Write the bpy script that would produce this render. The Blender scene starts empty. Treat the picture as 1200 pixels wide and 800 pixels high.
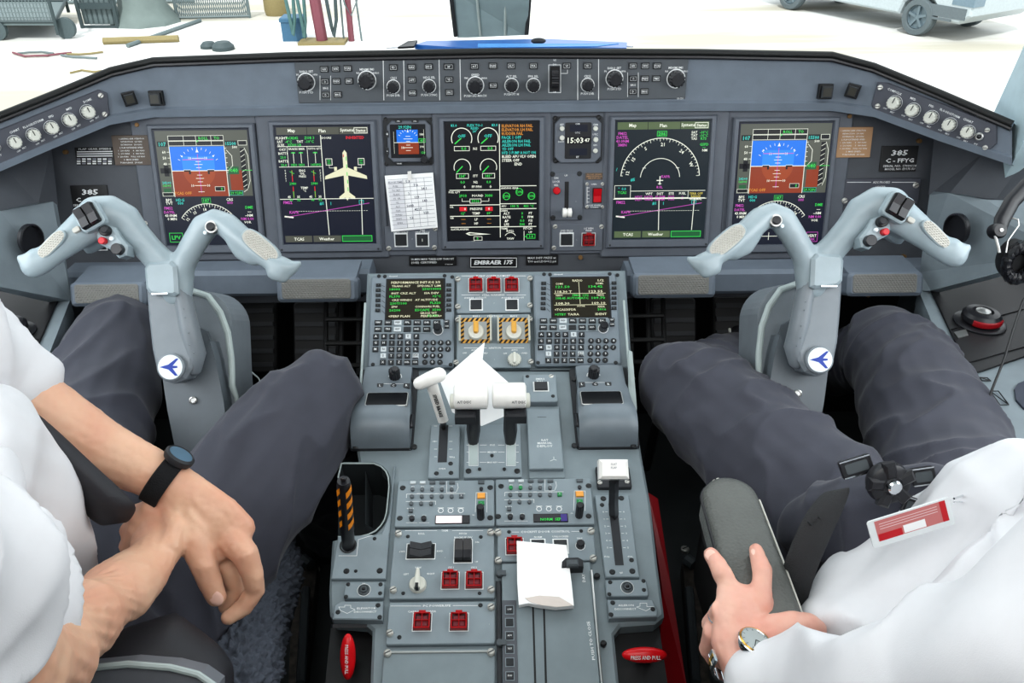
import bpy, math, random
from mathutils import Vector, Matrix, noise
random.seed(7)
scene = bpy.context.scene
COL = scene.collection
PI = math.pi
V = Vector

# ------------------------------------------------------------------ camera
CAMZ = 1.5
C0 = V((0, 0, CAMZ))
PITCH, ROLL, FPX, PPX, PPY = math.radians(32), math.radians(0.65), 960.0, 580.0, 400.0
AX = V((0, math.cos(PITCH), -math.sin(PITCH)))
_R, _U = V((1, 0, 0)), V((0, math.sin(PITCH), math.cos(PITCH)))
CX = _R * math.cos(ROLL) - _U * math.sin(ROLL)
CY = _U * math.cos(ROLL) + _R * math.sin(ROLL)
cam_d = bpy.data.cameras.new('camera'); cam = bpy.data.objects.new('camera', cam_d); COL.objects.link(cam)
m = Matrix((CX, CY, -AX)).transposed().to_4x4(); m.translation = C0
cam.matrix_world = m
cam_d.sensor_width = 36.0; cam_d.lens = 36.0 * FPX / 1200.0; cam_d.shift_x = (600 - PPX) / 1200.0
cam_d.clip_start = 0.02; cam_d.clip_end = 500
scene.camera = cam

def ray(px, py): return AX + CX * ((px - PPX) / FPX) + CY * ((PPY - py) / FPX)
def D(px, py, d): return C0 + ray(px, py) * d
def ground(px, py, z):
    r = ray(px, py); return C0 + r * ((z - CAMZ) / r.z)

class Plane:
    """a real flat panel of the cockpit: origin, u to the right, v up the panel, n towards the crew"""
    def __init__(s, o, u, v):
        s.o = o; s.u = u.normalized(); s.n = s.u.cross(v).normalized(); s.v = s.n.cross(s.u).normalized()
        s.M = Matrix((s.u, s.v, s.n)).transposed().to_4x4(); s.M.translation = s.o
    def uv(s, px, py, h=0.0):
        r = ray(px, py); o = s.o + s.n * h
        p = C0 + r * ((o - C0).dot(s.n) / r.dot(s.n)) - s.o
        return p.dot(s.u), p.dot(s.v)
    def at(s, px, py, h=0.0):
        a, b = s.uv(px, py, h); return s.o + s.u * a + s.v * b + s.n * h
    def rect(s, x0, y0, x1, y1, h=0.0):
        a = s.uv(x0, y0, h); b = s.uv(x1, y0, h); c = s.uv(x0, y1, h); d = s.uv(x1, y1, h)
        return (a[0] + c[0]) / 2, (b[0] + d[0]) / 2, (c[1] + d[1]) / 2, (a[1] + b[1]) / 2
    def S(s, px, py):            # metres per pixel, across the panel
        return s.uv(px + .5, py)[0] - s.uv(px - .5, py)[0]
    def SV(s, px, py):
        return s.uv(px, py - .5)[1] - s.uv(px, py + .5)[1]
def tilted(px, py, d, tilt, yaw=0):
    t = math.radians(tilt); Rz = Matrix.Rotation(math.radians(yaw), 3, 'Z')
    return Plane(D(px, py, d), Rz @ V((1, 0, 0)), Rz @ V((0, math.sin(t), math.cos(t))))

# ------------------------------------------------------------------ materials (all procedural)
MATS = {}
def s2l(c): return c / 12.92 if c <= .04045 else ((c + .055) / 1.055) ** 2.4
def rgb(h):
    if isinstance(h, str): h = [int(h[i:i + 2], 16) / 255 for i in (0, 2, 4)]
    return tuple(s2l(c) for c in h) + (1,)
def mat(name, col, rough=.5, metal=0., var=.06, scale=30., bump=0., bscale=400., emit=0., spec=.5, sheen=0., sss=0., col2=None, tex='NOISE'):
    m = bpy.data.materials.new(name); m.use_nodes = True; nt = m.node_tree; b = nt.nodes['Principled BSDF']
    c = rgb(col)
    b.inputs['Roughness'].default_value = rough; b.inputs['Metallic'].default_value = metal
    b.inputs['Specular IOR Level'].default_value = spec
    if sheen: b.inputs['Sheen Weight'].default_value = sheen; b.inputs['Sheen Roughness'].default_value = .4
    if sss:
        b.inputs['Subsurface Weight'].default_value = sss; b.inputs['Subsurface Radius'].default_value = (1, .35, .2)
        b.inputs['Subsurface Scale'].default_value = .006
    if emit:
        b.inputs['Base Color'].default_value = (0.01, 0.01, 0.01, 1)
        b.inputs['Emission Color'].default_value = c; b.inputs['Emission Strength'].default_value = emit
    tc = nt.nodes.new('ShaderNodeTexCoord')
    if var and not emit:
        n = nt.nodes.new('ShaderNodeTexNoise'); n.inputs['Scale'].default_value = scale; n.inputs['Detail'].default_value = 4
        nt.links.new(tc.outputs['Object'], n.inputs['Vector'])
        r = nt.nodes.new('ShaderNodeValToRGB'); r.color_ramp.elements[0].position = .3; r.color_ramp.elements[1].position = .7
        c2 = rgb(col2) if col2 else tuple(min(1, x * (1 + var)) for x in c[:3]) + (1,)
        c1 = c if col2 else tuple(x * (1 - var) for x in c[:3]) + (1,)
        r.color_ramp.elements[0].color = c1; r.color_ramp.elements[1].color = c2
        nt.links.new(n.outputs['Fac'], r.inputs['Fac']); nt.links.new(r.outputs['Color'], b.inputs['Base Color'])
    elif not emit: b.inputs['Base Color'].default_value = c
    if bump:
        if tex == 'VORONOI':
            n2 = nt.nodes.new('ShaderNodeTexVoronoi'); out = n2.outputs['Distance']
        elif tex == 'WAVE':
            n2 = nt.nodes.new('ShaderNodeTexWave'); n2.inputs['Distortion'].default_value = 2; out = n2.outputs['Fac']
        else:
            n2 = nt.nodes.new('ShaderNodeTexNoise'); n2.inputs['Detail'].default_value = 3; out = n2.outputs['Fac']
        n2.inputs['Scale'].default_value = bscale
        nt.links.new(tc.outputs['Object'], n2.inputs['Vector'])
        bp = nt.nodes.new('ShaderNodeBump'); bp.inputs['Strength'].default_value = bump; bp.inputs['Distance'].default_value = .002
        nt.links.new(out, bp.inputs['Height']); nt.links.new(bp.outputs['Normal'], b.inputs['Normal'])
    MATS[name] = m; return m
def em(name, col, s=1.0): return mat(name, col, emit=s, rough=.3, spec=.3)

# panel paints
PANEL = mat('panel_grey', '636871', .55, bump=.05)
PANELD = mat('panel_dark_grey', '54575d', .6, bump=.05)
GLARE = mat('glareshield_paint', '707984', .6, bump=.08)
GPM = mat('control_panel_face', '585c61', .6, bump=.04)
DIMM = mat('dimmer_face', '50525b', .6)
PEDM = mat('pedestal_paint', '7d888d', .5, bump=.04)
PEDL = mat('pedestal_panel_face', '848f95', .5, bump=.04)
CDM = mat('display_unit_keys_face', '7c868e', .5)
CCDM = mat('cursor_device_shell', '737c83', .38)
BLACK = mat('black_plastic', '1c1c1e', .4)
BLACKS = mat('black_satin', '26262a', .3)
DKG = mat('dark_charcoal', '2e3034', .6)
RUBB = mat('black_rubber', '1a1b1b', .5)
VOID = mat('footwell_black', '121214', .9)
WHT = mat('white_print', 'e8eaea', .6, var=0)
WHITEP = mat('white_plastic', 'eceae6', .35)
PAPER = mat('white_paper', 'f4f4f4', .8, var=.02)
RED = mat('red_guard', 'a80f16', .3)
REDL = mat('red_lens', 'c41824', .25)
REDB = mat('red_handle', 'd0141e', .28)
REDP = mat('red_painted_rail', '96101c', .35)
SILV = mat('brushed_steel', 'c8c8c6', .35, metal=.9)
SCRW = mat('screw_metal', 'd0cec8', .4, metal=.7)
SCRD = mat('dark_screw', '3a3c3e', .5, metal=.4)
KNOBW = mat('ivory_knob', 'cfcfc6', .45)
YOKE = mat('yoke_grey', '9aa7ad', .32)
YOKED = mat('yoke_arm_grey', '7f868c', .4)
COLM = mat('column_grey', '62696f', .45)
PADM = mat('diamond_pad', 'b9b7b0', .6)
PADG = mat('footrest_pad', '7d7c78', .6)
BUTN = mat('key_dark', '2b2d30', .4)
BUTG = mat('audio_key', '5a6064', .4)
BUTL = mat('legend_white_key', 'c9cfd2', .4)
ORNG = mat('orange_key', 'e9a34c', .5)
GRNK = mat('green_key', '2e8a4f', .4)
AMB = mat('amber_stripe', 'f0951c', .5)
YELH = mat('hazard_yellow', 'd6a24a', .5)
BRASS = mat('brass_rivet', '8a6c48', .5, metal=.5)
GLASSD = mat('dark_glass', '0d0f14', .12)
BLUE = mat('emblem_blue', '1f3fa0', .4)
LOGOW = mat('emblem_white', 'e4eef2', .35)
TROUS = mat('trouser_wool', '43444e', .85, bump=.15, bscale=900, sheen=.15)
SHIRT = mat('white_shirt_cotton', 'dfdfe2', .8, var=.02, bump=.08, bscale=900)
TIE = mat('black_satin_cloth', '2c2c31', .6, bump=.1, bscale=700)
SKIN = mat('skin', 'dfb79c', .5, var=.5, scale=16, col2='d6a087', bump=.12, bscale=140, sss=.12)
SKIN2 = mat('skin_rosy', 'e4b8a6', .5, var=.5, scale=22, col2='d99a8a', bump=.12, bscale=140, sss=.12)
NAIL = mat('fingernail', 'efc4b4', .3)
HAIR = mat('dark_hair', '2a211c', .7)
SHEEP = mat('grey_sheepskin', '50555f', .95, bump=1, bscale=120)
SEATF = mat('seat_fabric', '4e5052', .85, bump=.2)
LEATH = mat('black_leather', '60625f', .42, bump=.35, bscale=260, tex='VORONOI')
FLOORM = mat('floor_grey', '3d4142', .7, bump=.1)
WALLM = mat('side_lining', '737b82', .6, bump=.06)
LINER = mat('light_lining', 'a9b4b3', .55)
SILVF = mat('bin_grey', '50565a', .6)
CHROME = mat('chrome', 'd9dcdf', .15, metal=1)
WBAND = mat('velcro_strap', '17181b', .9, bump=.6, bscale=500)
TAN = mat('tan_placard', 'b08a66', .5, var=.12, scale=12)
BRN = mat('brown_placard', '5d5046', .5)
BLUEF = mat('blue_folder', '2467b4', .35)

# display colours
S_BLK = em('display_black', '0c0e16', 1); S_NAVY = em('display_navy', '141a2c', 1); S_GRY = em('display_grey', '565a52', 1)
S_TEAL = em('display_teal_dark', '18242c', 1); S_SKY = em('display_sky', '1c72d8', 1.1); S_EAR = em('display_earth', '8c3a1c', 1)
S_WHT = em('display_white', 'dfe3d6', 1.1); S_GRN = em('display_green', '3ed058', 1); S_CYN = em('display_cyan', '3fc9bd', 1)
S_MAG = em('display_magenta', 'c455b8', 1); S_AMB = em('display_amber', 'd2903c', 1); S_RED = em('display_red', 'd22a36', 1)
S_BTN = em('display_button_grey', '54564e', 1); S_BTG = em('display_button_olive', '5a6a4c', 1); S_CRM = em('display_cream', 'dedebf', 1)
S_BRW = em('display_brownblack', '241f12', 1); S_SKY2 = em('display_sky_light', '2e86e6', 1.1); S_EAR2 = em('display_earth_light', '9c4722', 1)
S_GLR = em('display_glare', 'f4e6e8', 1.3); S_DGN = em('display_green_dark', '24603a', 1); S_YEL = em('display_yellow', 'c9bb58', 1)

# ------------------------------------------------------------------ mesh builder (world coordinates)
_txt = {}
def text_geo(s, bold=.012):
    k = (s, bold)
    if k in _txt: return _txt[k]
    cu = bpy.data.curves.new('t', 'FONT'); cu.body = s; cu.size = 1; cu.align_x = 'CENTER'; cu.align_y = 'CENTER'
    cu.resolution_u = 1; cu.offset = bold
    ob = bpy.data.objects.new('t', cu); me = ob.to_mesh()
    vs = [(v.co.x, v.co.y) for v in me.vertices]; fs = [tuple(p.vertices) for p in me.polygons]
    ob.to_mesh_clear(); bpy.data.objects.remove(ob); bpy.data.curves.remove(cu)
    if vs:
        xs = [v[0] for v in vs]; ys = [v[1] for v in vs]; cx = (min(xs) + max(xs)) / 2; cy = (min(ys) + max(ys)) / 2
        w = max(xs) - min(xs); h = max(ys) - min(ys); vs = [(x - cx, y - cy) for x, y in vs]
    else: w = h = 1
    _txt[k] = (vs, fs, w, h); return _txt[k]

class MB:
    def __init__(s): s.v = []; s.f = []; s.m = []; s.mats = []; s.sm = []
    def mi(s, m):
        if m not in s.mats: s.mats.append(m)
        return s.mats.index(m)
    def add(s, vs, fs, m, M=None, smooth=False):
        o = len(s.v)
        s.v += [(M @ V(v)) if M is not None else V(v) for v in vs]
        i = s.mi(m)
        for f in fs: s.f.append(tuple(a + o for a in f)); s.m.append(i); s.sm.append(smooth)
        return s
    def prism(s, pts, z0, z1, m, M=None, bev=0., smooth=False, bottom=True):
        n = len(pts)
        area = sum(pts[i][0] * pts[(i + 1) % n][1] - pts[(i + 1) % n][0] * pts[i][1] for i in range(n))
        if area < 0: pts = pts[::-1]
        rings = [[(x, y, z0) for x, y in pts]]
        if bev > 0:
            cx = sum(p[0] for p in pts) / n; cy = sum(p[1] for p in pts) / n
            ins = []
            for i in range(n):
                a, b, c = V(pts[i - 1]), V(pts[i]), V(pts[(i + 1) % n])
                e1 = (b - a); e2 = (c - b)
                e1 = e1.normalized() if e1.length > 1e-9 else V((1, 0)); e2 = e2.normalized() if e2.length > 1e-9 else e1
                n1 = V((-e1.y, e1.x)); n2 = V((-e2.y, e2.x)); q = n1 + n2
                q = q / max(.5, q.dot(n1)) if q.length > 1e-6 else n1
                ins.append(b + q * bev)
            rings.append([(x, y, z1 - bev) for x, y in pts]); rings.append([(p.x, p.y, z1) for p in ins])
        else: rings.append([(x, y, z1) for x, y in pts])
        vs = [p for r in rings for p in r]; fs = []
        for k in range(len(rings) - 1):
            for i in range(n): j = (i + 1) % n; fs.append((k * n + i, k * n + j, (k + 1) * n + j, (k + 1) * n + i))
        fs.append(tuple((len(rings) - 1) * n + i for i in range(n)))
        if bottom: fs.append(tuple(reversed(range(n))))
        return s.add(vs, fs, m, M, smooth)
    def box(s, x0, x1, y0, y1, z0, z1, m, M=None, bev=0.):
        return s.prism([(x0, y0), (x1, y0), (x1, y1), (x0, y1)], z0, z1, m, M, bev)
    def cyl(s, x, y, r, z0, z1, m, M=None, bev=0., n=20):
        return s.prism([(x + r * math.cos(2 * PI * i / n), y + r * math.sin(2 * PI * i / n)) for i in range(n)], z0, z1, m, M, bev, smooth=True)
    def lathe(s, prof, m, M=None, n=28, smooth=True, cap=True):
        vs = []; fs = []
        for r, z in prof: vs += [(r * math.cos(2 * PI * i / n), r * math.sin(2 * PI * i / n), z) for i in range(n)]
        for k in range(len(prof) - 1):
            for i in range(n): j = (i + 1) % n; fs.append((k * n + i, k * n + j, (k + 1) * n + j, (k + 1) * n + i))
        if cap:
            fs.append(tuple(reversed(range(n)))); fs.append(tuple((len(prof) - 1) * n + i for i in range(n)))
        return s.add(vs, fs, m, M, smooth)
    def ringflat(s, x, y, r0, r1, z, m, M=None, a0=0., a1=2 * PI, n=32, th=0):
        vs = []; fs = []
        for i in range(n + 1):
            a = a0 + (a1 - a0) * i / n; c, q = math.cos(a), math.sin(a)
            vs += [(x + r0 * c, y + r0 * q, z), (x + r1 * c, y + r1 * q, z)]
        for i in range(n): fs.append((2 * i, 2 * i + 1, 2 * i + 3, 2 * i + 2))
        return s.add(vs, fs, m, M)
    def line(s, x0, y0, x1, y1, w, z, m, M=None):
        d = V((x1 - x0, y1 - y0))
        if d.length < 1e-9: return s
        d.normalize(); p = V((-d.y, d.x)) * w / 2; e = d * w / 2
        a, b = V((x0, y0)) - e, V((x1, y1)) + e
        return s.add([(a.x - p.x, a.y - p.y, z), (b.x - p.x, b.y - p.y, z), (b.x + p.x, b.y + p.y, z), (a.x + p.x, a.y + p.y, z)], [(0, 1, 2, 3)], m, M)
    def poly(s, pts, z, m, M=None):
        n = len(pts); area = sum(pts[i][0] * pts[(i + 1) % n][1] - pts[(i + 1) % n][0] * pts[i][1] for i in range(n))
        if area < 0: pts = pts[::-1]
        return s.add([(p[0], p[1], z) for p in pts], [tuple(range(n))], m, M)
    def text(s, t, x, y, size, z, m, M=None, w=None, align=0, rot=0., bold=.012, shear=0.):
        vs, fs, tw, th = text_geo(t, bold)
        if not vs: return s
        sy = size; sx = size if w is None else w / tw
        ox = x + (0 if align == 0 else tw * sx / 2 * align)
        c, q = math.cos(rot), math.sin(rot)
        out = []
        for a, b in vs:
            a = a * sx + b * sy * shear; b = b * sy
            out.append((ox + a * c - b * q, y + a * q + b * c, z))
        return s.add(out, fs, m, M)
    def tube(s, pts, rad, m, n=10, cap=True, squash=None, up=None, M=None, round_ends=False):
        pts = [V(p) for p in pts]; N = len(pts)
        if not hasattr(rad, '__len__'): rad = [rad] * N
        rad = list(rad)
        if round_ends:
            def cap_pts(p, q, r):
                d = (p - q).normalized(); return [(p + d * r * math.sin(a), r * math.cos(a)) for a in (math.radians(80), math.radians(55), math.radians(28))]
            a = cap_pts(pts[0], pts[1], rad[0] if not isinstance(rad[0], tuple) else min(rad[0])); b = cap_pts(pts[-1], pts[-2], rad[-1] if not isinstance(rad[-1], tuple) else min(rad[-1]))
            def sc(r, r0, k):
                if isinstance(r0, tuple): f = k / min(r0); return (r0[0] * f, r0[1] * f)
                return k
            r0, r1 = rad[0], rad[-1]
            pts = [p for p, _ in a] + pts + [p for p, _ in reversed(b)]
            rad = [sc(0, r0, k) for _, k in a] + rad + [sc(0, r1, k) for _, k in reversed(b)]; N = len(pts)
        t0 = (pts[1] - pts[0]).normalized()
        ref = V(up) if up is not None else (V((0, 0, 1)) if abs(t0.z) < .9 else V((1, 0, 0)))
        vs = []; nrm = None
        for i in range(N):
            t = (pts[min(i + 1, N - 1)] - pts[max(i - 1, 0)]);
            t = t.normalized() if t.length > 1e-9 else t0
            if nrm is None or up is not None: nrm = (ref - t * ref.dot(t))
            else: nrm = nrm - t * nrm.dot(t)
            if nrm.length < 1e-6: nrm = t.orthogonal()
            nrm.normalize(); b = t.cross(nrm)
            r = rad[i]; ra, rb = (r if isinstance(r, tuple) else (r, r))
            for k in range(n):
                a = 2 * PI * k / n; vs.append(pts[i] + b * (ra * math.cos(a)) + nrm * (rb * math.sin(a)))
        fs = []
        for i in range(N - 1):
            for k in range(n): j = (k + 1) % n; fs.append((i * n + k, i * n + j, (i + 1) * n + j, (i + 1) * n + k))
        if cap: fs.append(tuple(reversed(range(n)))); fs.append(tuple((N - 1) * n + k for k in range(n)))
        return s.add(vs, fs, m, M, True)
    def ball(s, c, r, m, n=14, M=None):
        r = r if isinstance(r, (tuple, list)) else (r, r, r)
        L = Matrix.Translation(V(c)) @ Matrix.Diagonal((r[0], r[1], r[2], 1)); k = n // 2
        return s.lathe([(max(.001, math.sin(PI * i / k)), -math.cos(PI * i / k)) for i in range(k + 1)], m, (M @ L) if M is not None else L, n)
    def slab(s, pts, th, m, away=None, bev=0):
        """polygon of world points, thickened away from the viewer"""
        pts = [V(p) for p in pts]; n = V((0, 0, 0))
        for i in range(len(pts)): n += (pts[i] - pts[0]).cross(pts[(i + 1) % len(pts)] - pts[0])
        n.normalize()
        if n.dot(C0 - pts[0]) < 0: pts = pts[::-1]; n = -n
        k = len(pts); b = [p - n * th for p in pts]
        fs = [tuple(range(k)), tuple(reversed(range(k, 2 * k)))] + [(i, i + k, (i + 1) % k + k, (i + 1) % k) for i in range(k)]
        return s.add(pts + b, fs, m)
    def build(s, name, parent=None, angle=35, origin=None):
        c = sum(s.v, V()) / len(s.v) if origin is None else V(origin)
        me = bpy.data.meshes.new(name)
        me.from_pydata([tuple(p - c) for p in s.v], [], s.f)
        for m in s.mats: me.materials.append(m)
        me.polygons.foreach_set('material_index', s.m); me.polygons.foreach_set('use_smooth', s.sm)
        if any(s.sm): me.set_sharp_from_angle(angle=math.radians(angle))
        me.update()
        return link(bpy.data.objects.new(name, me), c, parent)
WL = {}
def link(o, c, parent=None):
    COL.objects.link(o)
    if parent is not None: o.parent = parent; o.location = c - WL[parent.name]
    else: o.location = c
    WL[o.name] = V(c); return o
def thing(name, label, cat, loc, group=None):
    o = bpy.data.objects.new(name, None); o.empty_display_size = .02; link(o, V(loc)); return tag(o, label, cat, group)
def tag(o, label, cat, group=None):
    o['label'] = label; o['category'] = cat
    if group: o['group'] = group
    return o
def struct(o): o['kind'] = 'structure'; return o
def rrect(x0, x1, y0, y1, r, n=4):
    pts = []
    for cx, cy, a in ((x1 - r, y1 - r, 0), (x0 + r, y1 - r, 90), (x0 + r, y0 + r, 180), (x1 - r, y0 + r, 270)):
        for i in range(n + 1):
            t = math.radians(a + 90 * i / n); pts.append((cx + r * math.cos(t), cy + r * math.sin(t)))
    return pts
def ellipse(x, y, rx, ry, n=24): return [(x + rx * math.cos(2 * PI * i / n), y + ry * math.sin(2 * PI * i / n)) for i in range(n)]

def organic(name, mb, m, parent, voxel=.006, smooth=4, fn=None, origin=None, factor=.5):
    """fuse overlapping volumes into one continuous smooth surface"""
    me = bpy.data.meshes.new('tmp'); me.from_pydata([tuple(p) for p in mb.v], [], mb.f)
    ob = bpy.data.objects.new('tmp', me); COL.objects.link(ob)
    r = ob.modifiers.new('r', 'REMESH'); r.mode = 'VOXEL'; r.voxel_size = voxel; r.use_smooth_shade = True
    sm = ob.modifiers.new('s', 'SMOOTH'); sm.factor = factor; sm.iterations = smooth
    dg = bpy.context.evaluated_depsgraph_get(); ev = ob.evaluated_get(dg); out = bpy.data.meshes.new_from_object(ev)
    bpy.data.objects.remove(ob); bpy.data.meshes.remove(me)
    if fn:
        nr = [v.normal.copy() for v in out.vertices]
        for v, n in zip(out.vertices, nr): v.co += fn(v.co.copy(), n)
    c = V((0, 0, 0)) if origin is None else V(origin)
    if origin is None:
        for v in out.vertices: c += v.co
        c /= max(1, len(out.vertices))
    for v in out.vertices: v.co -= c
    out.materials.clear(); out.materials.append(m)
    for p in out.polygons: p.use_smooth = True; p.material_index = 0
    out.name = name; out.update()
    return link(bpy.data.objects.new(name, out), c, parent)

# ------------------------------------------------------------------ the panels' real planes
PANP = tilted(580, 225, 1.69, 15)
GPP = tilted(576, 95, 1.60, 6)
MCP = Plane(D(580, 430, 1.44), V((1, 0, 0)), D(580, 320, 1.50) - D(580, 430, 1.44))
PED = Plane(D(580, 430, 1.44), V((1, 0, 0)), D(580, 430, 1.44) - D(580, 800, 1.06))

# ------------------------------------------------------------------ small shared fittings
def screw(P, px, py, r, parent, h=0., m=None, name='screw', hh=.0015):
    u, v = P.uv(px, py, h); k = P.S(px, py) * r; b = MB(); m = m or SCRW
    b.cyl(u, v, k, h, h + hh, m, P.M, bev=k * .3, n=14)
    b.line(u - k * .6, v - k * .3, u + k * .6, v + k * .3, k * .28, h + hh + .0002, SCRD if m is not SCRD else BLACK, P.M)
    return b.build(name, parent)
def knob(P, px, py, r, parent, h=0., H=.014, m=None, mark=None, skirt=True, name='knob', ridges=True):
    u, v = P.uv(px, py, h); k = P.S(px, py) * r; b = MB(); m = m or BLACKS
    M = P.M @ Matrix.Translation((u, v, h))
    if skirt: b.ringflat(0, 0, k * 1.02, k * 1.16, .0004, WHT, M)
    n = 36; pts = []
    for i in range(n):
        rr = k * (.86 if ridges and i % 3 == 0 else .95); pts.append((rr * math.cos(2 * PI * i / n), rr * math.sin(2 * PI * i / n)))
    b.prism(pts, 0, H, m, M, bev=k * .18)
    if mark: b.line(0, k * .1, 0, k * .8, k * .14, H + .0003, mark, M)
    return b.build(name, parent)
def button(P, px, py, w, hpx, parent, h=0., H=.003, m=None, t=None, tc=None, frame=None, name='button', ts=.55, tw=None, bev=.0007, rnd=False, box=None):
    u, v = P.uv(px, py, h); a = P.S(px, py) * w / 2; c = P.SV(px, py) * hpx / 2; b = MB(); m = m or BUTN
    if frame: b.box(u - a * 1.22, u + a * 1.22, v - c * 1.25, v + c * 1.25, h, h + .0006, frame, P.M)
    if rnd: b.prism(ellipse(u, v, a, c, 16), h, h + H, m, P.M, bev)
    else: b.box(u - a, u + a, v - c, v + c, h, h + H, m, P.M, bev)
    if box:
        for s_ in (-1, 1):
            b.line(u - a * .72, v + s_ * c * .6, u + a * .72, v + s_ * c * .6, .0004, h + H + .0002, box, P.M)
            b.line(u + s_ * a * .72, v - c * .6, u + s_ * a * .72, v + c * .6, .0004, h + H + .0002, box, P.M)
    if t: b.text(t, u, v, c * 2 * ts, h + H + .0003, tc or WHT, P.M, w=tw * a * 2 if tw else min(a * 1.45, text_geo(t)[2] * c * 2 * ts))
    return b.build(name, parent)
def guard(P, px, py, w, hpx, parent, h=0., name='guarded_switch', frame=True):
    """square push switch under a red wire guard"""
    u, v = P.uv(px, py, h); a = P.S(px, py) * w / 2; c = P.SV(px, py) * hpx / 2; b = MB()
    if frame: b.box(u - a * 1.2, u + a * 1.2, v - c * 1.15, v + c * 1.2, h, h + .0006, WHT, P.M)
    b.box(u - a * 1.1, u + a * 1.1, v - c * 1.06, v + c * 1.1, h, h + .001, BLACK, P.M)
    b.box(u - a * .75, u + a * .75, v - c * .7, v + c * .7, h, h + .005, mat_lens, P.M, bev=.001)
    o = b.build(name, parent); g = MB(); z0, z1 = h + .005, h + .0085; t = a * .18
    for x0, x1, y0, y1 in ((-a, -a + t, -c, c), (a - t, a, -c, c), (-a, a, -c, -c + t), (-a, a, c - t, c), (-t / 3, t / 3, -c, c), (-a, a, -t / 3, t / 3)):
        g.box(u + x0, u + x1, v + y0, v + y1, z0, z1, RED, P.M, bev=.0005)
    g.box(u - a * .4, u + a * .4, v + c - t * .5, v + c * 1.25, h, z1, RED, P.M, bev=.0007)
    g.box(u - a, u + a, v - c * 1.02, v - c + t * .6, h, z1, RED, P.M, bev=.0005)
    g.build('guard', o); return o
mat_lens = mat('red_lens_dull', '7a3038', .4)
def plate(P, x0, y0, x1, y1, name, parent, m, h0=0., h1=.004, r=.003, bev=.0012, extra=None):
    """a flat plate whose top face covers the given outline; extra adds print on it"""
    a, b_, c, d = P.rect(x0, y0, x1, y1, h1); b = MB()
    b.prism(rrect(a, b_, c, d, r) if r else [(a, c), (b_, c), (b_, d), (a, d)], h0, h1, m, P.M, bev)
    if extra: extra(b)
    return b.build(name, parent)
class Print:
    """silk-screened lettering and lines on a panel, gathered into one mesh"""
    def __init__(s, P, h, m=None): s.P = P; s.h = h + .0004; s.b = MB(); s.m = m or WHT
    def t(s, t, px, py, size=4.0, w=None, rot=0., m=None, shear=0., bold=.012):
        u, v = s.P.uv(px, py, s.h); k = s.P.SV(px, py) * size / .72; kw = s.P.S(px, py)
        s.b.text(t, u, v, k, s.h, m or s.m, s.P.M, w=(w * kw if w else None), rot=rot, shear=shear, bold=bold); return s
    def l(s, x0, y0, x1, y1, w=.8, m=None):
        a = s.P.uv(x0, y0, s.h); b = s.P.uv(x1, y1, s.h); s.b.line(*a, *b, w * s.P.S(x0, y0), s.h, m or s.m, s.P.M); return s
    def r(s, x0, y0, x1, y1, w=.7, m=None):
        s.l(x0, y0, x1, y0, w, m); s.l(x1, y0, x1, y1, w, m); s.l(x1, y1, x0, y1, w, m); s.l(x0, y1, x0, y0, w, m); return s
    def f(s, x0, y0, x1, y1, m, dz=0.):
        a, b, c, d = s.P.rect(x0, y0, x1, y1, s.h); s.b.poly([(a, c), (b, c), (b, d), (a, d)], s.h + dz, m, s.P.M); return s
    def ring(s, px, py, r, w=.8, m=None):
        u, v = s.P.uv(px, py, s.h); k = s.P.S(px, py); s.b.ringflat(u, v, (r - w / 2) * k, (r + w / 2) * k, s.h, m or s.m, s.P.M, n=20); return s
    def done(s, parent, name='lettering'): return s.b.build(name, parent)
# ================================================================== glareshield
def vplane(p0, p1, tilt=6):
    u = (p1 - p0).normalized(); h = V((u.y, -u.x, 0)).normalized()      # towards the crew
    t = math.radians(tilt); return Plane((p0 + p1) / 2, u, V((0, 0, 1)) * math.cos(t) - h * math.sin(t))
ST = [(-60, 155, 229, 1.45), (0, 131, 203, 1.48), (60, 107, 177, 1.52), (130, 78, 148, 1.575), (180, 66.5, 139.5, 1.60), (340, 60.5, 137, 1.60), (580, 56, 134, 1.60),
      (820, 57, 132, 1.60), (975, 60, 132, 1.60), (1024, 73, 139, 1.575), (1100, 104, 167, 1.52), (1186, 141, 196, 1.455)]
TOPS = [D(x, t, d) for x, t, b, d in ST]
# keep the middle run exactly straight
y_mid = sum(p.y for p in TOPS[4:9]) / 5
GLW = vplane(TOPS[1], TOPS[3], 8); GRW = vplane(TOPS[9], TOPS[11], 8)
GMID = tilted(576, 95, 1.60, 6)
def gl_plane(i): return GMID if 4 <= i <= 8 else (GLW if i < 4 else GRW)
gl = thing('glareshield', 'grey glareshield with black rubber rim running across the whole cockpit above the displays', 'glareshield', GMID.o)
rows = []
for i, (x, t, bo, d) in enumerate(ST):
    P = gl_plane(i); top = P.at(x, t + 8); f1 = P.at(x, bo - 14); n = P.n
    hz = V((n.x, n.y, 0)).normalized(); dn = V((0, 0, -1))
    low = P.at(x, bo - 11, .006); lip = P.at(x, bo - 2, .004)
    back = lip - hz * .012 + dn * .004
    rows.append([top - hz * .2 + dn * .075, top - hz * .012 + V((0, 0, .004)), top, top + (f1 - top) * .5, f1, low, lip, back, back - hz * .16 + V((0, 0, .01))])
b = MB(); nr = len(rows[0]); vs = [p for r in rows for p in r]; fs = []
for i in range(len(rows) - 1):
    for k in range(nr - 1): fs.append((i * nr + k, i * nr + k + 1, (i + 1) * nr + k + 1, (i + 1) * nr + k))
for k in range(len(rows)): pass
b.add(vs, fs, GLARE, smooth=True)
g = b.build('shell', gl, angle=50)
b = MB(); rim = []
for i, (x, t, bo, d) in enumerate(ST): rim.append(gl_plane(i).at(x, t + 4.5, .004))
b.tube(rim, .0068, RUBB, n=12)
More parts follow.
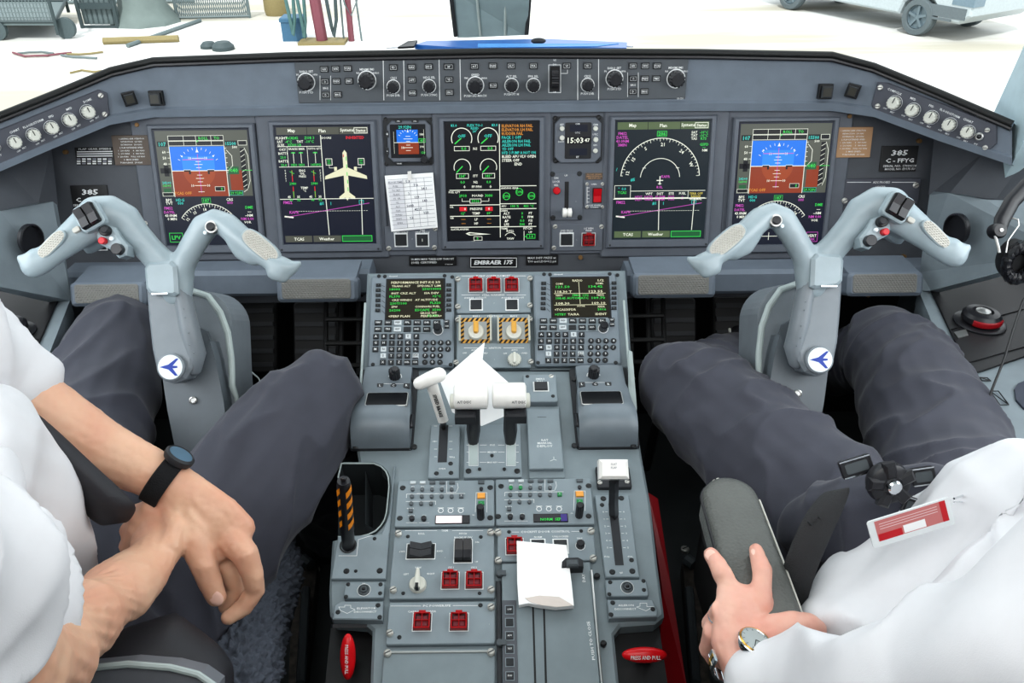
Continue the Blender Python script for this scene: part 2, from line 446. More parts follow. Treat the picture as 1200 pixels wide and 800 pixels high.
b.tube([p + V((0, -.002, -.008)) for p in rim], .0045, BLACKS, n=8)
b.build('rim', gl)

# ------------------------------------------------------------------ guidance panel in the middle of the glareshield
gp = thing('guidance_panel', 'long dark grey flight guidance panel of knobs and buttons in the middle of the glareshield', 'control panel', GMID.at(576, 93))
plate(GMID, 347, 67.5, 805, 118.5, 'face_plate', gp, GPM, 0, .004, r=.002)
GH = .004
pr = Print(GMID, GH)
for x in (449, 473, 514.5, 539, 677, 701.5): pr.l(x, 69, x + (.8 if x < 600 else 0), 117, .8)
kn = [(359, 96, 9, 'BARO SET', 'PUSH STD'), (430, 94, 9.5, 'MINIMUMS', None), (461, 101.5, 7, 'CRS1', 'PUSH DIR'), (503, 101, 7, 'HDG SEL', 'PUSH SYNC'), (557, 100, 9, 'SPEED', 'PUSH IAS-MACH'),
      (599.5, 100, 7.3, 'ALT SEL', 'PUSH FT M'), (625, 100, 7.3, 'FPA SEL', None), (688.5, 99.5, 7, 'CRS2', 'PUSH DIR'), (720, 92, 9, 'BARO SET', 'PUSH STD'), (792, 92, 9.5, 'MINIMUMS', None)]
for x, y, r, a, c in kn:
    knob(GMID, x, y, r, gp, GH, .016 if r < 8 else .02, BLACKS, mark=DKG)
    pr.t(a, x, y - r - 3.2, 2.7)
    if c: pr.t(c, x, y + r + 3.2, 2.7)
    if a in ('MINIMUMS', 'SPEED', 'BARO SET'):
        q = {'MINIMUMS': ('RA', 'BARO'), 'SPEED': ('FMS', 'MAN'), 'BARO SET': ('IN', 'HPA')}[a]
        pr.t(q[0], x - 10.5, y - 8.5, 2.2); pr.t(q[1], x + 10.5, y - 8.5, 2.2)
bt = [(380, 81, 'HSI'), (393.5, 80.5, 'WX'), (407.5, 80, 'TCAS'), (381, 95.5, 'O'), (394.5, 95, 'PREV'), (409, 94.7, 'FMS'), (382, 111, '◇'), (396, 110.5, 'BRG'),
      (461, 79, 'FD'), (482.5, 78.5, 'NAV'), (483, 93.5, 'APP'), (483.5, 108.5, 'BANK'), (502.5, 78, 'HDG'), (526, 78, 'AP'), (526.3, 93, 'YD'), (526.8, 108, 'SRC'),
      (556, 77.5, 'A/T'), (577.5, 77, 'VNAV'), (578, 100, 'FLCH'), (599, 77, 'ALT'), (625, 77, 'FPA'), (664, 77, 'VS'), (688.5, 77, 'FD'),
      (741.5, 77, 'HSI'), (756, 77, 'WX'), (770, 77, 'TCAS'), (742, 92, 'O'), (755.5, 92, 'PREV'), (769, 92, 'FMS'), (741.5, 107, '◇'), (755, 107, 'BRG')]
for x, y, t in bt:
    button(GMID, x, y, 12 if t == 'AP' else 9.5, 7.5, gp, GH, .003, BUTN, t=t if t not in 'O◇' else ('O' if t == 'O' else 'D'), ts=.42, box=WHT)
for dx, dy in ((0, 0), (360.5, -3.7)):
    pr.t('BRG', 381.5 + dx, 103.3 + dy, 2.4); pr.l(375 + dx, 89 + dy, 375 + dx, 117 + dy, .6); pr.l(387.5 + dx, 89 + dy, 387.5 + dx, 117 + dy, .6)
pr.t('VS', 650, 70.5, 2.4); pr.t('DN', 650, 75.7, 2.2); pr.t('UP', 650, 108, 2.2); pr.r(643, 76, 657, 108.5, .6); pr.l(657, 86, 665, 86, .6); pr.l(665, 86, 665, 82, .6); pr.t('GP-750', 797, 115.5, 1.9)
pr.done(gp)
u, v = GMID.uv(650, 92); k = GMID.S(650, 92)
b = MB(); b.box(u - 5.5 * k, u + 5.5 * k, v - 14 * k, v + 14 * k, GH, GH + .001, BLACK, GMID.M); b.build('wheel_slot', gp)
b = MB(); n = 24; M = GMID.M @ Matrix.Translation((u, v, GH - .004)) @ Matrix.Rotation(PI / 2, 4, 'Y')
b.prism([((.0185 if i % 2 else .0172) * math.cos(2 * PI * i / 48), (.0185 if i % 2 else .0172) * math.sin(2 * PI * i / 48)) for i in range(48)], -4 * k, 4 * k, BLACKS, M)
b.build('thumb_wheel', gp)

# ------------------------------------------------------------------ lighting dimmer panels on the wings
def dimmer(P, side, outline, knobs, labels, jack, screws, lab):
    cpt = P.at(*knobs[2])
    t = thing('dimmer_panel', lab, 'light panel', cpt)
    a = [P.uv(x, y, .005) for x, y in outline]; b = MB(); b.prism(a, -.002, .005, DIMM, P.M, bev=.0015); b.build('face_plate', t)
    pr = Print(P, .005); sx = 1 if side > 0 else -1
    rot = 0.0
    ang = 0
    for i, ((x, y), l) in enumerate(zip(knobs, labels)):
        knob(P, x, y, 8.6, t, .005, .016, KNOBW, mark=BLACK, skirt=False)
        pr.ring(x, y, 9.6, .5)
        pr.t(l, x - 2 * sx * 0, y - 13.2, 3.0)
        if side < 0: pr.t('OFF', x + 5, y + 10.5, 2.3); pr.t('BRT', x + 11.5, y + 6.5, 2.3)
        else: pr.t('OFF', x - 11.5, y + 6.5, 2.3); pr.t('BRT', x - 3, y + 11, 2.3)
    x, y = jack; u, v = P.uv(x, y, .005); k = P.S(x, y); b = MB()
    b.lathe([(5.8 * k, 0), (5.8 * k, .003), (4.6 * k, .004), (4.2 * k, .001), (.1 * k, .001)], SILV, P.M @ Matrix.Translation((u, v, .005)))
    b.ball((u, v, .006), (3.4 * k, 3.4 * k, .004), BLACKS, M=P.M); b.build('push_button', t)
    pr.t('P/T', x - 4 * side, y + 9, 2.4)
    for x, y in screws: screw(P, x, y, 3.6, t, .005, hh=.003)
    pr.done(t)
dimmer(GLW, -1, [(-30, 178), (-20, 160), (116, 105), (126, 109), (129, 134), (120, 142), (-30, 206)],
       [(17, 166.5), (39, 158), (60, 149.5), (81, 140.5), (102.5, 131)], ['CHART', 'FLOOD/STORM', 'PFD', 'MFD', 'DOME'], (-4, 173), [(118, 112), (122.5, 134), (-24, 196)],
       'dark five-knob lighting dimmer panel on the left wing of the glareshield')
dimmer(GRW, 1, [(1028, 96), (1040, 97), (1168, 146), (1168, 168), (1155, 180), (1024, 133), (1021, 122)],
       [(1048.5, 120.5), (1070, 129), (1091.5, 137.5), (1113, 146), (1134.5, 154.5)], ['COMP/CLK', 'MFD', 'PFD', 'FLOOD/STORM', 'CHART'], (1147.5, 160), [(1031.5, 102.5), (1028.5, 124.5), (1157, 152.5), (1154.5, 173)],
       'dark five-knob lighting dimmer panel on the right wing of the glareshield')
for (x, y), side, pos in (((152, 116), 'left', 'outer'), ((182.5, 115.5), 'left', 'inner'), ((968, 107.5), 'right', 'inner'), ((999, 107), 'right', 'outer')):
    P = vplane(TOPS[3], TOPS[4], 7) if x < 170 else (vplane(TOPS[8], TOPS[9], 7) if x > 980 else GMID); t = thing('warning_button', 'square black warning push button, the %s of the two on the %s of the glareshield' % (pos, side), 'push button', P.at(x, y, 0))
    zb = .010 if P is GMID else .024; u, v = P.uv(x, y, zb); k = P.S(x, y); b = MB(); b.box(u - 8 * k, u + 8 * k, v - 8.4 * k, v + 8.4 * k, -.02, zb, BLACK, P.M, bev=.001); b.build('housing', t)
    b = MB(); b.box(u - 6.4 * k, u + 6.4 * k, v - 6.6 * k, v + 6.6 * k, zb, zb + .008, BUTN, P.M, bev=.0015); b.box(u - 4.6 * k, u + 4.6 * k, v - 4.6 * k, v + 4.6 * k, zb + .008, zb + .0084, mat('legend_smoke_%s_%s' % (side, pos), '3e3c36', .3), P.M); b.build('cap', t)

# ================================================================== instrument panel board
PP = PANP
ip = thing('instrument_panel', 'grey main instrument panel board that holds the displays below the glareshield', 'instrument panel', PP.at(580, 300))
b = MB()
outline = [(46, 230), (40, 150), (140, 100), (1000, 88), (1125, 140), (1108, 220), (1094, 345), (84, 358)]
b.prism([PP.uv(x, y) for x, y in outline], -.03, 0, PANELD, PP.M, bev=.002); b.build('board', ip)
# raised bays between the displays
def bay(x0, y0, x1, y1, h, m, name='bay_frame'):
    return plate(PP, x0, y0, x1, y1, name, ip, m, 0, h, r=.004, bev=.003)
bay(162, 130, 316, 306, .006, PANEL); bay(305, 126, 452, 303, .009, PANEL); bay(449, 124, 516, 300, .005, PANEL)
bay(508, 124, 646, 300, .009, PANEL); bay(641, 122, 712, 298, .005, PANEL); bay(706, 122, 850, 301, .009, PANEL); bay(846, 124, 992, 304, .006, PANEL)
# fine seams and rivets
pr = Print(PP, .0, DKG)
pr.l(206, 136, 206, 136.1, .5)
for x, y in ((162, 146), (78, 178), (100, 311), (1008 - 14, 136), (1076, 165), (1058, 300), (1016, 345), (300, 302), (680, 301)):
    u, v = PP.uv(x, y); k = PP.S(x, y)
    pr.b.cyl(u, v, 2.6 * k, 0, .0085, BRASS, PP.M, bev=.0006, n=12)
pr.done(ip, 'rivets')

# sill below the panel, with textured knee pads
SIL = tilted(580, 325, 1.66, 8)
def sill(x0, x1, yt, yb, lab, pads):
    t = thing('panel_sill', lab, 'sill', SIL.at((x0 + x1) / 2, yb))
    a = SIL.uv(x0, yt); c = SIL.uv(x1, yb); u0, u1 = SIL.uv(x0, yb)[0], SIL.uv(x1, yb)[0]; v0 = SIL.uv(x0, yb)[1]; v1 = SIL.uv(x0, yt)[1]
    b = MB(); b.prism([(-.11, v0), (0, v0), (.008, v0 + .008), (.008, v1 - .008), (0, v1), (-.05, v1 + .004)], u0, u1, GLARE, SIL.M @ Matrix(((0, 0, 1, 0), (0, 1, 0, 0), (1, 0, 0, 0), (0, 0, 0, 1))), smooth=False)
    b.build('sill_body', t)
    return t
sill(82, 436, 319, 349, 'grey padded sill under the left half of the instrument panel', 0)
sill(733, 1088, 317, 345, 'grey padded sill under the right half of the instrument panel', 0)
def footrest(x0, y0, x1, y1, lab):
    P = tilted((x0 + x1) / 2, (y0 + y1) / 2, 1.55, 25)
    t = thing('footrest', lab, 'footrest', P.at((x0 + x1) / 2, y1))
    a, b_, c, d = P.rect(x0 - 6, y0 - 2, x1 + 8, y1 + 4, 0); b = MB()
    b.prism(rrect(a, b_, c, d, .009), -.035, 0, GLARE, P.M, bev=.006)
    b.slab([P.M @ V((a + .004, d - .004, -.004)), P.M @ V((b_ - .004, d - .004, -.004)), P.M @ V((b_ - .004, d + .03, -.08)), P.M @ V((a + .004, d + .03, -.08))], .01, GLARE)
    b.build('body', t)
    a, b_, c, d = P.rect(x0, y0, x1, y1, .002); b = MB(); b.prism(rrect(a, b_, c, d, .005), 0, .0015, PADG, P.M, bev=.0008)
    n = int((b_ - a) / .0058)                                   # woven diamond relief
    for i in range(n):
        for j in range(int((d - c) / .0042)):
            x = a + .0035 + i * .0058 + (j % 2) * .0029; y = c + .003 + j * .0042
            if x < b_ - .004: b.add([(x - .0024, y, .0015), (x, y - .0017, .0015), (x + .0024, y, .0015), (x, y + .0017, .0015), (x, y, .0027)], [(0, 1, 4), (1, 2, 4), (2, 3, 4), (3, 0, 4)], PADG, P.M)
    b.build('pad', t)
footrest(87, 333, 162, 355, 'outer textured footrest bar at the far left under the panel')
footrest(330, 327, 411, 350, 'inner textured footrest bar just left of the centre pedestal')
footrest(748, 322, 831, 345, 'inner textured footrest bar just right of the centre pedestal')
footrest(1000, 321, 1075, 343, 'outer textured footrest bar at the far right under the panel')

# ================================================================== display units
class Scr:
    """drawing on a display's glass, in its own 0..100 by 0..H coordinates, y downwards"""
    def __init__(s, P, x0, y0, x1, y1, h, W=100.):
        s.P = P; s.a, s.b_, s.c, s.d = P.rect(x0, y0, x1, y1, h); s.k = (s.b_ - s.a) / W; s.H = (s.d - s.c) / s.k; s.h = h + .0003; s.b = MB(); s.W = W
    def q(s, x, y): return s.a + x * s.k, s.d - y * s.k
    def z(s, n): return s.h + n * .00012
    def f(s, x0, y0, x1, y1, m, n=1): a = s.q(x0, y0); c = s.q(x1, y1); s.b.poly([a, (c[0], a[1]), c, (a[0], c[1])], s.z(n), m, s.P.M); return s
    def p(s, pts, m, n=2): s.b.poly([s.q(*p) for p in pts], s.z(n), m, s.P.M); return s
    def l(s, x0, y0, x1, y1, m, w=.6, n=3): s.b.line(*s.q(x0, y0), *s.q(x1, y1), w * s.k, s.z(n), m, s.P.M); return s
    def r(s, x0, y0, x1, y1, m, w=.6, n=3): s.l(x0, y0, x1, y0, m, w, n).l(x1, y0, x1, y1, m, w, n).l(x1, y1, x0, y1, m, w, n).l(x0, y1, x0, y0, m, w, n); return s
    def t(s, t, x, y, size, m, n=4, w=None, rot=0, align=0): a = s.q(x, y); s.b.text(t, *a, size / .72 * s.k, s.z(n), m, s.P.M, w=w * s.k if w else None, rot=rot, align=align, bold=.02); return s
    def arc(s, x, y, r, a0, a1, m, w=.8, n=3): a = s.q(x, y); s.b.ringflat(*a, (r - w / 2) * s.k, (r + w / 2) * s.k, s.z(n), m, s.P.M, math.radians(a0), math.radians(a1)); return s
    def done(s, parent): return s.b.build('display_graphics', parent)

def display_unit(x0, y0, x1, y1, lab, bez=9, bot=13):
    """screen rectangle in the picture -> bezel, glass; returns thing, screen"""
    P = PP; h = .016; t = thing('display_unit', lab, 'display', P.at((x0 + x1) / 2, y1))
    a, b_, c, d = P.rect(x0, y0, x1, y1, h); e = .0095; b = MB()
    o = [(a - e * 1.25, c - e * 1.9), (b_ + e * 1.25, c - e * 1.9), (b_ + e * 1.25, d + e), (a - e * 1.25, d + e)]; i = [(a, c), (b_, c), (b_, d), (a, d)]
    o2 = [(x + (.003 if x < a else -.003), y + (.003 if y < c else -.003)) for x, y in o]
    vs = [(x, y, .004) for x, y in o] + [(x, y, h - .001) for x, y in o] + [(x, y, h + .003) for x, y in o2] + [(x - (.002 if x == a else -.002), y - (.002 if y == c else -.002), h + .003) for x, y in i] + [(x, y, h - .002) for x, y in i]
    fs = []
    for k in range(4):
        for j in range(4): fs.append((k * 4 + j, k * 4 + (j + 1) % 4, (k + 1) * 4 + (j + 1) % 4, (k + 1) * 4 + j))
    b.add(vs, fs, PANEL, P.M); b.build('bezel', t)
    b = MB(); b.box(a, b_, c, d, h - .006, h - .001, S_BLK, P.M); b.build('screen', t)
    for sx in (-1, 1):
        b = MB(); b.cyl(a - e * .5 if sx < 0 else b_ + e * .5, c - e * 1.2, .0022, h + .003, h + .004, SCRD, P.M, n=12); b.build('screw', t)
    s = Scr(P, x0, y0, x1, y1, h - .001); return t, s
W_, G_, C_, M_, A_, R_ = S_WHT, S_GRN, S_CYN, S_MAG, S_AMB, S_RED

def pfd(s, left):
    H = s.H; f = s.f
    f(0, 0, 100, H, S_NAVY, 0); f(1.5, 1.5, 98.5, H * .57, S_GRY, 1)
    ys, yh, yg = H * .145, H * .35, H * .57
    f(15, ys, 73, yh, S_SKY, 2); f(15, yh, 73, yg, S_EAR, 2); f(27, ys + 10, 61, yh, S_SKY2, 3)
    s.b.ringflat(*s.q(44, yh), 0, 17 * s.k, s.z(3), S_EAR2, s.P.M, PI, 2 * PI)
    f(76, yh, 89, yg - 6, S_EAR, 2)
    for a, y0, y1 in ((0, H * .055, H * .095), (1, H * .1, H * .138)):
        f(15, y0, 73, y1, S_BLK, 2)
        for x in (15, 31, 44, 60): s.r(x, y0, {15: 31, 31: 44, 44: 60, 60: 73}[x], y1, W_, .45)
    f(88, H * .1, 97, H * .138, S_BLK, 2); s.r(88, H * .1, 97, H * .138, W_, .45)
    s.t('ROLL', 52, H * .077, 3, G_); s.t('TO', 66, H * .077, 3, G_); s.t('>', 45.5, H * .1, 3.6, G_)
    f(3, H * .1, 14, H * .145, S_BLK, 2); s.t('107', 8.5, H * .124, 4, C_); f(73.6, H * .1, 87, H * .145, S_BLK, 2); s.t('15500', 80.3, H * .124, 3.4, C_)
    s.l(15, ys, 15, yg, W_, .7); s.l(73, ys, 73, yg, W_, .7); s.l(15, yh, 75, yh, W_, .8, 4)
    for i, q in enumerate(('60', '50', '40')): s.t(q, 9, H * .19 + i * H * .05, 2.8, W_); s.l(12.5, H * .19 + i * H * .05, 15, H * .19 + i * H * .05, W_, .5)
    f(3, yh - 3, 14, yh + 2.5, S_BLK, 3); f(7, yh - 6, 12, yh + 5.5, S_BLK, 3)
    s.t('242+0', 8, H * .45, 2.6, C_); s.t('160+0', 8, H * .475, 2.6, G_); f(4, H * .5, 12, H * .535, S_DGN, 2); f(2.5, H * .535, 14, H * .57, S_BLK, 2); s.r(2.5, H * .535, 14, H * .565, W_, .4)
    # attitude ladder
    s.p([(44, ys + 2), (42.4, ys + 6), (45.6, ys + 6)], W_, 5)
    for k in range(-5, 6):
        a = math.radians(90 + k * 12); r0, r1 = 22, 24; s.l(44 + r0 * math.cos(a), yh - r0 * math.sin(a), 44 + r1 * math.cos(a), yh - r1 * math.sin(a), W_, .5, 4)
    for x in (27.5, 60.5): s.b.ringflat(*s.q(x, ys + 10), 0, .9 * s.k, s.z(5), W_, s.P.M, n=8)
    s.l(28, ys + 13.5, 60, ys + 13.5, S_MAG, .7, 4); s.l(44, ys + 8, 44, yh + 23, S_MAG, .6, 4)
    for k, w in ((-13, 6), (-9.5, 2.5), (-6.5, 4), (-3.2, 2.5), (4.5, 2.5), (8, 4), (11.5, 2.5), (15.5, 6), (22, 3)):
        s.l(44 - w, yh + k, 44 + w, yh + k, W_ if k != -13 else S_WHT, .55, 5)
    for x in (35.5, 52.5): s.t('10', x, yh + 15.5, 2.6, W_); s.t('10', x, yh - 13, 2.6, W_)
    for sg in (-1, 1): s.p([(44 + sg * 9, yh - 1), (44 + sg * 16, yh - 1), (44 + sg * 16, yh + .8), (44 + sg * 11, yh + .8), (44 + sg * 11, yh + 3.5), (44 + sg * 9, yh + 3.5)], S_BLK, 6); s.l(44 + sg * 9, yh - 1, 44 + sg * 16, yh - 1, W_, .5, 7)
    # altitude tape, vertical speed
    s.l(75, ys + 4, 80, ys + 10, W_, .6); s.l(80, ys + 10, 80, yh - 5, W_, .6); s.l(80, yh - 5, 76, yh - 1, W_, .6); s.t('500', 84, ys + 1, 2.6, W_)
    for k in range(6): s.l(73, ys + 2 + k * 5, 75, ys + 2 + k * 5, W_, .5)
    f(74.5, yh - 4, 86, yh + 4, S_DGN, 3); s.t('<40', 80.5, yh, 4.2, G_)
    f(89, ys + 2, 94, yg - 8, S_BLK, 3)
    for k in range(9): s.l(89.5, ys + 6 + k * 5.2, 93.5, ys + 3.5 + k * 5.2, W_, .5, 4)
    s.p([(94, ys + 2), (97, ys + 10), (97, yg - 16), (94, yg - 8)], S_GRY, 3); s.l(94, ys + 2, 97, ys + 10, W_, .5, 4); s.l(97, ys + 10, 97, yg - 16, W_, .5, 4); s.l(97, yg - 16, 94, yg - 8, W_, .5, 4); s.l(90, yh, 100, yh, G_, .6, 5)
    f(59, yg - 10, 69, yg - 5.5, S_BLK, 4); s.r(59, yg - 10, 69, yg - 5.5, W_, .4, 5); s.t('0', 66, yg - 7.7, 3, G_, 6)
    s.t('TCAS OFF', 24, yg - 3.5, 3, A_, 5); f(74, yg - 5.5, 88, yg - 1, S_BLK, 4); s.t('29.92IN', 81, yg - 3.2, 2.8, G_, 5); s.r(74, yg - 5.5, 88, yg - 1, C_, .3, 5)
    # lower half: compass
    cy = H * .92; R = H * .285
    s.arc(48, cy, R, 35, 145, W_, .7)
    for k in range(23):
        a = math.radians(35 + k * 5); r1 = R - (3.5 if k % 2 == 0 else 2); s.l(48 + R * math.cos(a), cy - R * math.sin(a), 48 + r1 * math.cos(a), cy - r1 * math.sin(a), W_, .5)
    for k, q in ((50, '24'), (72, '21'), (95, '18'), (118, '15'), (140, '12')):
        a = math.radians(k); s.t(q, 48 + (R - 6) * math.cos(a), cy - (R - 6) * math.sin(a), 3, W_, rot=a - PI / 2)
    s.l(48 - 8, cy - R + 16, 48 + 2, cy - R + 34, M_, .7); s.t('187', 48, cy - R - 3.4, 3.4, G_); s.r(43.5, cy - R - 6, 52.5, cy - R - 1, G_, .4)
    s.t('BPS', 8, H * .60, 3, W_); s.t('TVT', 8, H * .628, 3, W_); s.t('HDG', 20, H * .60, 3, C_); s.t('000', 20, H * .628, 3, C_)
    s.t('CRS', 73, H * .60, 3, W_); s.t('000', 73, H * .628, 3, M_); s.t('FMS2', 6.5, H * .67, 3, M_); s.t('DATEL', 7, H * .705, 2.8, M_); s.t('43.0NM', 8, H * .735, 2.8, W_); s.t('0 MIN', 9, H * .765, 2.8, W_)
    s.t('DME', 93, H * .67, 3, G_); s.t('---', 93, H * .71, 3, W_); s.t('--NM', 92, H * .74, 2.8, W_); s.t('NM 0.00', 90, H * .77, 2.8, M_); s.t('VOR', 90, H * .80, 2.6, W_)
    if left: s.r(4, H * .89, 18, H * .97, G_, .6); s.t('LPV', 11, H * .93, 4.4, G_)
    else: s.r(83, H * .9, 95, H * .98, M_, .5); s.t('VERT', 89, H * .93, 3, W_); s.t('TRK', 89, H * .96, 2.6, M_); s.l(30, H * .93, 52, H * .93, W_, .6); s.l(41, H * .90, 41, H * .96, W_, .6)

def menus(s, m, hl=S_BTG):
    H = s.H
    s.f(2, 1.5, 98, 9, m, 1)
    for x in (34, 68): s.l(x, 1.5, x, 9, S_BLK, .5)
    s.t('Map', 18, 5.2, 3.4, W_); s.t('Plan', 50, 5.2, 3.4, W_); s.t('Systems', 76, 5.2, 3.2, W_); s.r(83.5, 2.6, 97, 8, W_, .6); s.t('Status', 90.2, 5.3, 3.1, W_)
    s.f(2, H - 9, 31, H - 2, m, 1); s.f(32.5, H - 9, 62.5, H - 2, m, 1); s.f(64, H - 8.5, 96, H - 2.4, S_DGN, 1); s.r(64, H - 8.5, 96, H - 2.4, G_, .7)
    s.t('TCAS', 17, H - 5.4, 3.2, W_); s.t('Weather', 47, H - 5.4, 3.2, W_)
def profile_view(s, y0, y1, navaid=True):
    s.l(0, y0, 100, y0, W_, .7); s.t('FMS2', 8, y0 + 3.5, 3.2, M_)
    s.l(6, y0 + 19, 95, y0 + 5, M_, .6); s.t('KAPR', 14, y0 + 14, 3, M_); s.l(4, y0 + 18.5, 12, y0 + 19.5, W_, 1.6)
    for k in range(30): s.l(16 + k * 2.6, y0 + 13, 17.3 + k * 2.6, y0 + 13, W_, .4)
    s.l(49, y0, 50, y1, W_, .8); s.l(87, y0 + 1, 86, y1, W_, .8); s.t('#1', 44, y0 + 5, 3.2, C_); s.t('1', 54, y0 + 5, 3.2, C_); s.r(84.5, y0 + 2, 89, y0 + 6, C_, .5)
def mfd_status(s):
    H = s.H; s.f(0, 0, 100, H, S_NAVY, 0); menus(s, S_BTN); y = H * .61
    s.l(48, 10, 48, y, W_, .8); s.l(2, 21, 48, 21, W_, .6); s.l(2, 42, 48, 42, W_, .6); s.l(12, 21, 12, 42, W_, .5); s.l(33, 21, 33, 42, W_, .5)
    s.t('FLIGHT', 7, 12.3, 2.7, W_); s.t('AC8242', 18, 12.3, 2.7, G_); s.t('ZOB 3', 36, 12.3, 2.7, G_); s.t('SAT', 5, 16, 2.6, W_); s.t('-4°C', 14, 16, 2.7, G_); s.t('TAT', 26, 16, 2.6, W_); s.t('-10°C', 36, 16, 2.7, G_)
    s.t('G.W.', 6, 19.4, 2.6, W_); s.t('33200 LB', 20, 19.4, 2.7, G_)
    s.t('DOORS', 54, 12.5, 2.2, W_); s.t('INHIBITED', 84, 12.5, 3, R_)
    for i, q in enumerate(('OXY', 'BATT1', '23.0', 'BATT2', '23.4')): s.t(q, 7, 24 + i * 4, 2.5, G_ if q[0] == '2' else W_)
    s.t('BRAKES EMER', 22, 23.5, 2, W_); s.t('OXYG QTY', 41, 23.5, 2, W_)
    for x in (18, 26, 41): s.l(x, 27, x, 38, W_, .6); s.l(x - 1.5, 27.5, x + 1.5, 27.5, G_, 1.2); s.t('1850' if x < 40 else '1470PSI', x, 40, 2.5, G_)
    for x, sg in ((15, 1), (38, -1)):
        s.l(x, 46, x, 57, R_ , .9); s.l(x, 46, x, 51, G_, .9); s.l(x - 2, 47, x + 2, 49, G_, .6); s.t('2980', x, 59.5, 2.6, G_)
        s.l(x, 63, x, 74, R_, .9); s.l(x, 68, x, 74, G_, .9); s.t('45', x - 5, 73.5, 2.5, W_); s.t('35', x + 5, 73.5, 2.5, W_); s.t('65', x - 3, 76.7, 2.6, G_); s.t('32', x + 5, 76.7, 2.6, G_)
        for k in range(5): s.t(str(5 - k), x - 7 * sg, 46 + k * 2.6, 1.9, W_)
    s.t('ENG', 26, 46, 2.4, W_); s.t('OIL', 26, 49, 2.4, W_); s.t('PRESS', 26, 52, 2.2, W_); s.t('TEMP', 27, 64, 2.4, W_); s.t('°C', 27, 67, 2.2, W_)
    # aircraft plan
    cx = 72; m = S_CRM
    s.p([(cx - 2.2, 28), (cx, 25), (cx + 2.2, 28), (cx + 2.5, 74), (cx, 78), (cx - 2.5, 74)], m, 2)
    for q in (-1, 1):
        s.p([(cx + q * 2, 43), (cx + q * 22, 52), (cx + q * 22.5, 55.5), (cx + q * 2, 51.5)], m, 2); s.p([(cx + q * 2, 69), (cx + q * 8.5, 74), (cx + q * 8.5, 76.5), (cx + q * 2, 75)], m, 2)
        s.p([(cx + q * 9, 42.5), (cx + q * 12, 42.5), (cx + q * 12, 47), (cx + q * 9, 46)], m, 2)
        s.r(cx + q * 17 - 3.2, 34, cx + q * 17 + 3.2, 40.5, W_, .6); s.t('50', cx + q * 17, 36, 2.4, G_); s.t('PSI', cx + q * 17, 38.8, 1.9, G_); s.l(cx + q * 17, 41, cx + q * 17, 43.5, W_, .4); s.l(cx + q * 17, 43.5, cx + q * 12, 43.5, W_, .4)
    s.l(cx - 1.4, 30, cx - 1.4, 32, R_, .8, 5)
    for k in range(5): s.f(cx + 1, 32 + k * 8, cx + 1.8, 36 + k * 8, G_, 3)
    profile_view(s, y, H - 10)
def mfd_map(s):
    H = s.H; s.f(0, 0, 100, H, S_TEAL, 0); menus(s, S_BTG); y = H * .65; cx, cy, R = 49, 60, 42
    s.arc(cx, cy, R, 4, 176, W_, .8); s.arc(cx, cy, R * .5, 4, 176, W_, .7)
    for k in range(36):
        a = math.radians(4 + k * 4.9); r1 = R - (3.2 if k % 3 == 0 else 1.8); s.l(cx + R * math.cos(a), cy - R * math.sin(a), cx + r1 * math.cos(a), cy - r1 * math.sin(a), W_, .5)
    for k, q in ((24, 'W'), (52, '24'), (88, '21'), (118, 'S'), (145, '15'), (170, '12')):
        a = math.radians(k); s.t(q, cx + (R - 6.5) * math.cos(a), cy - (R - 6.5) * math.sin(a), 3.6, W_, rot=a - PI / 2)
    for a in (32, 148): a = math.radians(a); s.l(cx + R * .5 * math.cos(a) - 1, cy - R * .5 * math.sin(a), cx + R * .5 * math.cos(a) + 2, cy - R * .5 * math.sin(a), W_, .6)
    s.f(cx - 5, 11, cx + 5, 16, S_DGN, 2); s.r(cx - 5, 11, cx + 5, 16, G_, .5); s.t('206', cx, 13.6, 3.6, G_)
    for i, (q, m) in enumerate((('FMS2', M_), ('DATEL', M_), ('43.0NM', M_), ('3MIN', M_))): s.t(q, 7.5, 13 + i * 3.9, 3, m)
    for i, (q, r) in enumerate((('SAT', '-10°C'), ('TAT', '-10°C'), ('TAS', 'KTS'))): s.t(q, 83, 12.5 + i * 3.2, 2.6, W_); s.t(r, 93, 12.5 + i * 3.2, 2.6, G_)
    s.t('GSPD', 94, 25, 2.8, G_); s.t('---', 94, 28, 2.6, G_); s.t('NM', 95, 31, 2.6, W_)
    s.l(cx - 3, 62, cx + 3, 62, W_, 1); s.l(cx, 58, cx, 66, W_, 1); s.l(cx - 1.5, 65.5, cx + 1.5, 65.5, W_, .7); s.t('KAPR', cx + 6, 58, 2.8, M_); s.t('8.0L', cx, 69, 2.8, M_); s.t('#5', 20, 61, 3.2, C_); s.t('/', 2.5, 50, 3.2, C_)
    s.r(1, 67, 18, y - 1, W_, .5); s.t('°  0.0', 9, 70.5, 2.8, C_); s.t('TCAS', 9, 74.5, 2.8, G_)
    s.l(18, 73, 98, 73, W_, .6); s.r(18, 73, 80, y - 1, W_, .5); s.l(1, y - .6, 98, y - .6, W_, .6)
    for x, q in ((38, 'WPT'), (50, 'DIST'), (62, 'ETE'), (74, 'FUEL')): s.t(q, x, 76, 2.5, W_)
    for i, r in enumerate((('NEXT', 'DATEL', '43.0NM', '10:03', '--'), ('DEST', 'KABQ', '340NM', '01:03', '--'))):
        for x, q in zip((27, 38, 50, 62, 74), r): s.t(q, x, 79.2 + i * 3, 2.3, M_)
    s.t('TERR OFF', 88.5, 76.3, 2.4, S_YEL); s.t('RANGE', 88.5, 79.2, 2.3, S_YEL); s.t('NORMAL', 88.5, 82, 2.3, W_)
    profile_view(s, y, H - 10)
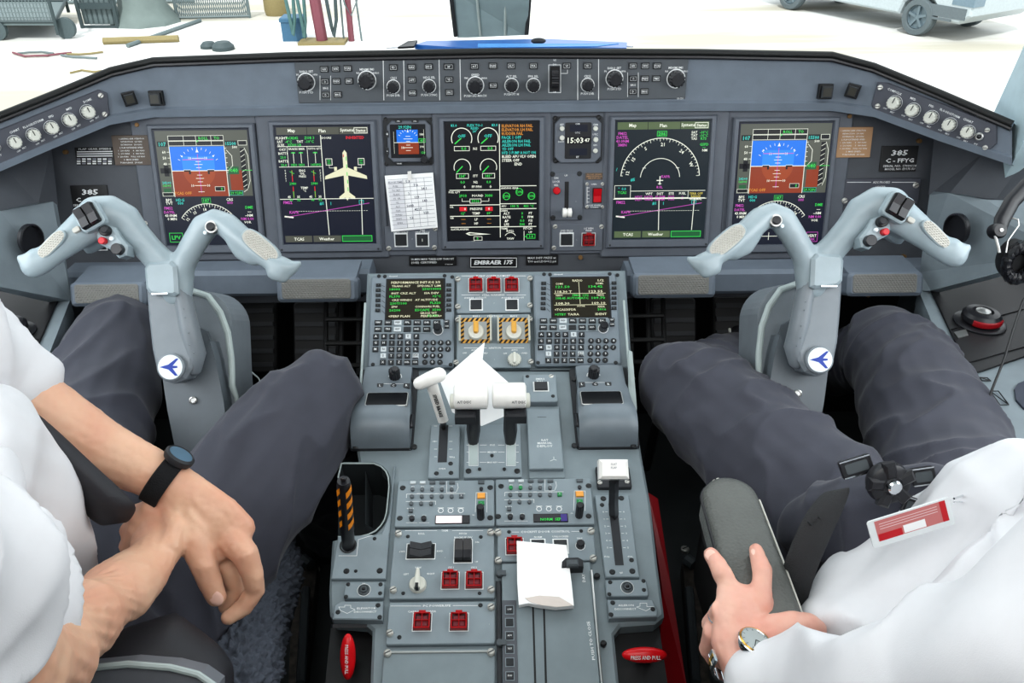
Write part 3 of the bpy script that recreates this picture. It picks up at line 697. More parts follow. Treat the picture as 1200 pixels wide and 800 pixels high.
def eicas(s):
    H = s.H; s.f(0, 0, 100, H, S_BLK, 0); s.l(58, 3, 58, H - 4, W_, .8)
    for x, q in ((18, '83.0'), (46, '83.0')):
        s.arc(x, 17, 10.8, -25, 205, W_, .9); s.t('OFF', x, 14.5, 3.4, C_); s.l(x - 7, 22, x - 1, 17, G_, 1.2); s.f(x - 8, 25, x + 8, 29.5, S_BLK, 4); s.r(x - 8, 25, x + 8, 29.5, W_, .6, 5); s.t('0.0', x + 2, 27.3, 3.2, G_, 6)
        s.arc(x, 47, 8.8, -20, 200, W_, .8); s.l(x - 6, 52, x, 46, G_, 1.1); s.f(x - 6.5, 53.5, x + 6.5, 58.5, S_BLK, 4); s.r(x - 6.5, 53.5, x + 6.5, 58.5, W_, .6, 5); s.t('154°' if x < 30 else '141°', x, 56, 3, G_, 6)
        s.t('0.0', x, 62.5, 2.9, G_); s.t('0', x + 2, 67.5, 2.9, W_); s.t(q, 10 if x < 30 else 53, 3.5, 2.7, C_)
    s.t('FLEX TO-1', 32, 3.5, 2.6, C_); s.t('RESID', 32, 6.5, 2.4, C_); s.t('24°', 32, 9.5, 2.4, C_); s.t('N1', 32, 27.5, 2.8, W_); s.t('ITT', 32, 56, 2.6, W_); s.t('N2', 32, 62.5, 2.6, W_); s.t('FF PPH', 33, 67.5, 2.6, W_)
    s.l(4, 71, 58, 71, W_, .8); s.t('FUEL QTY', 9, 73.3, 2, W_); s.t('2910', 18, 77, 3, G_); s.t('POUND', 34, 77, 2.5, W_); s.t('3000', 46, 77, 3, G_); s.l(17, 80, 17, 83, W_, .5); s.l(17, 83, 25, 83, W_, .5); s.l(46, 80, 46, 83, W_, .5); s.l(38, 83, 46, 83, W_, .5); s.r(25.5, 80.5, 37.5, 85, W_, .6); s.t('5910', 31.5, 82.8, 3, G_)
    s.l(4, 87, 58, 87, W_, .8); s.t('OIL', 5.5, 89, 2, W_); s.f(14, 89, 22, 93.5, S_RED, 2); s.f(42, 89, 50, 93.5, S_RED, 2); s.t('0', 20, 91.2, 2.8, W_); s.t('0', 46, 91.2, 2.8, W_); s.t('PRESSPSI', 32, 91.2, 2.6, W_); s.t('TEMP', 32, 96, 2.6, W_); s.t('12°', 18, 96, 2.7, G_); s.t('09°', 46, 96, 2.7, G_)
    s.l(4, 99, 58, 99, W_, .8); s.t('VIB', 5.5, 101, 2, W_); s.t('LP', 32, 102.5, 2.6, W_); s.t('HP', 32, 107, 2.6, W_)
    for y in (102.5, 107): s.t('----', 18, y, 2.6, A_); s.t('----', 46, y, 2.6, A_)
    s.l(4, 111, 58, 111, W_, .8); s.t('SLAT/FLAP/SPBK', 14, 113.3, 2, W_); s.p([(20, 118), (24, 116.5), (48, 119), (24, 120)], W_, 3); s.p([(22, 118.2), (26, 117.6), (36, 118.6), (26, 119.2)], S_BLK, 4); s.r(29, 121.5, 38, 125.5, W_, .5); s.t('0', 33, 123.6, 2.9, G_); s.t('S/F', 28, 127.5, 2.4, W_)
    for i, (q, m) in enumerate((('ELEVATOR RH FAIL', A_), ('ELEVATOR LH FAIL', A_), ('RUDDER FAIL', A_), ('PACK 1 OFF', C_), ('AILERON RH FAIL', C_), ('AILERON LH FAIL', C_), ('YD OFF', C_), ('HYD 3 PUMP A NOT ON', C_), ('BLEED APU VLV OPEN', W_), ('STEER OFF', W_))):
        s.t(q, 60.5, 4.5 + i * 3.95, 3, m, align=1, w=min(36, 2.05 * len(q)))
    s.t('END', 78, 44, 3, W_); s.l(58, 67, 97, 67, W_, .8); s.t('LANDING GEAR', 68, 69.3, 2, W_)
    for x, y in ((65, 78), (79, 73.5), (92, 78)): s.arc(x, y, 3.7, 0, 360, G_, .7); s.t('DN', x, y, 3, G_)
    s.l(58, 86, 97, 86, W_, .8); s.t('APU', 62, 88.6, 2, W_); s.t('100 %', 74, 88.6, 2.8, G_); s.t('401 °C', 89, 88.6, 2.8, G_); s.l(58, 91.5, 97, 91.5, W_, .8); s.t('CABIN', 62, 93.5, 2, W_)
    for i, (q, r, u_) in enumerate((('ALT', '0', 'FT'), ('RATE', '0', 'FPM'), ('ΔP', '0.0', 'PSI'), ('LFE', '500', 'FT'))): s.t(q, 65, 96.5 + i * 4, 2.7, W_); s.t(r, 82, 96.5 + i * 4, 2.8, G_); s.t(u_, 91, 96.5 + i * 4, 2.6, W_)
    s.l(58, 111, 97, 111, W_, .8); s.t('TRIMS', 62.5, 113, 2, W_); s.t('ROLL', 69, 115.5, 2.5, W_); s.t('YAW', 69, 124, 2.5, W_); s.t('PITCH', 88, 113, 2.5, W_); s.arc(69, 124, 6.5, 30, 150, W_, .6); s.l(62, 129, 76, 129, W_, .6); s.l(84, 116, 84, 128, W_, .6); s.l(84, 122, 87, 122, G_, .8); s.r(87, 119.5, 96, 124, G_, .6); s.t('3.4', 91.5, 121.8, 2.8, G_); s.t('UP', 91, 117.3, 2.3, W_)
for args, fn, lab in (((187.5, 151, 297.5, 287), lambda s: pfd(s, True), 'leftmost display showing a blue and brown horizon behind the left yoke'),
                      ((327, 147, 437, 285.5), mfd_status, 'second display from the left with a cream aeroplane plan on dark blue'),
                      ((522.5, 142.5, 631.5, 282), eicas, 'central black display of round engine gauges and coloured warning text'),
                      ((719.5, 141, 829, 280), mfd_map, 'display with a white compass arc map, right of the centre'),
                      ((861.5, 143, 969.5, 286), lambda s: pfd(s, False), 'rightmost display showing a blue and brown horizon behind the right yoke')):
    t, s = display_unit(*args, lab); fn(s); s.done(t)

# ------------------------------------------------------------------ standby horizon and clock
def octo(P, x0, y0, x1, y1, cut, h):
    a, b_, c, d = P.rect(x0, y0, x1, y1, h); q = cut * P.S(x0, y0)
    return [(a + q, c), (b_ - q, c), (b_, c + q), (b_, d - q), (b_ - q, d), (a + q, d), (a, d - q), (a, c + q)]
t = thing('standby_horizon', 'small square standby horizon instrument with blue sky and brown ground', 'instrument', PP.at(478, 190))
b = MB(); b.prism(octo(PP, 450, 138, 508, 194, 3, .007), .005, .007, DKG, PP.M); b.prism(octo(PP, 454, 141, 505, 190, 6, .014), .005, .014, PANEL, PP.M, bev=.002); b.build('case', t)
s = Scr(PP, 457.5, 145.5, 499, 185, .0145, 100); b = MB(); b.box(s.a, s.b_, s.c, s.d, .012, .0145, S_BLK, PP.M); b.build('screen', t)
s.f(18, 15, 78, 50, S_SKY, 1); s.f(22, 50, 80, 82, S_EAR, 1); s.l(10, 50, 95, 50, W_, 1.5); s.p([(50, 14), (47, 22), (53, 22)], W_, 3)
for k in range(-4, 5): a = math.radians(90 + k * 15); s.l(50 + 26 * math.cos(a), 44 - 26 * math.sin(a), 50 + 30 * math.cos(a), 44 - 30 * math.sin(a), W_, 1.3)
for y, w in ((33, 6), (40, 12), (47, 5), (57, 5), (64, 12), (72, 6)): s.l(50 - w, y, 50 + w, y, W_, 1.5)
s.t('10', 35, 64, 7, W_); s.t('29.92IN', 42, 8, 8, C_); s.r(80, 40, 98, 50, G_, 1.2); s.t('40', 89, 45, 7, G_); s.l(95, 15, 95, 82, W_, .8); s.l(10, 20, 10, 80, W_, .8); s.t('180', 89, 28, 6, W_); s.t('190', 89, 62, 6, W_); s.t('120', 92, 78, 6, G_); s.done(t)
for x, y in ((452, 140), (506, 140), (453, 192), (504, 191)): screw(PP, x, y, 2.6, t, .006, BLACK)
knob(PP, 497.5, 187, 4.6, t, .014, .012, BLACKS, skirt=False)
for x, y, q in ((467, 142, 'STD'), (486.5, 142, 'STD'), (454, 157, '+'), (454, 177, '-'), (468, 191.5, 'CAGE')): button(PP, x, y, 8 if y < 150 or y > 185 else 3, 3 if y < 150 or y > 185 else 8, t, .013, .003, BUTN, t=q, ts=.7)
t = thing('clock', 'square digital clock reading 15:03 at top right of the central display', 'clock', PP.at(675, 190))
b = MB(); b.prism(octo(PP, 648, 136, 706, 190, 2, .007), .005, .007, DKG, PP.M); b.prism(octo(PP, 650, 137.5, 704.5, 191, 7, .014), .005, .014, PANEL, PP.M, bev=.002); b.build('case', t)
plate(PP, 662, 143.5, 693, 186, 'display_window', t, BLACKS, .014, .0148, r=.003, bev=.0004)
s = Scr(PP, 662, 143.5, 693, 186, .0149, 100)
s.f(18, 8, 85, 34, S_NAVY, 1); s.f(18, 95, 85, 120, S_NAVY, 1); s.f(6, 52, 97, 78, S_BLK, 1); s.t('15:03', 40, 65, 20, W_, w=60); s.t('47', 84, 65, 13, W_, w=20); s.done(t)
pr = Print(PP, .0148); pr.t('CHR', 677, 145.2, 2); pr.t('UTC', 677, 155.5, 2.2); pr.t('ET', 677, 184, 2.2); pr.t('SET', 658.5, 146, 2.2); pr.t('CHR', 698, 146, 2.2); pr.t('DATE', 657.5, 166, 2); pr.t('UTC', 697.5, 157.5, 2.2); pr.t('GPS', 697.5, 170, 2); pr.l(666, 165.8, 690, 165.8, .4); pr.done(t)
for x, y, r in ((658.5, 150.5, 2.9), (697.8, 150.5, 2.9), (658.5, 161.5, 3), (698, 163.5, 3), (697.5, 176.5, 2.8)): knob(PP, x, y, r, t, .014, .006, KNOBW, skirt=False, ridges=False)
for x, y in ((650.5, 138.5), (701.5, 137.5), (651, 188.5), (700, 188.5)): screw(PP, x, y, 2.8, t, .007, BLACK)

# note card held by a clip over a small panel
t = thing('switch_panel', 'small two-button panel under the checklist card', 'switch panel', PP.at(484, 292)); plate(PP, 450.5, 265, 513, 293.5, 'face_plate', t, PANEL, .004, .011)
button(PP, 470, 281, 13, 13, t, .011, .003, BUTN, frame=WHT); button(PP, 495, 281, 13, 13, t, .011, .003, BUTN, t='I', tc=S_WHT, ts=.35, frame=WHT)
pr = Print(PP, .011); pr.t('EMER LIGHT', 470, 272.4, 2, w=17); pr.t('GND PROX', 495, 272.2, 2, w=17); pr.t('TERR', 495, 269.8, 2); pr.t('.', 483, 280, 4); pr.done(t)
for x, y in ((455.5, 291), (510, 268), (509, 290)): screw(PP, x, y, 3, t, .011)
t = thing('note_card', 'white handwritten paper card of ruled rows clipped left of the central display', 'card', PP.at(482, 238))
b = MB(); b.slab([PP.at(450.7, 205.8, .015), PP.at(507.5, 202.2, .019), PP.at(513, 266.5, .016), PP.at(458.5, 271.5, .019)], .0006, PAPER); b.build('sheet', t)
INK = mat('ink_grey', '8a8a94', .8, var=0); SHD = mat('shaded_column', 'dcdce0', .8, var=0)
pr = Print(PP, .0195, INK)
def cardpt(a, b_): return (450.7 + 56.8 * a + (458.5 - 450.7 + (54.5 - 56.8) * a) * b_, 205.8 - 3.6 * a + (65.7 + (64.3 - 65.7) * a) * b_)
pr.b.poly([PP.uv(*cardpt(a, b2), .0192) for a, b2 in ((.06, .1), (.36, .1), (.36, .96), (.06, .96))], .0192, SHD, PP.M)
for k in range(13): p, q = cardpt(.05, .08 + k * .073), cardpt(.96, .08 + k * .073); pr.l(*p, *q, .35)
for a in (.36, .5, .64, .8): p, q = cardpt(a, .08), cardpt(a, .95); pr.l(*p, *q, .3)
for k, q in enumerate(('BLOCK TIME', 'FUEL', 'TO WT', 'FLAPS', 'V1  VR', 'V2', 'ALT', 'SQK', 'WIND', 'RWY', 'QNH')): p = cardpt(.2, .13 + k * .073); pr.t(q, *p, 2.1, rot=.03)
for k, q in enumerate(('5.3', '7 b', '34.1', '2', '129', '140', '5000', '4217', '220', '23')): p = cardpt(.46 + (k % 3) * .16, .13 + k * .073); pr.t(q, *p, 3, rot=.1, m=mat('ink%d' % k, '55566a', .8, var=0))
pr.done(t)
b = MB(); b.slab([PP.at(477.5, 201, .024), PP.at(481.8, 200.6, .024), PP.at(482.6, 211, .021), PP.at(478, 211.4, .021)], .002, WHITEP); b.build('clip', t)

# landing gear panel, red switch, warning panel
t = thing('landing_gear_panel', 'landing gear lever panel with red lock button and white wheel lever below the clock', 'lever panel', PP.at(663, 258)); plate(PP, 645, 202, 683, 258, 'face_plate', t, PANEL, .004, .009)
u, v = PP.uv(664, 229, .009); k = PP.S(664, 230); b = MB(); b.box(u - 2.4 * k, u + 2.4 * k, v - 22 * k, v + 16 * k, .0088, .0094, BLACK, PP.M); b.build('slot', t)
u, v = PP.uv(664.5, 249, .03); b = MB(); b.tube([PP.M @ V((u, v, .005)), PP.M @ V((u, v, .03))], .003, SILV)
M = PP.M @ Matrix.Translation((u - 5.6 * k, v, .032)) @ Matrix.Rotation(PI / 2, 4, 'Y'); b.lathe([(.004, 0), (.0095, .001), (.0095, 4.6 * k), (.0075, 5 * k), (.0075, 6.2 * k), (.0095, 6.6 * k), (.0095, 11.2 * k - .001), (.004, 11.2 * k)], WHITEP, M); b.build('wheel_lever', t)
b = MB(); u, v = PP.uv(652.5, 223.5, .012); b.lathe([(4.4 * k, 0), (4.2 * k, .006), (3.4 * k, .0085), (.0002, .009)], REDL, PP.M @ Matrix.Translation((u, v, .009))); b.build('lock_button', t)
pr = Print(PP, .009); pr.t('DN', 652, 208.5, 2.3); pr.t('LOCK', 652, 212.7, 2.3); pr.t('REL', 652, 216.8, 2.3); pr.t('UP', 663.5, 205.7, 2.3); pr.t('.', 675, 236, 3); pr.done(t)
for x, y in ((647.5, 204), (679, 203.5), (648, 255), (679.5, 254.5)): screw(PP, x, y, 3, t, .009, SCRD)
t = thing('placard', 'small brown three-line placard beside the landing gear lever', 'placard', PP.at(697, 206)); plate(PP, 686, 202.5, 707, 210.5, 'plate', t, BRN, .004, .0065, r=0, bev=.0003)
pr = Print(PP, .0065, TAN); pr.t('NOSE GEAR', 696.5, 204.4, 1.6, w=17); pr.t('EMER EXTENSION', 696.5, 206.6, 1.6, w=18); pr.t('BELOW 250', 696.5, 208.8, 1.6, w=14); pr.done(t)
t = thing('toggle_panel', 'small panel with one red rocker switch beside the landing gear lever', 'switch panel', PP.at(697, 243)); plate(PP, 685, 213.5, 709, 244.5, 'face_plate', t, PANEL, .004, .009)
u, v = PP.uv(700, 229, .012); b = MB(); b.box(u - 5.5 * k, u + 5.5 * k, v - 8.8 * k, v + 8.8 * k, .009, .0105, BLACK, PP.M); b.box(u - 4.6 * k, u + 4.6 * k, v - 8 * k, v, .0105, .0135, REDL, PP.M, bev=.001); b.prism([(v, .0105), (v + 8 * k, .0105), (v + 8 * k, .0185), (v, .0135)], u - 4.6 * k, u + 4.6 * k, REDL, PP.M @ Matrix(((0, 0, 1, 0), (1, 0, 0, 0), (0, 1, 0, 0), (0, 0, 0, 1)))); b.build('rocker', t)
pr = Print(PP, .009); pr.t('OPEN', 696, 215.8, 1.8); pr.t('NOSE WHEEL', 696.5, 240.5, 1.8, w=17); pr.t('TOWING', 696.5, 242.8, 1.6); pr.l(688, 219, 688, 238, .7)
for q in range(5): pr.l(688, 220 + q * 4.2, 690.5, 220 + q * 4.2, .5)
pr.done(t)
for x, y in ((688, 215.5), (706, 215.5), (688, 242.3), (706, 242.3)): screw(PP, x, y, 2, t, .009)
t = thing('switch_panel', 'small panel with one black and one red square button right of the central display', 'switch panel', PP.at(676, 293)); plate(PP, 646.5, 263, 708, 294, 'face_plate', t, PANEL, .004, .009)
button(PP, 664, 280.5, 13.5, 13, t, .009, .003, BUTN, frame=WHT); guard(PP, 689.7, 280.5, 13.5, 13, t, .009)
pr = Print(PP, .009); pr.t('GND PROX', 664, 270, 2, w=15); pr.t('FLAP OVRD', 664, 272.4, 2, w=15); pr.t('LG WRN', 690, 267.5, 2); pr.t('INHIB', 690, 270, 2); pr.t('.', 676, 281, 3); pr.done(t)
for x, y in ((650.5, 265.5), (705, 265.5), (649, 290.5)): screw(PP, x, y, 2.8, t, .009)

# placards
def placard(x0, y0, x1, y1, m, lab, lines, h=.006, border=None, base=.0):
    t = thing('placard', lab, 'placard', PP.at((x0 + x1) / 2, (y0 + y1) / 2)); plate(PP, x0, y0, x1, y1, 'plate', t, m, base, h, r=.0015, bev=.0004)
    pr = Print(PP, h)
    if border: pr.r(x0 + 1.2, y0 + 1.2, x1 - 1.2, y1 - 1.2, .8)
    for l in lines: pr.t(*l[:4], **(l[4] if len(l) > 4 else {}))
    pr.done(t); return t
placard(479.5, 300, 535, 311.5, BLACK, 'black take-off thrust placard left of the type name plate', [('10-MIN MAX TAKE-OFF THRUST', 507, 303.5, 2.3, dict(w=50)), ('(OEI) CERTIFIED', 497, 307.8, 2.3, dict(w=30)), ('170-42311-401', 526, 309.6, 1.1)], .004)
placard(550.5, 301, 606.5, 314, BLACK, 'black EMBRAER 175 name plate with white border under the central display', [('EMBRAER 175', 578.5, 307.4, 4.6, dict(w=45, shear=.25, bold=.04))], .004, border=1)
placard(616.5, 298.5, 654, 310.5, BLACK, 'black pressure limit placard right of the type name plate', [('MAX DIFF PRESS at', 635, 302, 2.4, dict(w=33)), ('T/O and LDG=0.2 psi', 635, 306.5, 2.4, dict(w=33))], .004)
for (x0, y0), side in (((84, 217), 'half hidden behind the left yoke'), ((1032, 171), 'above the right yoke')):
    x1, y1 = x0 + 43, y0 + 30; cx = (x0 + x1) / 2 + (1 if x0 > 500 else 0)
    placard(x0, y0, x1, y1, BLACK, 'black registration plate reading 385 %s' % side, [('385', cx, y0 + 8, 6.2, dict(w=19, shear=.15, bold=.03)), ('C - FFYG', cx, y0 + 17, 4.8, dict(w=33, bold=.03)), ('SERIAL NO. 17000110', cx, y0 + 23.3, 2.6, dict(w=39)), ('MODEL NO. EY175 SU', cx, y0 + 27, 2.5, dict(w=35))], .003)
lim = [('1. LANDING GEAR OPERATION', 2.2, 20), ('RETRACTION   250 KIAS', 2, 17), ('EXTENSION   250 KIAS', 2, 17), ('2. FLAP EXTENDED SPEED', 2.2, 19), ('1  230 KIAS     4  180 KIAS', 2, 21), ('2  215 KIAS     5  180 KIAS', 2, 21), ('3  200 KIAS    FULL 165 KIAS', 2, 22), ('3. MAX SPEED', 2.1, 12), ('TURBULENCE   250 KIAS', 2, 18)]
for (x0, y0, x1, y1, m, lab) in ((132.5, 158.5, 175.5, 193.5, BRN, 'brown speed limit placard beside the left horizon display'), (978.5, 149, 1021.5, 184.5, TAN, 'shiny tan speed limit placard beside the right horizon display')):
    placard(x0, y0, x1, y1, m, lab, [(q, (x0 + x1) / 2, y0 + 4 + i * 3.5, s_ * .8, dict(w=w * 1.45)) for i, (q, s_, w) in enumerate(lim)], .0085)
t = placard(88.5, 172.5, 133, 193.5, BLACK, 'black and white speed table placard at the far left of the panel', [('FLAP GEAR SPEEDS', 111, 174.5, 1.9, dict(w=38))], .0025)
pr = Print(PP, .0035)
for i in range(3): pr.f(90, 177 + i * 2.6, 132, 178.2 + i * 2.6, WHT)
for i in range(3):
    for j in range(7): pr.f(90 + j * 6.1, 185.5 + i * 2.6, 94.4 + j * 6.1, 187.2 + i * 2.6, WHT if (i + j) % 3 else INK)
pr.done(t, 'table_print')
# side switch panels either side, half hidden by the yokes
def sub(x0, y0, x1, y1, lab, title, sub_t, boxes, screws, lines=()):
    t = thing('switch_panel', lab, 'switch panel', PP.at((x0 + x1) / 2, y1)); plate(PP, x0, y0, x1, y1, 'face_plate', t, DIMM, 0, .006)
    pr = Print(PP, .006); c = (x0 + x1) / 2
    if title: pr.t(title, c, y0 + 4.5, 2.6); w = len(title) * 1.25; pr.l(x0 + 5, y0 + 4.5, c - w, y0 + 4.5, .7); pr.l(c + w, y0 + 4.5, x1 - 5, y0 + 4.5, .7)
    for q in sub_t: pr.t(*q)
    for x, y in boxes: button(PP, x, y, 12, 12, t, .006, .003, BUTN, frame=WHT)
    for a in lines: pr.l(*a)
    for x, y in screws: screw(PP, x, y, 3.4, t, .006, hh=.004)
    pr.done(t)
sub(988, 209, 1078, 240, 'dark ADS PROBES heater switch panel behind the right yoke', 'ADS PROBES', [('HEATER', 1032, 219, 2.4)], [(1031, 228)], [(1073, 217), (989.5, 235)])
sub(986, 244, 1078, 280, 'dark slide lever panel below the heater panel behind the right yoke', None, [('NORM', 1004, 252, 2.4)], [(1050, 262)], [(985.5, 275)], [(991, 253, 998, 253, .7), (993, 260, 1000, 262, 1.2)])
sub(90, 262, 172, 292, 'dark reversionary switch panel behind the left yoke', None, [('ADS', 160, 262, 2.4), ('DISPLAYS', 140, 252, 2.2)], [(160, 275), (118, 286)], [(170, 262)], [(155, 257, 165, 257, .7)])
# ================================================================== pedestal body
pd = thing('pedestal', 'grey centre pedestal console running aft between the two crew seats', 'pedestal', (0, .9, 0))
def wpt(P, u, v, h=0.): return P.M @ V((u, v, h))
HWU = .214                                   # half width of the upper run
# top deck of the two sloping parts, as one solid with tapered sides
v_fwd = MCP.uv(580, 318)[1]; v_j = 0.0
v_aft = PED.uv(580, 812)[1]; v_step = PED.uv(580, 728)[1]
b = MB()
L0, L1 = PED.uv(433, 800)[0], PED.uv(720, 800)[0]
# outline of the sloping deck in PED coordinates (left side first)
def o(px, py): return PED.uv(px, py)
deck = [o(427, 432), o(420, 480), o(418, 528), o(420, 539), o(399, 539), o(399, 542.5), o(438, 542.5), o(446.5, 546.5), o(452, 552), o(455, 559), o(456, 570), o(453, 600), o(450.5, 609), o(446, 616), o(440, 622), o(432, 626), o(423, 628.3), o(414, 629), o(396, 629.5), o(389, 631), o(385, 690), o(386, 718), o(392, 727), o(428, 730), o(436, 737), o(433, 812), o(727, 812), o(720, 742), o(728, 732),
        o(768, 729), o(779, 720), o(778, 712), o(771, 660), o(763, 590), o(752, 530), o(738, 432)]
b.prism(deck, -.028, -.003, PEDM, PED.M, bev=.004)
# left storage bin opening is built as a dark tray on top of the deck further down
b.build('deck', pd)
b = MB(); u0, u1 = MCP.uv(431, 330)[0] - .003, MCP.uv(732, 330)[0] + .004
b.prism([(u0, -.004), (u1, -.004), (u1, v_fwd + .003), (u0, v_fwd + .003)], -.03, -.006, PEDM, MCP.M, bev=.004); b.build('forward_deck', pd)
# side skirts down to the floor
b = MB(); P0 = PED.M
cor = [(-.2, .36), (-.2, .02), (-.205, -.11), (-.19, -.28), (-.155, -.30), (-.15, -.45)]
for sg in (-1, 1):
    top = []
    for x, v in ((.208, -.0), (.218, -.12), (.2, -.30), (.15, -.33), (.148, v_aft)):
        p = wpt(PED, sg * x, v, -.02); top.append(V((sg * (abs(p.x) - .0), p.y, p.z)))
    ptop = wpt(MCP, sg * .205, v_fwd, -.02); top = [ptop] + top
    vs = top + [V((sg * min(abs(p.x), .17), p.y, .02)) for p in top]; n = len(top)
    b.add(vs, [(i, i + 1, i + 1 + n, i + n) if sg > 0 else (i + 1, i, i + n, i + 1 + n) for i in range(n - 1)], SILVF)
b.build('side_skirts', pd)

# ================================================================== the two keyboard-and-screen units
F1 = [('PERF', 'NAV', 'PREV', 'FPL', 'PROG', 'DIR', 'DL'), ('MENU', 'TRS', 'NEXT', '', 'RAD', 'RADIO', 'TCAS')]
AL = ['ABCDEF', 'GHIJKL', 'MNOPQR', ' STUVW', ' XYZ']
NU = ['123±', '456/', '789', '.0-']
def mcdu(dx, dy, lab, content):
    P = MCP; X = lambda x: x + dx; Y = lambda y: y + dy
    t = thing('control_display_unit', lab, 'control unit', P.at(X(481), Y(428)))
    H0 = .010
    plate(P, X(432.5), Y(322.5), X(532), Y(430), 'housing', t, CDM, -.02, H0, r=.004, bev=.003)
    u0, u1, v0, v1 = P.rect(X(454), Y(328), X(519.5), Y(373.5), H0)
    b = MB(); b.box(u0 - .0035, u1 + .0035, v0 - .003, v1 + .003, H0 - .004, H0 + .0003, BLACKS, P.M); b.box(u0, u1, v0, v1, H0 - .004, H0 + .0012, S_BRW, P.M); b.build('screen', t)
    s = Scr(P, X(454), Y(328), X(519.5), Y(373.5), H0 + .0012); content(s); s.done(t)
    plate(P, X(440), Y(374.5), X(519.5), Y(390.5), 'key_panel', t, PEDL, H0, H0 + .001, r=.001, bev=.0003)
    pr = Print(P, H0 + .001); H1 = H0 + .001
    for i in range(6):
        yl = 334.3 + i * 5.9 ; yr = 334 + i * 5.9
        for x, y in ((443.6 - i * .15, yl), (526, yr)): button(P, X(x), Y(y), 5.6, 3.4, t, H0, .003, BUTN, name='line_key', t='-', ts=.5)
        pr.l(X(447.5), Y(yl), X(451), Y(yl + 1.6 + i * .4), .5, DKG); pr.l(X(521.5), Y(yr + 1.6 + i * .3), X(524), Y(yr), .5, DKG)
    xs = (443.5, 455, 466.3, 477.7, 489, 500.5, 512)
    for r in range(2):
        for i, x in enumerate(xs):
            if r == 1 and i == 6: continue
            lt = i == 2; q = F1[r][i]
            button(P, X(x - r * .4), Y(378.3 + 7.8 * r), 8.4, 5.4, t, H1, .003, BUTL if lt else BUTN, t=q or None, tc=BLACK if lt else WHT, name='function_key', ts=.5, tw=.62)
    for y, q in ((377.3, 'BRT'), (382.6, 'DIM')): button(P, X(523.7), Y(y), 5.4, 4.3, t, H0, .003, BUTN, t=q, name='function_key', tw=.7, ts=.5)
    for r, row in enumerate(AL):
        for i, ch in enumerate(row):
            if ch == ' ': continue
            x = 440.8 + 9.45 * i - r * .35; y = 394.6 + 7.55 * r; lt = ch in 'ENSW' and not (ch == 'W')
            button(P, X(x), Y(y), 6.4, 5.6, t, H0, .0035, BUTL if lt else BUTN, t=ch, tc=BLACK if lt else WHT, name='key', ts=.68)
    for q, i in (('DEL', 4), ('CLR', 5)): button(P, X(439.4 + 9.45 * i), Y(424.8), 7, 5.6, t, H0, .0035, BUTN, t=q, name='key', tw=.75, ts=.5)
    button(P, X(439.9 + 9.45 * 5), Y(417.2), 6.8, 5.6, t, H0, .0035, BUTL, t='SP', tc=BLACK, name='key', tw=.7, ts=.5)
    for r, row in enumerate(NU):
        for i, ch in enumerate(row): button(P, X(499 + 8.8 * i - r * .35), Y(401.8 + 7.6 * r), 6.6, 5.9, t, H0, .0035, BUTN, t=ch, name='number_key', rnd=True, ts=.66)
    knob(P, X(513.3), Y(387), 5.2, t, H1, .02, BLACKS, mark=None)
    for x, y in ((444, 323.5), (451, 323.8), (521, 323), (530, 324.5), (437, 427), (528, 427)): screw(P, X(x), Y(y), 2.3, t, H0, SCRD)
    pr.t('Honeywell', X(461), Y(323.8), 1.5); pr.done(t)
def c_perf(s):
    s.t('PERFORMANCE INIT-KG 3/3', 50, 5, 4.6, S_CRM, w=88)
    s.t('TRANS ALT', 24, 12, 3.8, S_CRM, w=34); s.t('SPD/ALT LIM', 74, 12, 3.8, S_CRM, w=42)
    s.t('18000', 13, 18, 4.4, S_GRN, w=19); s.t('250/10000', 79, 18, 4.4, S_GRN, w=34)
    s.t('INIT CRZ ALT', 29, 26, 3.8, S_CRM, w=44); s.t('ISA DEV', 79, 26, 3.8, S_CRM, w=26)
    s.t('FL370', 13, 32, 4.4, S_GRN, w=19); s.t('+2°C', 88, 32, 4.4, S_GRN, w=15)
    s.t('CRZ WINDS   AT ALTITUDE', 49, 39, 3.8, S_CRM, w=82); s.t('230T/100', 20, 45.5, 4.4, S_GRN, w=30); s.t('FL320', 86, 45, 4.4, S_GRN, w=19)
    s.t('ZFW', 13, 52, 3.8, S_CRM, w=11); s.t('CONNORS FUEL', 72, 52, 3.8, S_CRM, w=44); s.t('26200', 14, 58.5, 4.4, S_GRN, w=20); s.t('ESCAPE  3500', 73, 58.5, 4.4, S_GRN, w=46)
    s.t('GROSS WT', 74, 64.5, 3.8, S_CRM, w=30); s.t('32186', 82, 69.5, 4.4, S_GRN, w=19)
    s.t('<PERF PLAN', 22, s.H - 5, 4.2, S_CRM, w=38); s.t('PERF DATA>', 79, s.H - 5, 4.2, S_CRM, w=37)
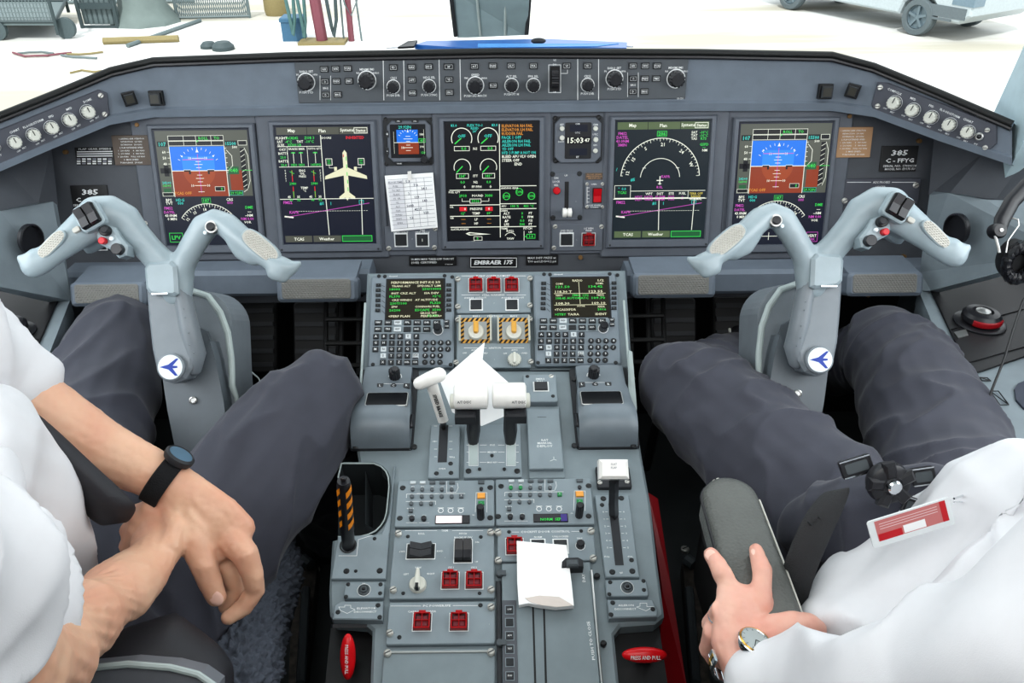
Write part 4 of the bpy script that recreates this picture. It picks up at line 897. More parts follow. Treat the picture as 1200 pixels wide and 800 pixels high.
def c_radio(s):
    H = s.H; s.t('RADIO', 46, 5, 4.4, S_CRM, w=18); s.t('1/2', 88, 5, 4.2, S_CRM, w=11)
    s.l(48, 8, 49, 50, S_CRM, .9); s.l(3, 30, 95, 30, S_CRM, .9); s.l(3, 52, 95, 52, S_CRM, .9)
    s.t('COM1', 13, 11, 3.6, S_CRM); s.t('COM2', 85, 11, 3.6, S_CRM); s.t('121.50', 19, 17, 4.4, S_GRN, w=25); s.t('134.42', 78, 17, 4.4, S_GRN, w=25)
    s.t('118.30 T', 20, 26.5, 4.4, S_CRM, w=30); s.t('123.55', 78, 26.5, 4.4, S_CRM, w=25)
    s.t('NAV1', 12, 33.5, 3.6, S_CRM); s.t('FMS1 ON', 50, 33.5, 3.6, S_GRN, w=28); s.t('NAV2', 86, 33.5, 3.6, S_CRM); s.t('108.45 AUTOMATC', 35, 39, 4.3, S_GRN, w=58); s.t('109.70', 82, 39, 4.4, S_GRN, w=24)
    s.t('108.30', 18, 49, 4.2, S_CRM, w=24); s.t('109.10', 82, 49, 4.2, S_CRM, w=24); s.t('XPDR', 86, 56, 3.6, S_CRM)
    s.t('<TCAS/XPDR', 22, 61, 4.2, S_CRM, w=38); s.t('5016', 87, 61, 4.2, S_GRN, w=15); s.t('ACTIVE', 50, 54.5, 3, S_CRM)
    s.t('>STBY', 13, H - 5, 4.2, S_GRN, w=20); s.t('TA/RA', 36, H - 5, 4.2, S_CRM, w=20); s.t('IDENT', 85, H - 5, 4.2, S_CRM, w=20)
mcdu(0, 0, 'keyboard and screen unit on the left showing a performance page', c_perf)
mcdu(193.5, -2.2, 'keyboard and screen unit on the right showing a radio page', c_radio)

# ================================================================== centre column between them
P = MCP
def guard_row(t, xs, y, w, hh, h):
    for x in xs: guard(P, x, y, w, hh, t, h)
t = thing('flight_control_panel', 'flight controls mode panel with three red guarded switches in a row', 'switch panel', P.at(578, 366)); plate(P, 535, 321.5, 621.5, 366.5, 'face_plate', t, PEDL, -.01, .006)
guard_row(t, (557.6, 578.6, 599.6), 334.5, 14.5, 14, .006)
for x in (558, 600): button(P, x, 357, 13, 11, t, .006, .003, BUTN, frame=WHT)
pr = Print(P, .006); pr.t('FLIGHT CONTROLS MODE', 578, 323.2, 2, w=40); pr.l(541, 323.2, 556, 323.2, .5); pr.l(600, 323.2, 616, 323.2, .5)
for x, q in ((557.5, 'ELEVATORS'), (578.5, 'RUDDER'), (599.5, 'SPOILERS')): pr.t(q, x, 325.8, 1.8, w=15)
pr.t('STALL WARNING', 578, 345.5, 2, w=26); pr.l(541, 345.5, 562, 345.5, .5); pr.l(594, 345.5, 616, 345.5, .5); pr.t('SHAKER CUTOUT', 557, 348.8, 1.8, w=26); pr.t('PUSHER CUTOUT', 601, 348.8, 1.8, w=26); pr.t('.', 579, 355, 3); pr.done(t)
for x, y in ((536.5, 327.5), (621, 326.5), (536.5, 359.5), (621, 358)): screw(P, x, y, 3.2, t, .006, hh=.005)
t = thing('engine_start_panel', 'engine control panel of two rotary switches in yellow and black striped surrounds', 'switch panel', P.at(578, 430)); plate(P, 535, 368, 621.5, 431, 'face_plate', t, PEDL, -.01, .006)
pr = Print(P, .006)
for cx in (557.7, 602.3):
    u0, u1, v0, v1 = P.rect(cx - 18.5, 372.5, cx + 17.5, 402, .007); b = MB(); b.box(u0, u1, v0, v1, .006, .0072, SILV, P.M)
    w, h_ = u1 - u0, v1 - v0; fr = .007; st = .0085
    # hazard stripes on the frame of the surround
    for (a0, a1, c0, c1) in ((u0, u1, v1 - fr, v1), (u0, u1, v0, v0 + fr), (u0, u0 + fr, v0 + fr, v1 - fr), (u1 - fr, u1, v0 + fr, v1 - fr)):
        b.box(a0, a1, c0, c1, .0072, .0076, YELH, P.M); hor = (a1 - a0) > (c1 - c0); L = (a1 - a0) if hor else (c1 - c0)
        k = 0.0
        while k < L - .002:
            if hor: q = [(a0 + k, c0), (min(a1, a0 + k + .0042), c0), (min(a1, a0 + k + .0042 + fr * .7), c1), (min(a1, a0 + k + fr * .7), c1)]
            else: q = [(a0, c0 + k), (a1, min(c1, c0 + k + fr * .7)), (a1, min(c1, c0 + k + fr * .7 + .0042)), (a0, min(c1, c0 + k + .0042))]
            b.poly(q, .0078, BLACK, P.M); k += st
    b.build('striped_surround', t)
    u, v = P.uv(cx, 387, .02); k = P.S(cx, 387); b = MB(); M = P.M @ Matrix.Translation((u, v, .0078))
    b.lathe([(9.5 * k, 0), (9.5 * k, .006), (8.6 * k, .0085), (.001, .009)], KNOBW, M, n=24); b.prism(rrect(-3 * k, 3 * k, -3 * k, 11 * k, 2.5 * k), .008, .017, YELH, M, bev=.0015); b.build('rotary_switch', t)
    b = MB()                                                    # clear raised guard bars each side
    for sx in (-1, 1): x = (u0 if sx < 0 else u1); b.box(x - .0016, x + .0016, v0, v1, .006, .022, mat('clear_guard_%d_%d' % (cx, sx), 'b9b9ae', .15), P.M)
    b.build('side_guard', t)
pr.t('ENG 1', 558, 370.3, 2); pr.t('START/STOP', 580, 370.3, 2, w=18); pr.t('ENG 2', 602, 370.3, 2); pr.t('IGNITION', 580, 407.5, 2, w=14); pr.l(544, 407.5, 570, 407.5, .5); pr.l(590, 407.5, 614, 407.5, .5)
for q, x, y in (('OFF', 544.5, 413.5), ('AUTO', 603, 410), ('OFF', 592, 414), ('OVRD', 614.5, 413.6), ('OVRD', 568, 413.6), ('AUTO', 556, 410)): pr.t(q, x, y, 1.8)
pr.t('.', 579.5, 421, 3); pr.done(t)
for x in (556, 603):
    u, v = P.uv(x, 419, .02); k = P.S(x, 419); b = MB(); M = P.M @ Matrix.Translation((u, v, .006))
    b.prism([((8.2 if i % 2 else 7.2) * k * math.cos(2 * PI * i / 40), (8.2 if i % 2 else 7.2) * k * math.sin(2 * PI * i / 40)) for i in range(40)], 0, .009, KNOBW, M, bev=.0015)
    b.prism(rrect(-1.8 * k, 1.8 * k, -6 * k, 7 * k, 1.5 * k), .009, .016, KNOBW, M, bev=.001); b.build('rotary_switch', t)
for x, y in ((536.5, 375), (621, 374), (534.5, 425), (622, 424)): screw(P, x, y, 3.2, t, .006, hh=.005)

# ================================================================== cursor control devices (palm rests)
P = PED
def ccd(x0, sg, lab):
    X = lambda d: x0 + sg * d
    yo = 0 if sg > 0 else -1.5
    t = thing('cursor_control', lab, 'cursor device', P.at(X(0), 525))
    a, c = P.uv(X(-37), 434 + yo, .01), P.uv(X(37), 528 + yo, .01); b = MB(); u0, u1 = sorted((P.uv(X(-34), 480)[0], P.uv(X(32), 480)[0]))
    va = P.uv(X(0), 434 + yo)[1]; vb = P.uv(X(0), 527 + yo, .0)[1]
    b.prism(rrect(u0 - .004, u1 + .004, vb, va, .006), -.003, .004, DKG, P.M, bev=.001)
    b.build('base_plate', t)
    # moulded shell: low at the top, swelling to a palm rest, rounded front
    b = MB(); prof = [(va, .006), (va - .004, .016), (va - .045, .022), (va - .058, .026), (va - .085, .034), (va - .10, .043), (va - .112, .047), (va - .125, .046), (va - .137, .040), (va - .147, .028), (va - .153, .012), (va - .155, .0)]
    L = va - vb; f = L / .155; n = 14; vs = []; fs = []
    for j, (v, z) in enumerate(prof):
        v = va - (va - v) * f; w = (u1 - u0) / 2 * (.86 if j < 3 else (.88 + .12 * min(1, (j - 2) / 4)) * (1 if j < 9 else .99)); cu = (u0 + u1) / 2
        for i in range(n + 1):
            q = -1 + 2 * i / n; e = abs(q) ** 5; zz = z * (1 - .18 * e) if z > .008 else z
            vs.append((cu + w * q, v, zz))
        vs.append((cu + w * 1.03, v, -.002)); vs.append((cu - w * 1.03, v, -.002))
    m_ = n + 3
    for j in range(len(prof) - 1):
        for i in range(n): fs.append((j * m_ + i, (j + 1) * m_ + i, (j + 1) * m_ + i + 1, j * m_ + i + 1))
        fs.append((j * m_ + n, (j + 1) * m_ + n, (j + 1) * m_ + n + 1, j * m_ + n + 1)); fs.append((j * m_ + n + 2, (j + 1) * m_ + n + 2, (j + 1) * m_, j * m_))
    fs.append(tuple(range(n, -1, -1)) + (n + 2, n + 1))
    b.add(vs, fs, CCDM, P.M, True); b.build('shell', t, angle=45)
    hh = .0212
    knob(P, X(10.5), 442 + yo, 6.8, t, hh - .002, .02, BLACKS); knob(P, X(10.5), 435 + yo, 4.4, t, hh + .018, .008, BLACKS, skirt=False)
    for i, q in enumerate(('L', 'C', 'R') if sg > 0 else ('R', 'C', 'L')): button(P, X(-6.8 + 15.5 * i), 453 + yo, 7, 5.5, t, hh + .0, .0035, BUTN, t=q, rnd=(i == 1), ts=.6)
    u0_, u1_, v0_, v1_ = P.rect(min(X(-22), X(25)), 464 + yo, max(X(-22), X(25)), 480 + yo, .03); b = MB()
    Mt = P.M @ Matrix.Translation(((u0_ + u1_) / 2, (v0_ + v1_) / 2, .037)) @ Matrix.Rotation(-.24, 4, 'X'); w, h_ = (u1_ - u0_) / 2, (v1_ - v0_) / 2 * 1.15
    b.prism(rrect(-w - .0015, w + .0015, -h_ - .0015, h_ + .0015, .004), -.004, .0028, SILV, Mt, bev=.0005); b.prism(rrect(-w, w, -h_, h_, .003), -.004, .0034, GLASSD, Mt, bev=.0003); b.build('touch_pad', t)
    pr = Print(P, hh + .0015); pr.l(X(-9), 449.5 + yo, X(26), 449.5 + yo, .5); pr.done(t)
    for d, y in ((-35, 446), (33, 446), (-36, 524), (33, 524)): screw(P, X(d), y + yo, 3.4, t, .004, SCRD, hh=.004)
    b = MB(); cu = X(30 if sg > 0 else 30)
    p0 = P.uv(X(31), 493 + yo, .03); su = 1 if sg > 0 else -1
    Mi = P.M @ Matrix.Translation((p0[0], p0[1], .03)) @ Matrix.Rotation(su * 1.2, 4, 'Y')
    b.prism(ellipse(0, 0, .005, .014), -.004, .0015, BLACKS, Mi, bev=.0005); b.build('side_button', t)
ccd(452.5, 1, 'moulded grey hand rest cursor controller on the left of the pedestal')
ccd(706, -1, 'moulded grey hand rest cursor controller on the right of the pedestal')

# ================================================================== throttle quadrant
t = thing('throttle_quadrant', 'throttle quadrant plate with two dark levers capped by white grips', 'throttle', P.at(577, 555))
plate(P, 544, 497, 610.5, 559, 'slot_plate', t, PEDL, -.003, .006)
pr = Print(P, .006)
for y, q in ((521.3, 'IDLE'), (529.5, 'MIN REV'), (541.5, 'MAX REV')): pr.t(q, 577, y, 1.7); pr.l(562.5, y, 570, y, .5); pr.l(584, y, 591, y, .5); pr.l(547, y, 549, y, .5); pr.l(605, y, 607.5, y, .5)
for x in (554.8, 598.8):
    u0, u1, v0, v1 = P.rect(x - 5, 500, x + 5, 545.5, .006); b = MB(); b.box(u0, u1, v0, v1, .0052, .0064, LINER, P.M); b.build('slot', t)
    pr.r(x - 5.4, 500, x + 5.4, 545.5, .4)
pr.done(t)
for x, y in ((549, 552), (606, 552), (562, 550), (591, 550), (576.5, 534)): screw(P, x, y, 3.4 if x in (549, 606) else 2, t, .006, SCRD, hh=.003)
TH = .075
for k_, (xa, xc, x0, x1) in enumerate(((554.5, 555, 531.5, 572.5), (598, 598, 576.5, 617))):
    yo = -1 * k_
    b = MB(); base = P.at(xa, 520, .003); kn = D(xc, 472, (base - C0).dot(AX) - .075)
    hg = D(xc, 487, (base - C0).dot(AX) - .055)
    b.tube([base, base + (hg - base) * .5, hg, kn], [(.0052, .008), (.0052, .011), (.0055, .010), (.0055, .010)], BLACKS, n=8); b.build('lever_arm', t)
    a, c = D(x0, 464.5 + yo, (kn - C0).dot(AX)), D(x1, 464 + yo, (kn - C0).dot(AX)); r = .0198
    ax = (c - a).normalized(); Mz = Matrix.Translation(a) @ ax.to_track_quat('Z', 'Y').to_matrix().to_4x4(); L = (c - a).length
    b = MB(); b.lathe([(.004, 0), (.015, .0005), (r * .97, .0025), (r, .006), (r, L - .006), (r * .97, L - .0025), (.015, L - .0005), (.004, L)], WHITEP, Mz, n=32); g = b.build('grip', t)
    b = MB(); bs = D(x0 + (9 if k_ == 0 else 31), 479, (kn - C0).dot(AX) + .006); b.box(-.016, .016, -.009, .009, -.008, .012, DKG, Matrix.Translation(D(x0 + (14 if k_ == 0 else 28), 488 + yo, (kn - C0).dot(AX) + .012)) @ PED.M.to_3x3().to_4x4(), bev=.003); b.build('trigger_block', t)
    b = MB(); cc = D(x0 - 1 if k_ == 0 else x1 + 1, 470 + yo, (kn - C0).dot(AX)); b.lathe([(.0115, -.003), (.0115, .003), (.008, .0042), (.001, .0045)], KNOBW, Matrix.Translation(cc) @ (-ax if k_ == 0 else ax).to_track_quat('Z', 'Y').to_matrix().to_4x4()); b.build('disconnect_button', t)
    b = MB(); face = Plane(D(x0 + (13 if k_ == 0 else 31), 470, (kn - C0).dot(AX)) + (-AX) * (r + .0004), ax, CY); b.text('A/T DISC', 0, 0, .0055, -.0004, DKG, face.M, w=.021); b.build('lettering', g)
# speed brake lever
t = thing('speed_brake_lever', 'white T-shaped speed brake lever beside the throttles', 'lever', P.at(519, 500))
plate(P, 503, 497, 538.5, 560, 'slot_plate', t, PEDL, -.003, .005)
u0, u1, v0, v1 = P.rect(514, 498, 524.5, 541.5, .005); b = MB(); b.box(u0, u1, v0, v1, .0045, .0054, DKG, P.M); b.build('slot', t)
for x, y in ((528, 543), (511.5, 554.5), (528.5, 554)): screw(P, x, y, 2.8, t, .005, SCRD)
pr = Print(P, .005); pr.t('OPEN', 518, 549, 1.8)
for y in (499, 517, 526, 535): pr.l(509, y, 512, y, .5); pr.l(526.5, y, 530, y, .5)
pr.t('1/2', 508.5, 517, 1.6); pr.t('FULL', 530.5, 535.5, 1.6); pr.done(t)
base = P.at(520, 500, .0); d0 = (base - C0).dot(AX)
b = MB(); b.tube([base, D(519, 492, d0 - .03)], [(.005, .008), (.005, .008)], BLACK, n=8); b.build('lever_arm', t)
b = MB(); p0, p1 = D(519.5, 493, d0 - .028), D(505, 447, d0 - .075); b.tube([p0, p0 + (p1 - p0) * .5, p1], [(.0088, .006), (.0088, .006), (.0095, .008)], WHITEP, n=12, up=-AX)
b.tube([D(492, 449, d0 - .078), D(504, 443.5, d0 - .082), D(514, 439, d0 - .078)], [.0105, .0115, .012], WHITEP, n=14, round_ends=True); g = b.build('grip', t)
ux = (p1 - p0).normalized(); fc = Plane((p0 + p1) / 2 + (-AX) * .0105 + (p0 - p1) * .1, -ux, CX); b = MB(); b.text('SPEED BRAKE', 0, 0, .0075, 0, BLACK, fc.M, w=.047, bold=.03); b.build('lettering', g)
# folded white paper tucked behind the throttle grips
t = thing('paper_sheet', 'white folded paper sheet wedged behind the throttle grips', 'paper', P.at(565, 470, .02))
b = MB(); pts = [(568, 401), (565.5, 421), (597, 449), (602, 483), (564.5, 499), (530, 483), (515.5, 446)]; dd = (P.at(565, 490, .0) - C0).dot(AX) - .035
b.slab([D(x, y, dd + .0006 * (450 - y) * .6) for x, y in pts], .0006, PAPER); b.build('sheet', t)

# ratchet door, small panel
t = thing('deploy_cover', 'grey hinged cover reading RAT MANUAL DEPLOY', 'cover', P.at(640, 548)); plate(P, 618, 476, 659, 560, 'base_plate', t, PEDM, -.003, .001, r=.002); plate(P, 618.5, 479, 658, 549, 'door', t, PEDL, .001, .009, r=.002)
pr = Print(P, .009)
for i, q in enumerate(('RAT', 'MANUAL', 'DEPLOY')): pr.t(q, 638.5, 515.5 + i * 3.5, 2.4, w=(8, 17, 18)[i])
pr.l(645, 540, 649, 538, .5); pr.l(649, 538, 652, 539, .5); pr.l(649, 535, 649, 538, .5); pr.l(630, 488.5, 640, 488.5, .5, DKG); pr.done(t)
t = thing('pull_panel', 'small grey panel with one black rocker switch above the deploy cover', 'switch panel', P.at(633, 470)); plate(P, 613.5, 438.5, 652.5, 470.5, 'face_plate', t, PEDL, -.003, .010)
button(P, 634, 453, 15, 9, t, .010, .004, BLACKS, frame=WHT); pr = Print(P, .010); pr.t('EMERG', 633, 443.8, 1.9, w=10); pr.t('PULL', 633, 446.6, 1.9, w=8); pr.done(t)
for x, y in ((618, 441), (648, 464)): screw(P, x, y, 2.2, t, .010, SCRD)
for x, y in ((646, 440.5), ): screw(P, x, y, 2.8, t, .010)

# ================================================================== flap lever with numbered slot
t = thing('flap_lever', 'flap lever with large white block grip on a dark arm in a numbered slot', 'lever', P.at(722, 600))
M3 = [(697, 580), (737, 580), (749.5, 676), (709.5, 676)]
b = MB(); b.prism([P.uv(x, y, .005) for x, y in M3], -.003, .005, PEDL, P.M, bev=.0012); b.build('slot_plate', t)
b = MB(); b.poly([P.uv(713, 590, .0056), P.uv(723, 590, .0056), P.uv(731, 662, .0056), P.uv(721, 662, .0056)], .0056, DKG, P.M); b.build('slot', t)
pr = Print(P, .005)
for i, q in enumerate(('0', '1', '2', '3', '4', '5')): y = 599.5 + i * 8.4; dx = i * 1; pr.t(q, 707 + dx, y, 2); pr.l(709.5 + dx, y, 712 + dx, y, .5); pr.l(725.5 + dx, y, 728 + dx, y, .5); pr.t(q, 731 + dx, y, 2)
pr.t('FULL', 711.5, 652, 1.9); pr.t('FULL', 739, 652, 1.9); pr.t('S/F', 728, 671, 2); pr.done(t)
for x, y, r in ((707, 584, 3.4), (728, 583.5, 3.4), (740, 656, 2.8), (717.5, 670, 3.6), (741, 669, 3.6), (705.5, 591.5, 2.6)): screw(P, x, y, r, t, .005, SCRD)
base = P.at(719.5, 606, .0); d0 = (base - C0).dot(AX)
b = MB(); b.tube([base, D(719, 590, d0 - .02), D(719.5, 562, d0 - .055)], [(.0072, .009)] * 3, BLACKS, n=4, up=-AX); b.build('lever_arm', t)
b = MB(); fr = Plane(D(719, 549, d0 - .072), CX, CY + AX * .25)
b.prism([(-.0205, -.0145), (.0215, -.0145), (.0205, .013), (-.0205, .013)], -.018, .004, WHITEP, fr.M, bev=.004); b.build('grip', t)
b = MB(); b.text('SLAT', 0, .006, .004, .0046, INK, fr.M); b.text('FLAP', 0, .001, .004, .0046, INK, fr.M); b.build('lettering', t)
plate(P, 699, 546, 739, 571, 'rear_plate', t, DKG, -.003, .004)
for x, y in ((703, 565), (735, 564)): screw(P, x, y, 3, t, .004)

# ================================================================== audio panels
def audio(dx, dy, lab, glare):
    X = lambda x: x + dx; Y = lambda y: y + dy
    t = thing('audio_panel', lab, 'audio panel', P.at(X(522), Y(617))); h = .006
    plate(P, X(464.5 if not dx else 465.8), Y(562.5), X(579.3), Y(616.5), 'face_plate', t, PEDL, -.003, h)
    pr = Print(P, h)
    for i, x in enumerate((484, 495.3, 506.8, 518.3, 529.8)):
        button(P, X(x), Y(566), 6.6, 3, t, h, .003, BUTL if i < 2 else BUTG, name='key'); pr.t(('MIC', 'MIC', 'HF', 'SAT', 'PA')[i], X(x), Y(570), 1.3)
        button(P, X(x - .5), Y(574), 4.6, 4.4, t, h, .004, GRNK if (dx and i < 2) else BUTG, rnd=True, name='key')
    for i, x in enumerate((482.8, 494.3, 506, 517.6, 529.3)): button(P, X(x), Y(582.3), 4.8, 4.4, t, h, .004, BUTG, rnd=True, name='key')
    button(P, X(540.6), Y(581.6), 5, 4.6, t, h, .003, GRNK if dx else BUTG, t='I', name='key')
    for x in (482, 493.6, 505.3): button(P, X(x), Y(590.7), 4.8, 4.4, t, h, .004, BUTG, rnd=True, name='key')
    button(P, X(481.5), Y(599), 4.6, 4, t, h, .004, BUTG, name='key')
    for x in (482.8, 496.8): knob(P, X(x), Y(608.5), 3.2, t, h, .006, BLACKS, skirt=False, ridges=False)
    for x in (516.5, 528, 540): u, v = P.uv(X(x), Y(598), h); pr.ring(X(x), Y(598), 2.9, .8); pr.f(X(x - 3.6), Y(594.6), X(x + 3.6), Y(595.3), WHT)
    for x, q in ((490, 'VHF'), (512, 'NAV'), (530, 'ADF')): pr.t(q, X(x), Y(578.2), 1.2)
    pr.l(X(476.5), Y(578.7), X(545), Y(578), .5); pr.l(X(476.5), Y(578.7), X(476.3), Y(583), .5); pr.l(X(476), Y(587.4), X(510.5), Y(587), .5); pr.l(X(510.5), Y(587), X(510.5), Y(591), .5)
    pr.l(X(523.5), Y(564), X(523.3), Y(577), .5); pr.l(X(523.3), Y(577), X(534.5), Y(576.6), .5); pr.l(X(536), Y(566), X(537), Y(571), .5); pr.l(X(537), Y(571), X(535), Y(576), .5)
    pr.t('BACKUP', X(481), Y(595.5), 1.3); pr.t('ID/VOICE', X(482), Y(603.8), 1.2); pr.t('INPH', X(497), Y(603.8), 1.2); pr.l(X(476), Y(612.3), X(489), Y(612.3), .4); pr.l(X(491), Y(612.3), X(503), Y(612.3), .4); pr.t('SEL', X(555), Y(603.2), 1.3)
    u0, u1, v0, v1 = P.rect(X(510.5), Y(604), X(549.8), Y(613), h + .001); b = MB(); b.box(u0 - .0008, u1 + .0008, v0 - .0008, v1 + .0008, h, h + .0008, BLACK, P.M); b.box(u0, u1, v0, v1, h, h + .0014, GLASSD, P.M); o_ = b.build('display_window', t)
    s = Scr(P, X(510.5), Y(604), X(549.8), Y(613), h + .0015)
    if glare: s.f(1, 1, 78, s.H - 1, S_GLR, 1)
    else: s.t('NORM  SEP', 50, s.H * .72, 9, S_GRN, w=62); s.f(80, 1, 99, s.H - 1, em('display_violet', '4a3f8e', .8), 0)
    s.done(t)
    button(P, X(564), Y(565.5), 7, 3.6, t, h, .003, BUTG, name='key'); button(P, X(564), Y(573.3), 4.4, 4.4, t, h, .003, BLACKS, rnd=True, name='key')
    button(P, X(564), Y(581.2), 9, 6.2, t, h, .003, ORNG, name='speaker_key'); button(P, X(564), Y(589.9), 7, 4.6, t, h, .003, GRNK, t='-', name='key')
    pr.l(X(558), Y(577), X(570.5), Y(577), .5); pr.l(X(558), Y(577), X(557), Y(600), .5); pr.l(X(570.5), Y(577), X(570.5), Y(600), .5); pr.t('HDPH', X(564), Y(595.8), 1.3)
    knob(P, X(563.3), Y(606), 4.8, t, h, .03, BLACKS, skirt=False)
    for x, y in ((472, 571.5), (574.5, 571), (468.5, 607), (574.5, 606.5)):
        if x > 500 or not dx or True: screw(P, X(x), Y(y), 3.6, t, h, SCRD, hh=.001)
    pr.done(t)
audio(0, 0, 'left audio control panel whose small display is washed out by glare', True)
audio(115.2, -2, 'right audio control panel with readable green display text', False)

# ================================================================== trim panel, power panel, blank cover
t = thing('trim_panel', 'trim switch panel with black rocker switches and two red cutout guards', 'switch panel', P.at(520, 702)); h = .006
plate(P, 459, 619.5, 579.3, 701, 'face_plate', t, PEDL, -.003, h)
pr = Print(P, h); pr.t('TRIM', 521, 621.5, 2.2); pr.l(475, 621.5, 512, 621.5, .5); pr.l(530, 621.5, 566, 621.5, .5); pr.t('ROLL', 494, 625, 2.1); pr.t('PITCH', 542.5, 625, 2.1); pr.t('BACKUP SW', 543, 629.5, 2, w=21)
pr.t('LWD', 471.5, 646, 2); pr.t('RWD', 515.5, 645.5, 2); pr.t('DN', 559, 635, 1.9); pr.t('UP', 558.5, 658, 1.9); pr.t('YAW', 490, 664.8, 2.1); pr.t('LEFT', 476, 672.5, 2); pr.t('RIGHT', 505, 672, 2)
pr.t('SYS 1', 528.5, 664.6, 2); pr.t('CUTOUT', 528, 668.6, 2, w=15); pr.t('SYS 2', 555.5, 664.6, 2); pr.t('CUTOUT', 555.5, 668.6, 2, w=15); pr.t('.', 521.5, 653, 3); pr.done(t)
u0, u1, v0, v1 = P.rect(477, 637.5, 509.5, 654.5, h); b = MB(); b.box(u0 - .0012, u1 + .0012, v0 - .0012, v1 + .0012, h, h + .0005, WHT, P.M); b.box(u0, u1, v0, v1, h, h + .001, BLACK, P.M)
um = (u0 + u1) / 2
for c0, c1 in ((v0 + .001, (v0 + v1) / 2 - .0004), ((v0 + v1) / 2 + .0004, v1 - .001)):
    b.prism([(u0 + .003, h), (u1 - .003, h), (u1 - .005, h + .011), (um, h + .005), (u0 + .005, h + .011)], c0, c1, BLACKS, P.M @ Matrix(((1, 0, 0, 0), (0, 0, 1, 0), (0, 1, 0, 0), (0, 0, 0, 1))))
b.build('roll_rocker', t)
u0, u1, v0, v1 = P.rect(532.5, 632.5, 553, 659, h); b = MB(); b.box(u0 - .0012, u1 + .0012, v0 - .0012, v1 + .0012, h, h + .0005, WHT, P.M); b.box(u0, u1, v0, v1, h, h + .001, BLACK, P.M)
vm = (v0 + v1) / 2
for c0, c1 in ((u0 + .001, (u0 + u1) / 2 - .0003), ((u0 + u1) / 2 + .0003, u1 - .001)):
    b.prism([(v0 + .002, h), (v1 - .002, h), (v1 - .003, h + .010), (vm, h + .005), (v0 + .003, h + .010)], c0, c1, BLACKS, P.M @ Matrix(((0, 0, 1, 0), (1, 0, 0, 0), (0, 1, 0, 0), (0, 0, 0, 1))))
b.build('pitch_rocker', t)
u, v = P.uv(489, 681, h + .012); k = P.S(489, 681); b = MB(); M = P.M @ Matrix.Translation((u, v, h)); b.lathe([(10 * k, 0), (10 * k, .005), (9 * k, .0075), (.001, .008)], KNOBW, M)
b.prism([(-3.5 * k, -9 * k), (3.5 * k, -9 * k), (3.2 * k, 2 * k), (1.8 * k, 15 * k), (-1.8 * k, 15 * k), (-3.2 * k, 2 * k)], .0075, .018, KNOBW, M, bev=.0015); b.box(-1.8 * k, 1.8 * k, -9.6 * k, -4 * k, .0075, .0183, BLACK, M); b.build('yaw_knob', t)
for x in (527.7, 555.6): guard(P, x, 680.5, 18, 17.5, t, h)
for x, y in ((478, 628.5), (563.5, 629), (472.5, 695), (562, 695)): screw(P, x, y, 2.2, t, h, SCRD)
for x, y in ((467, 626), (575, 624.5), (461, 692), (575.5, 691.5)): screw(P, x, y, 4.2, t, h, hh=.006)
t = thing('power_panel', 'cabin power panel with two red guarded square switches', 'switch panel', P.at(515, 755)); plate(P, 454, 705, 580, 754.5, 'face_plate', t, PEDL, -.003, h)
pr = Print(P, h); pr.t('PC POWER/IFE', 512, 709.5, 2.3, w=32); pr.l(458, 709.8, 493, 709.8, .5); pr.l(531, 709.3, 560, 709.3, .5); pr.t('CABIN/PC POWER', 494.5, 716.3, 2.1, w=33); pr.t('IFE', 537.5, 715.8, 2.1); pr.t('.', 573.5, 731, 3); pr.done(t)
for x in (494.7, 537.8): guard(P, x, 729, 19, 18.5, t, h)
for x, y in ((468, 746.5), (563, 709)): screw(P, x, y, 2.6, t, h, SCRD)
for x, y in ((457, 742.5), (575.5, 712)): screw(P, x, y, 4.2, t, h, hh=.006)
t = thing('blank_cover', 'plain grey blank cover plate at the aft end of the pedestal', 'cover', P.at(515, 795)); plate(P, 448, 760, 580, 811, 'cover_plate', t, PEDM, -.003, .004)
b = MB(); u0, u1, v0, v1 = P.rect(450, 762.5, 578, 765, .0045); b.box(u0, u1, v0, v1, .004, .0062, SILV, P.M, bev=.0004); b.build('metal_strip', t)
for x, y in ((454.5, 766), (575.5, 765)): screw(P, x, y, 4.6, t, .005, hh=.006)

# door control panel
t = thing('door_control_panel', 'cockpit door control panel partly covered by a white paper bag', 'switch panel', P.at(638, 660)); plate(P, 583, 617, 697, 657, 'face_plate', t, PEDL, -.003, h)
pr = Print(P, h); pr.t('COCKPIT DOOR CONTROL', 639, 622.7, 2.4, w=57); pr.l(600, 623.2, 608, 623.2, .5); pr.l(670, 622.4, 679, 622.4, .5); pr.t('LOCK', 603, 629.5, 2); pr.t('NORM', 630.5, 629, 2); pr.t('UNLOCKED', 657, 628.4, 2, w=19); pr.t('TEST', 679.3, 630.8, 2); pr.done(t)
guard(P, 603, 640.5, 18, 17, t, h)
for x in (630.5, 657): button(P, x, 640, 15, 14, t, h, .003, BUTN, frame=WHT)
knob(P, 680, 639.5, 5, t, h, .01, BLACKS); 
for x, y in ((596.5, 623), (681, 622)): screw(P, x, y, 2.2, t, h, SCRD)
for x, y in ((583.5, 624.5), (692.5, 623), (584, 657.5), (695, 655)): screw(P, x, y, 4.2, t, h, hh=.006)
t = thing('printer', 'grey flight deck printer with long paper slots in its lid', 'printer', P.at(650, 790)); 
b = MB(); b.prism([P.uv(x, y, .01) for x, y in ((588, 659), (692, 657), (705, 812), (589, 812))], -.003, .008, PEDM, P.M, bev=.0015); b.build('lid', t)
pr = Print(P, .008)
pr.b.poly([P.uv(623.3, 708), P.uv(625.2, 708), P.uv(628.5, 811), P.uv(626, 811)], .0084, BLACK, P.M); pr.b.poly([P.uv(636, 708), P.uv(638, 708), P.uv(641, 811), P.uv(638.5, 811)], .0084, BLACK, P.M); pr.done(t, 'paper_slot')
plate(P, 589, 703, 606, 811, 'button_strip', t, PANELD, .008, .0095, r=.001, bev=.0003)
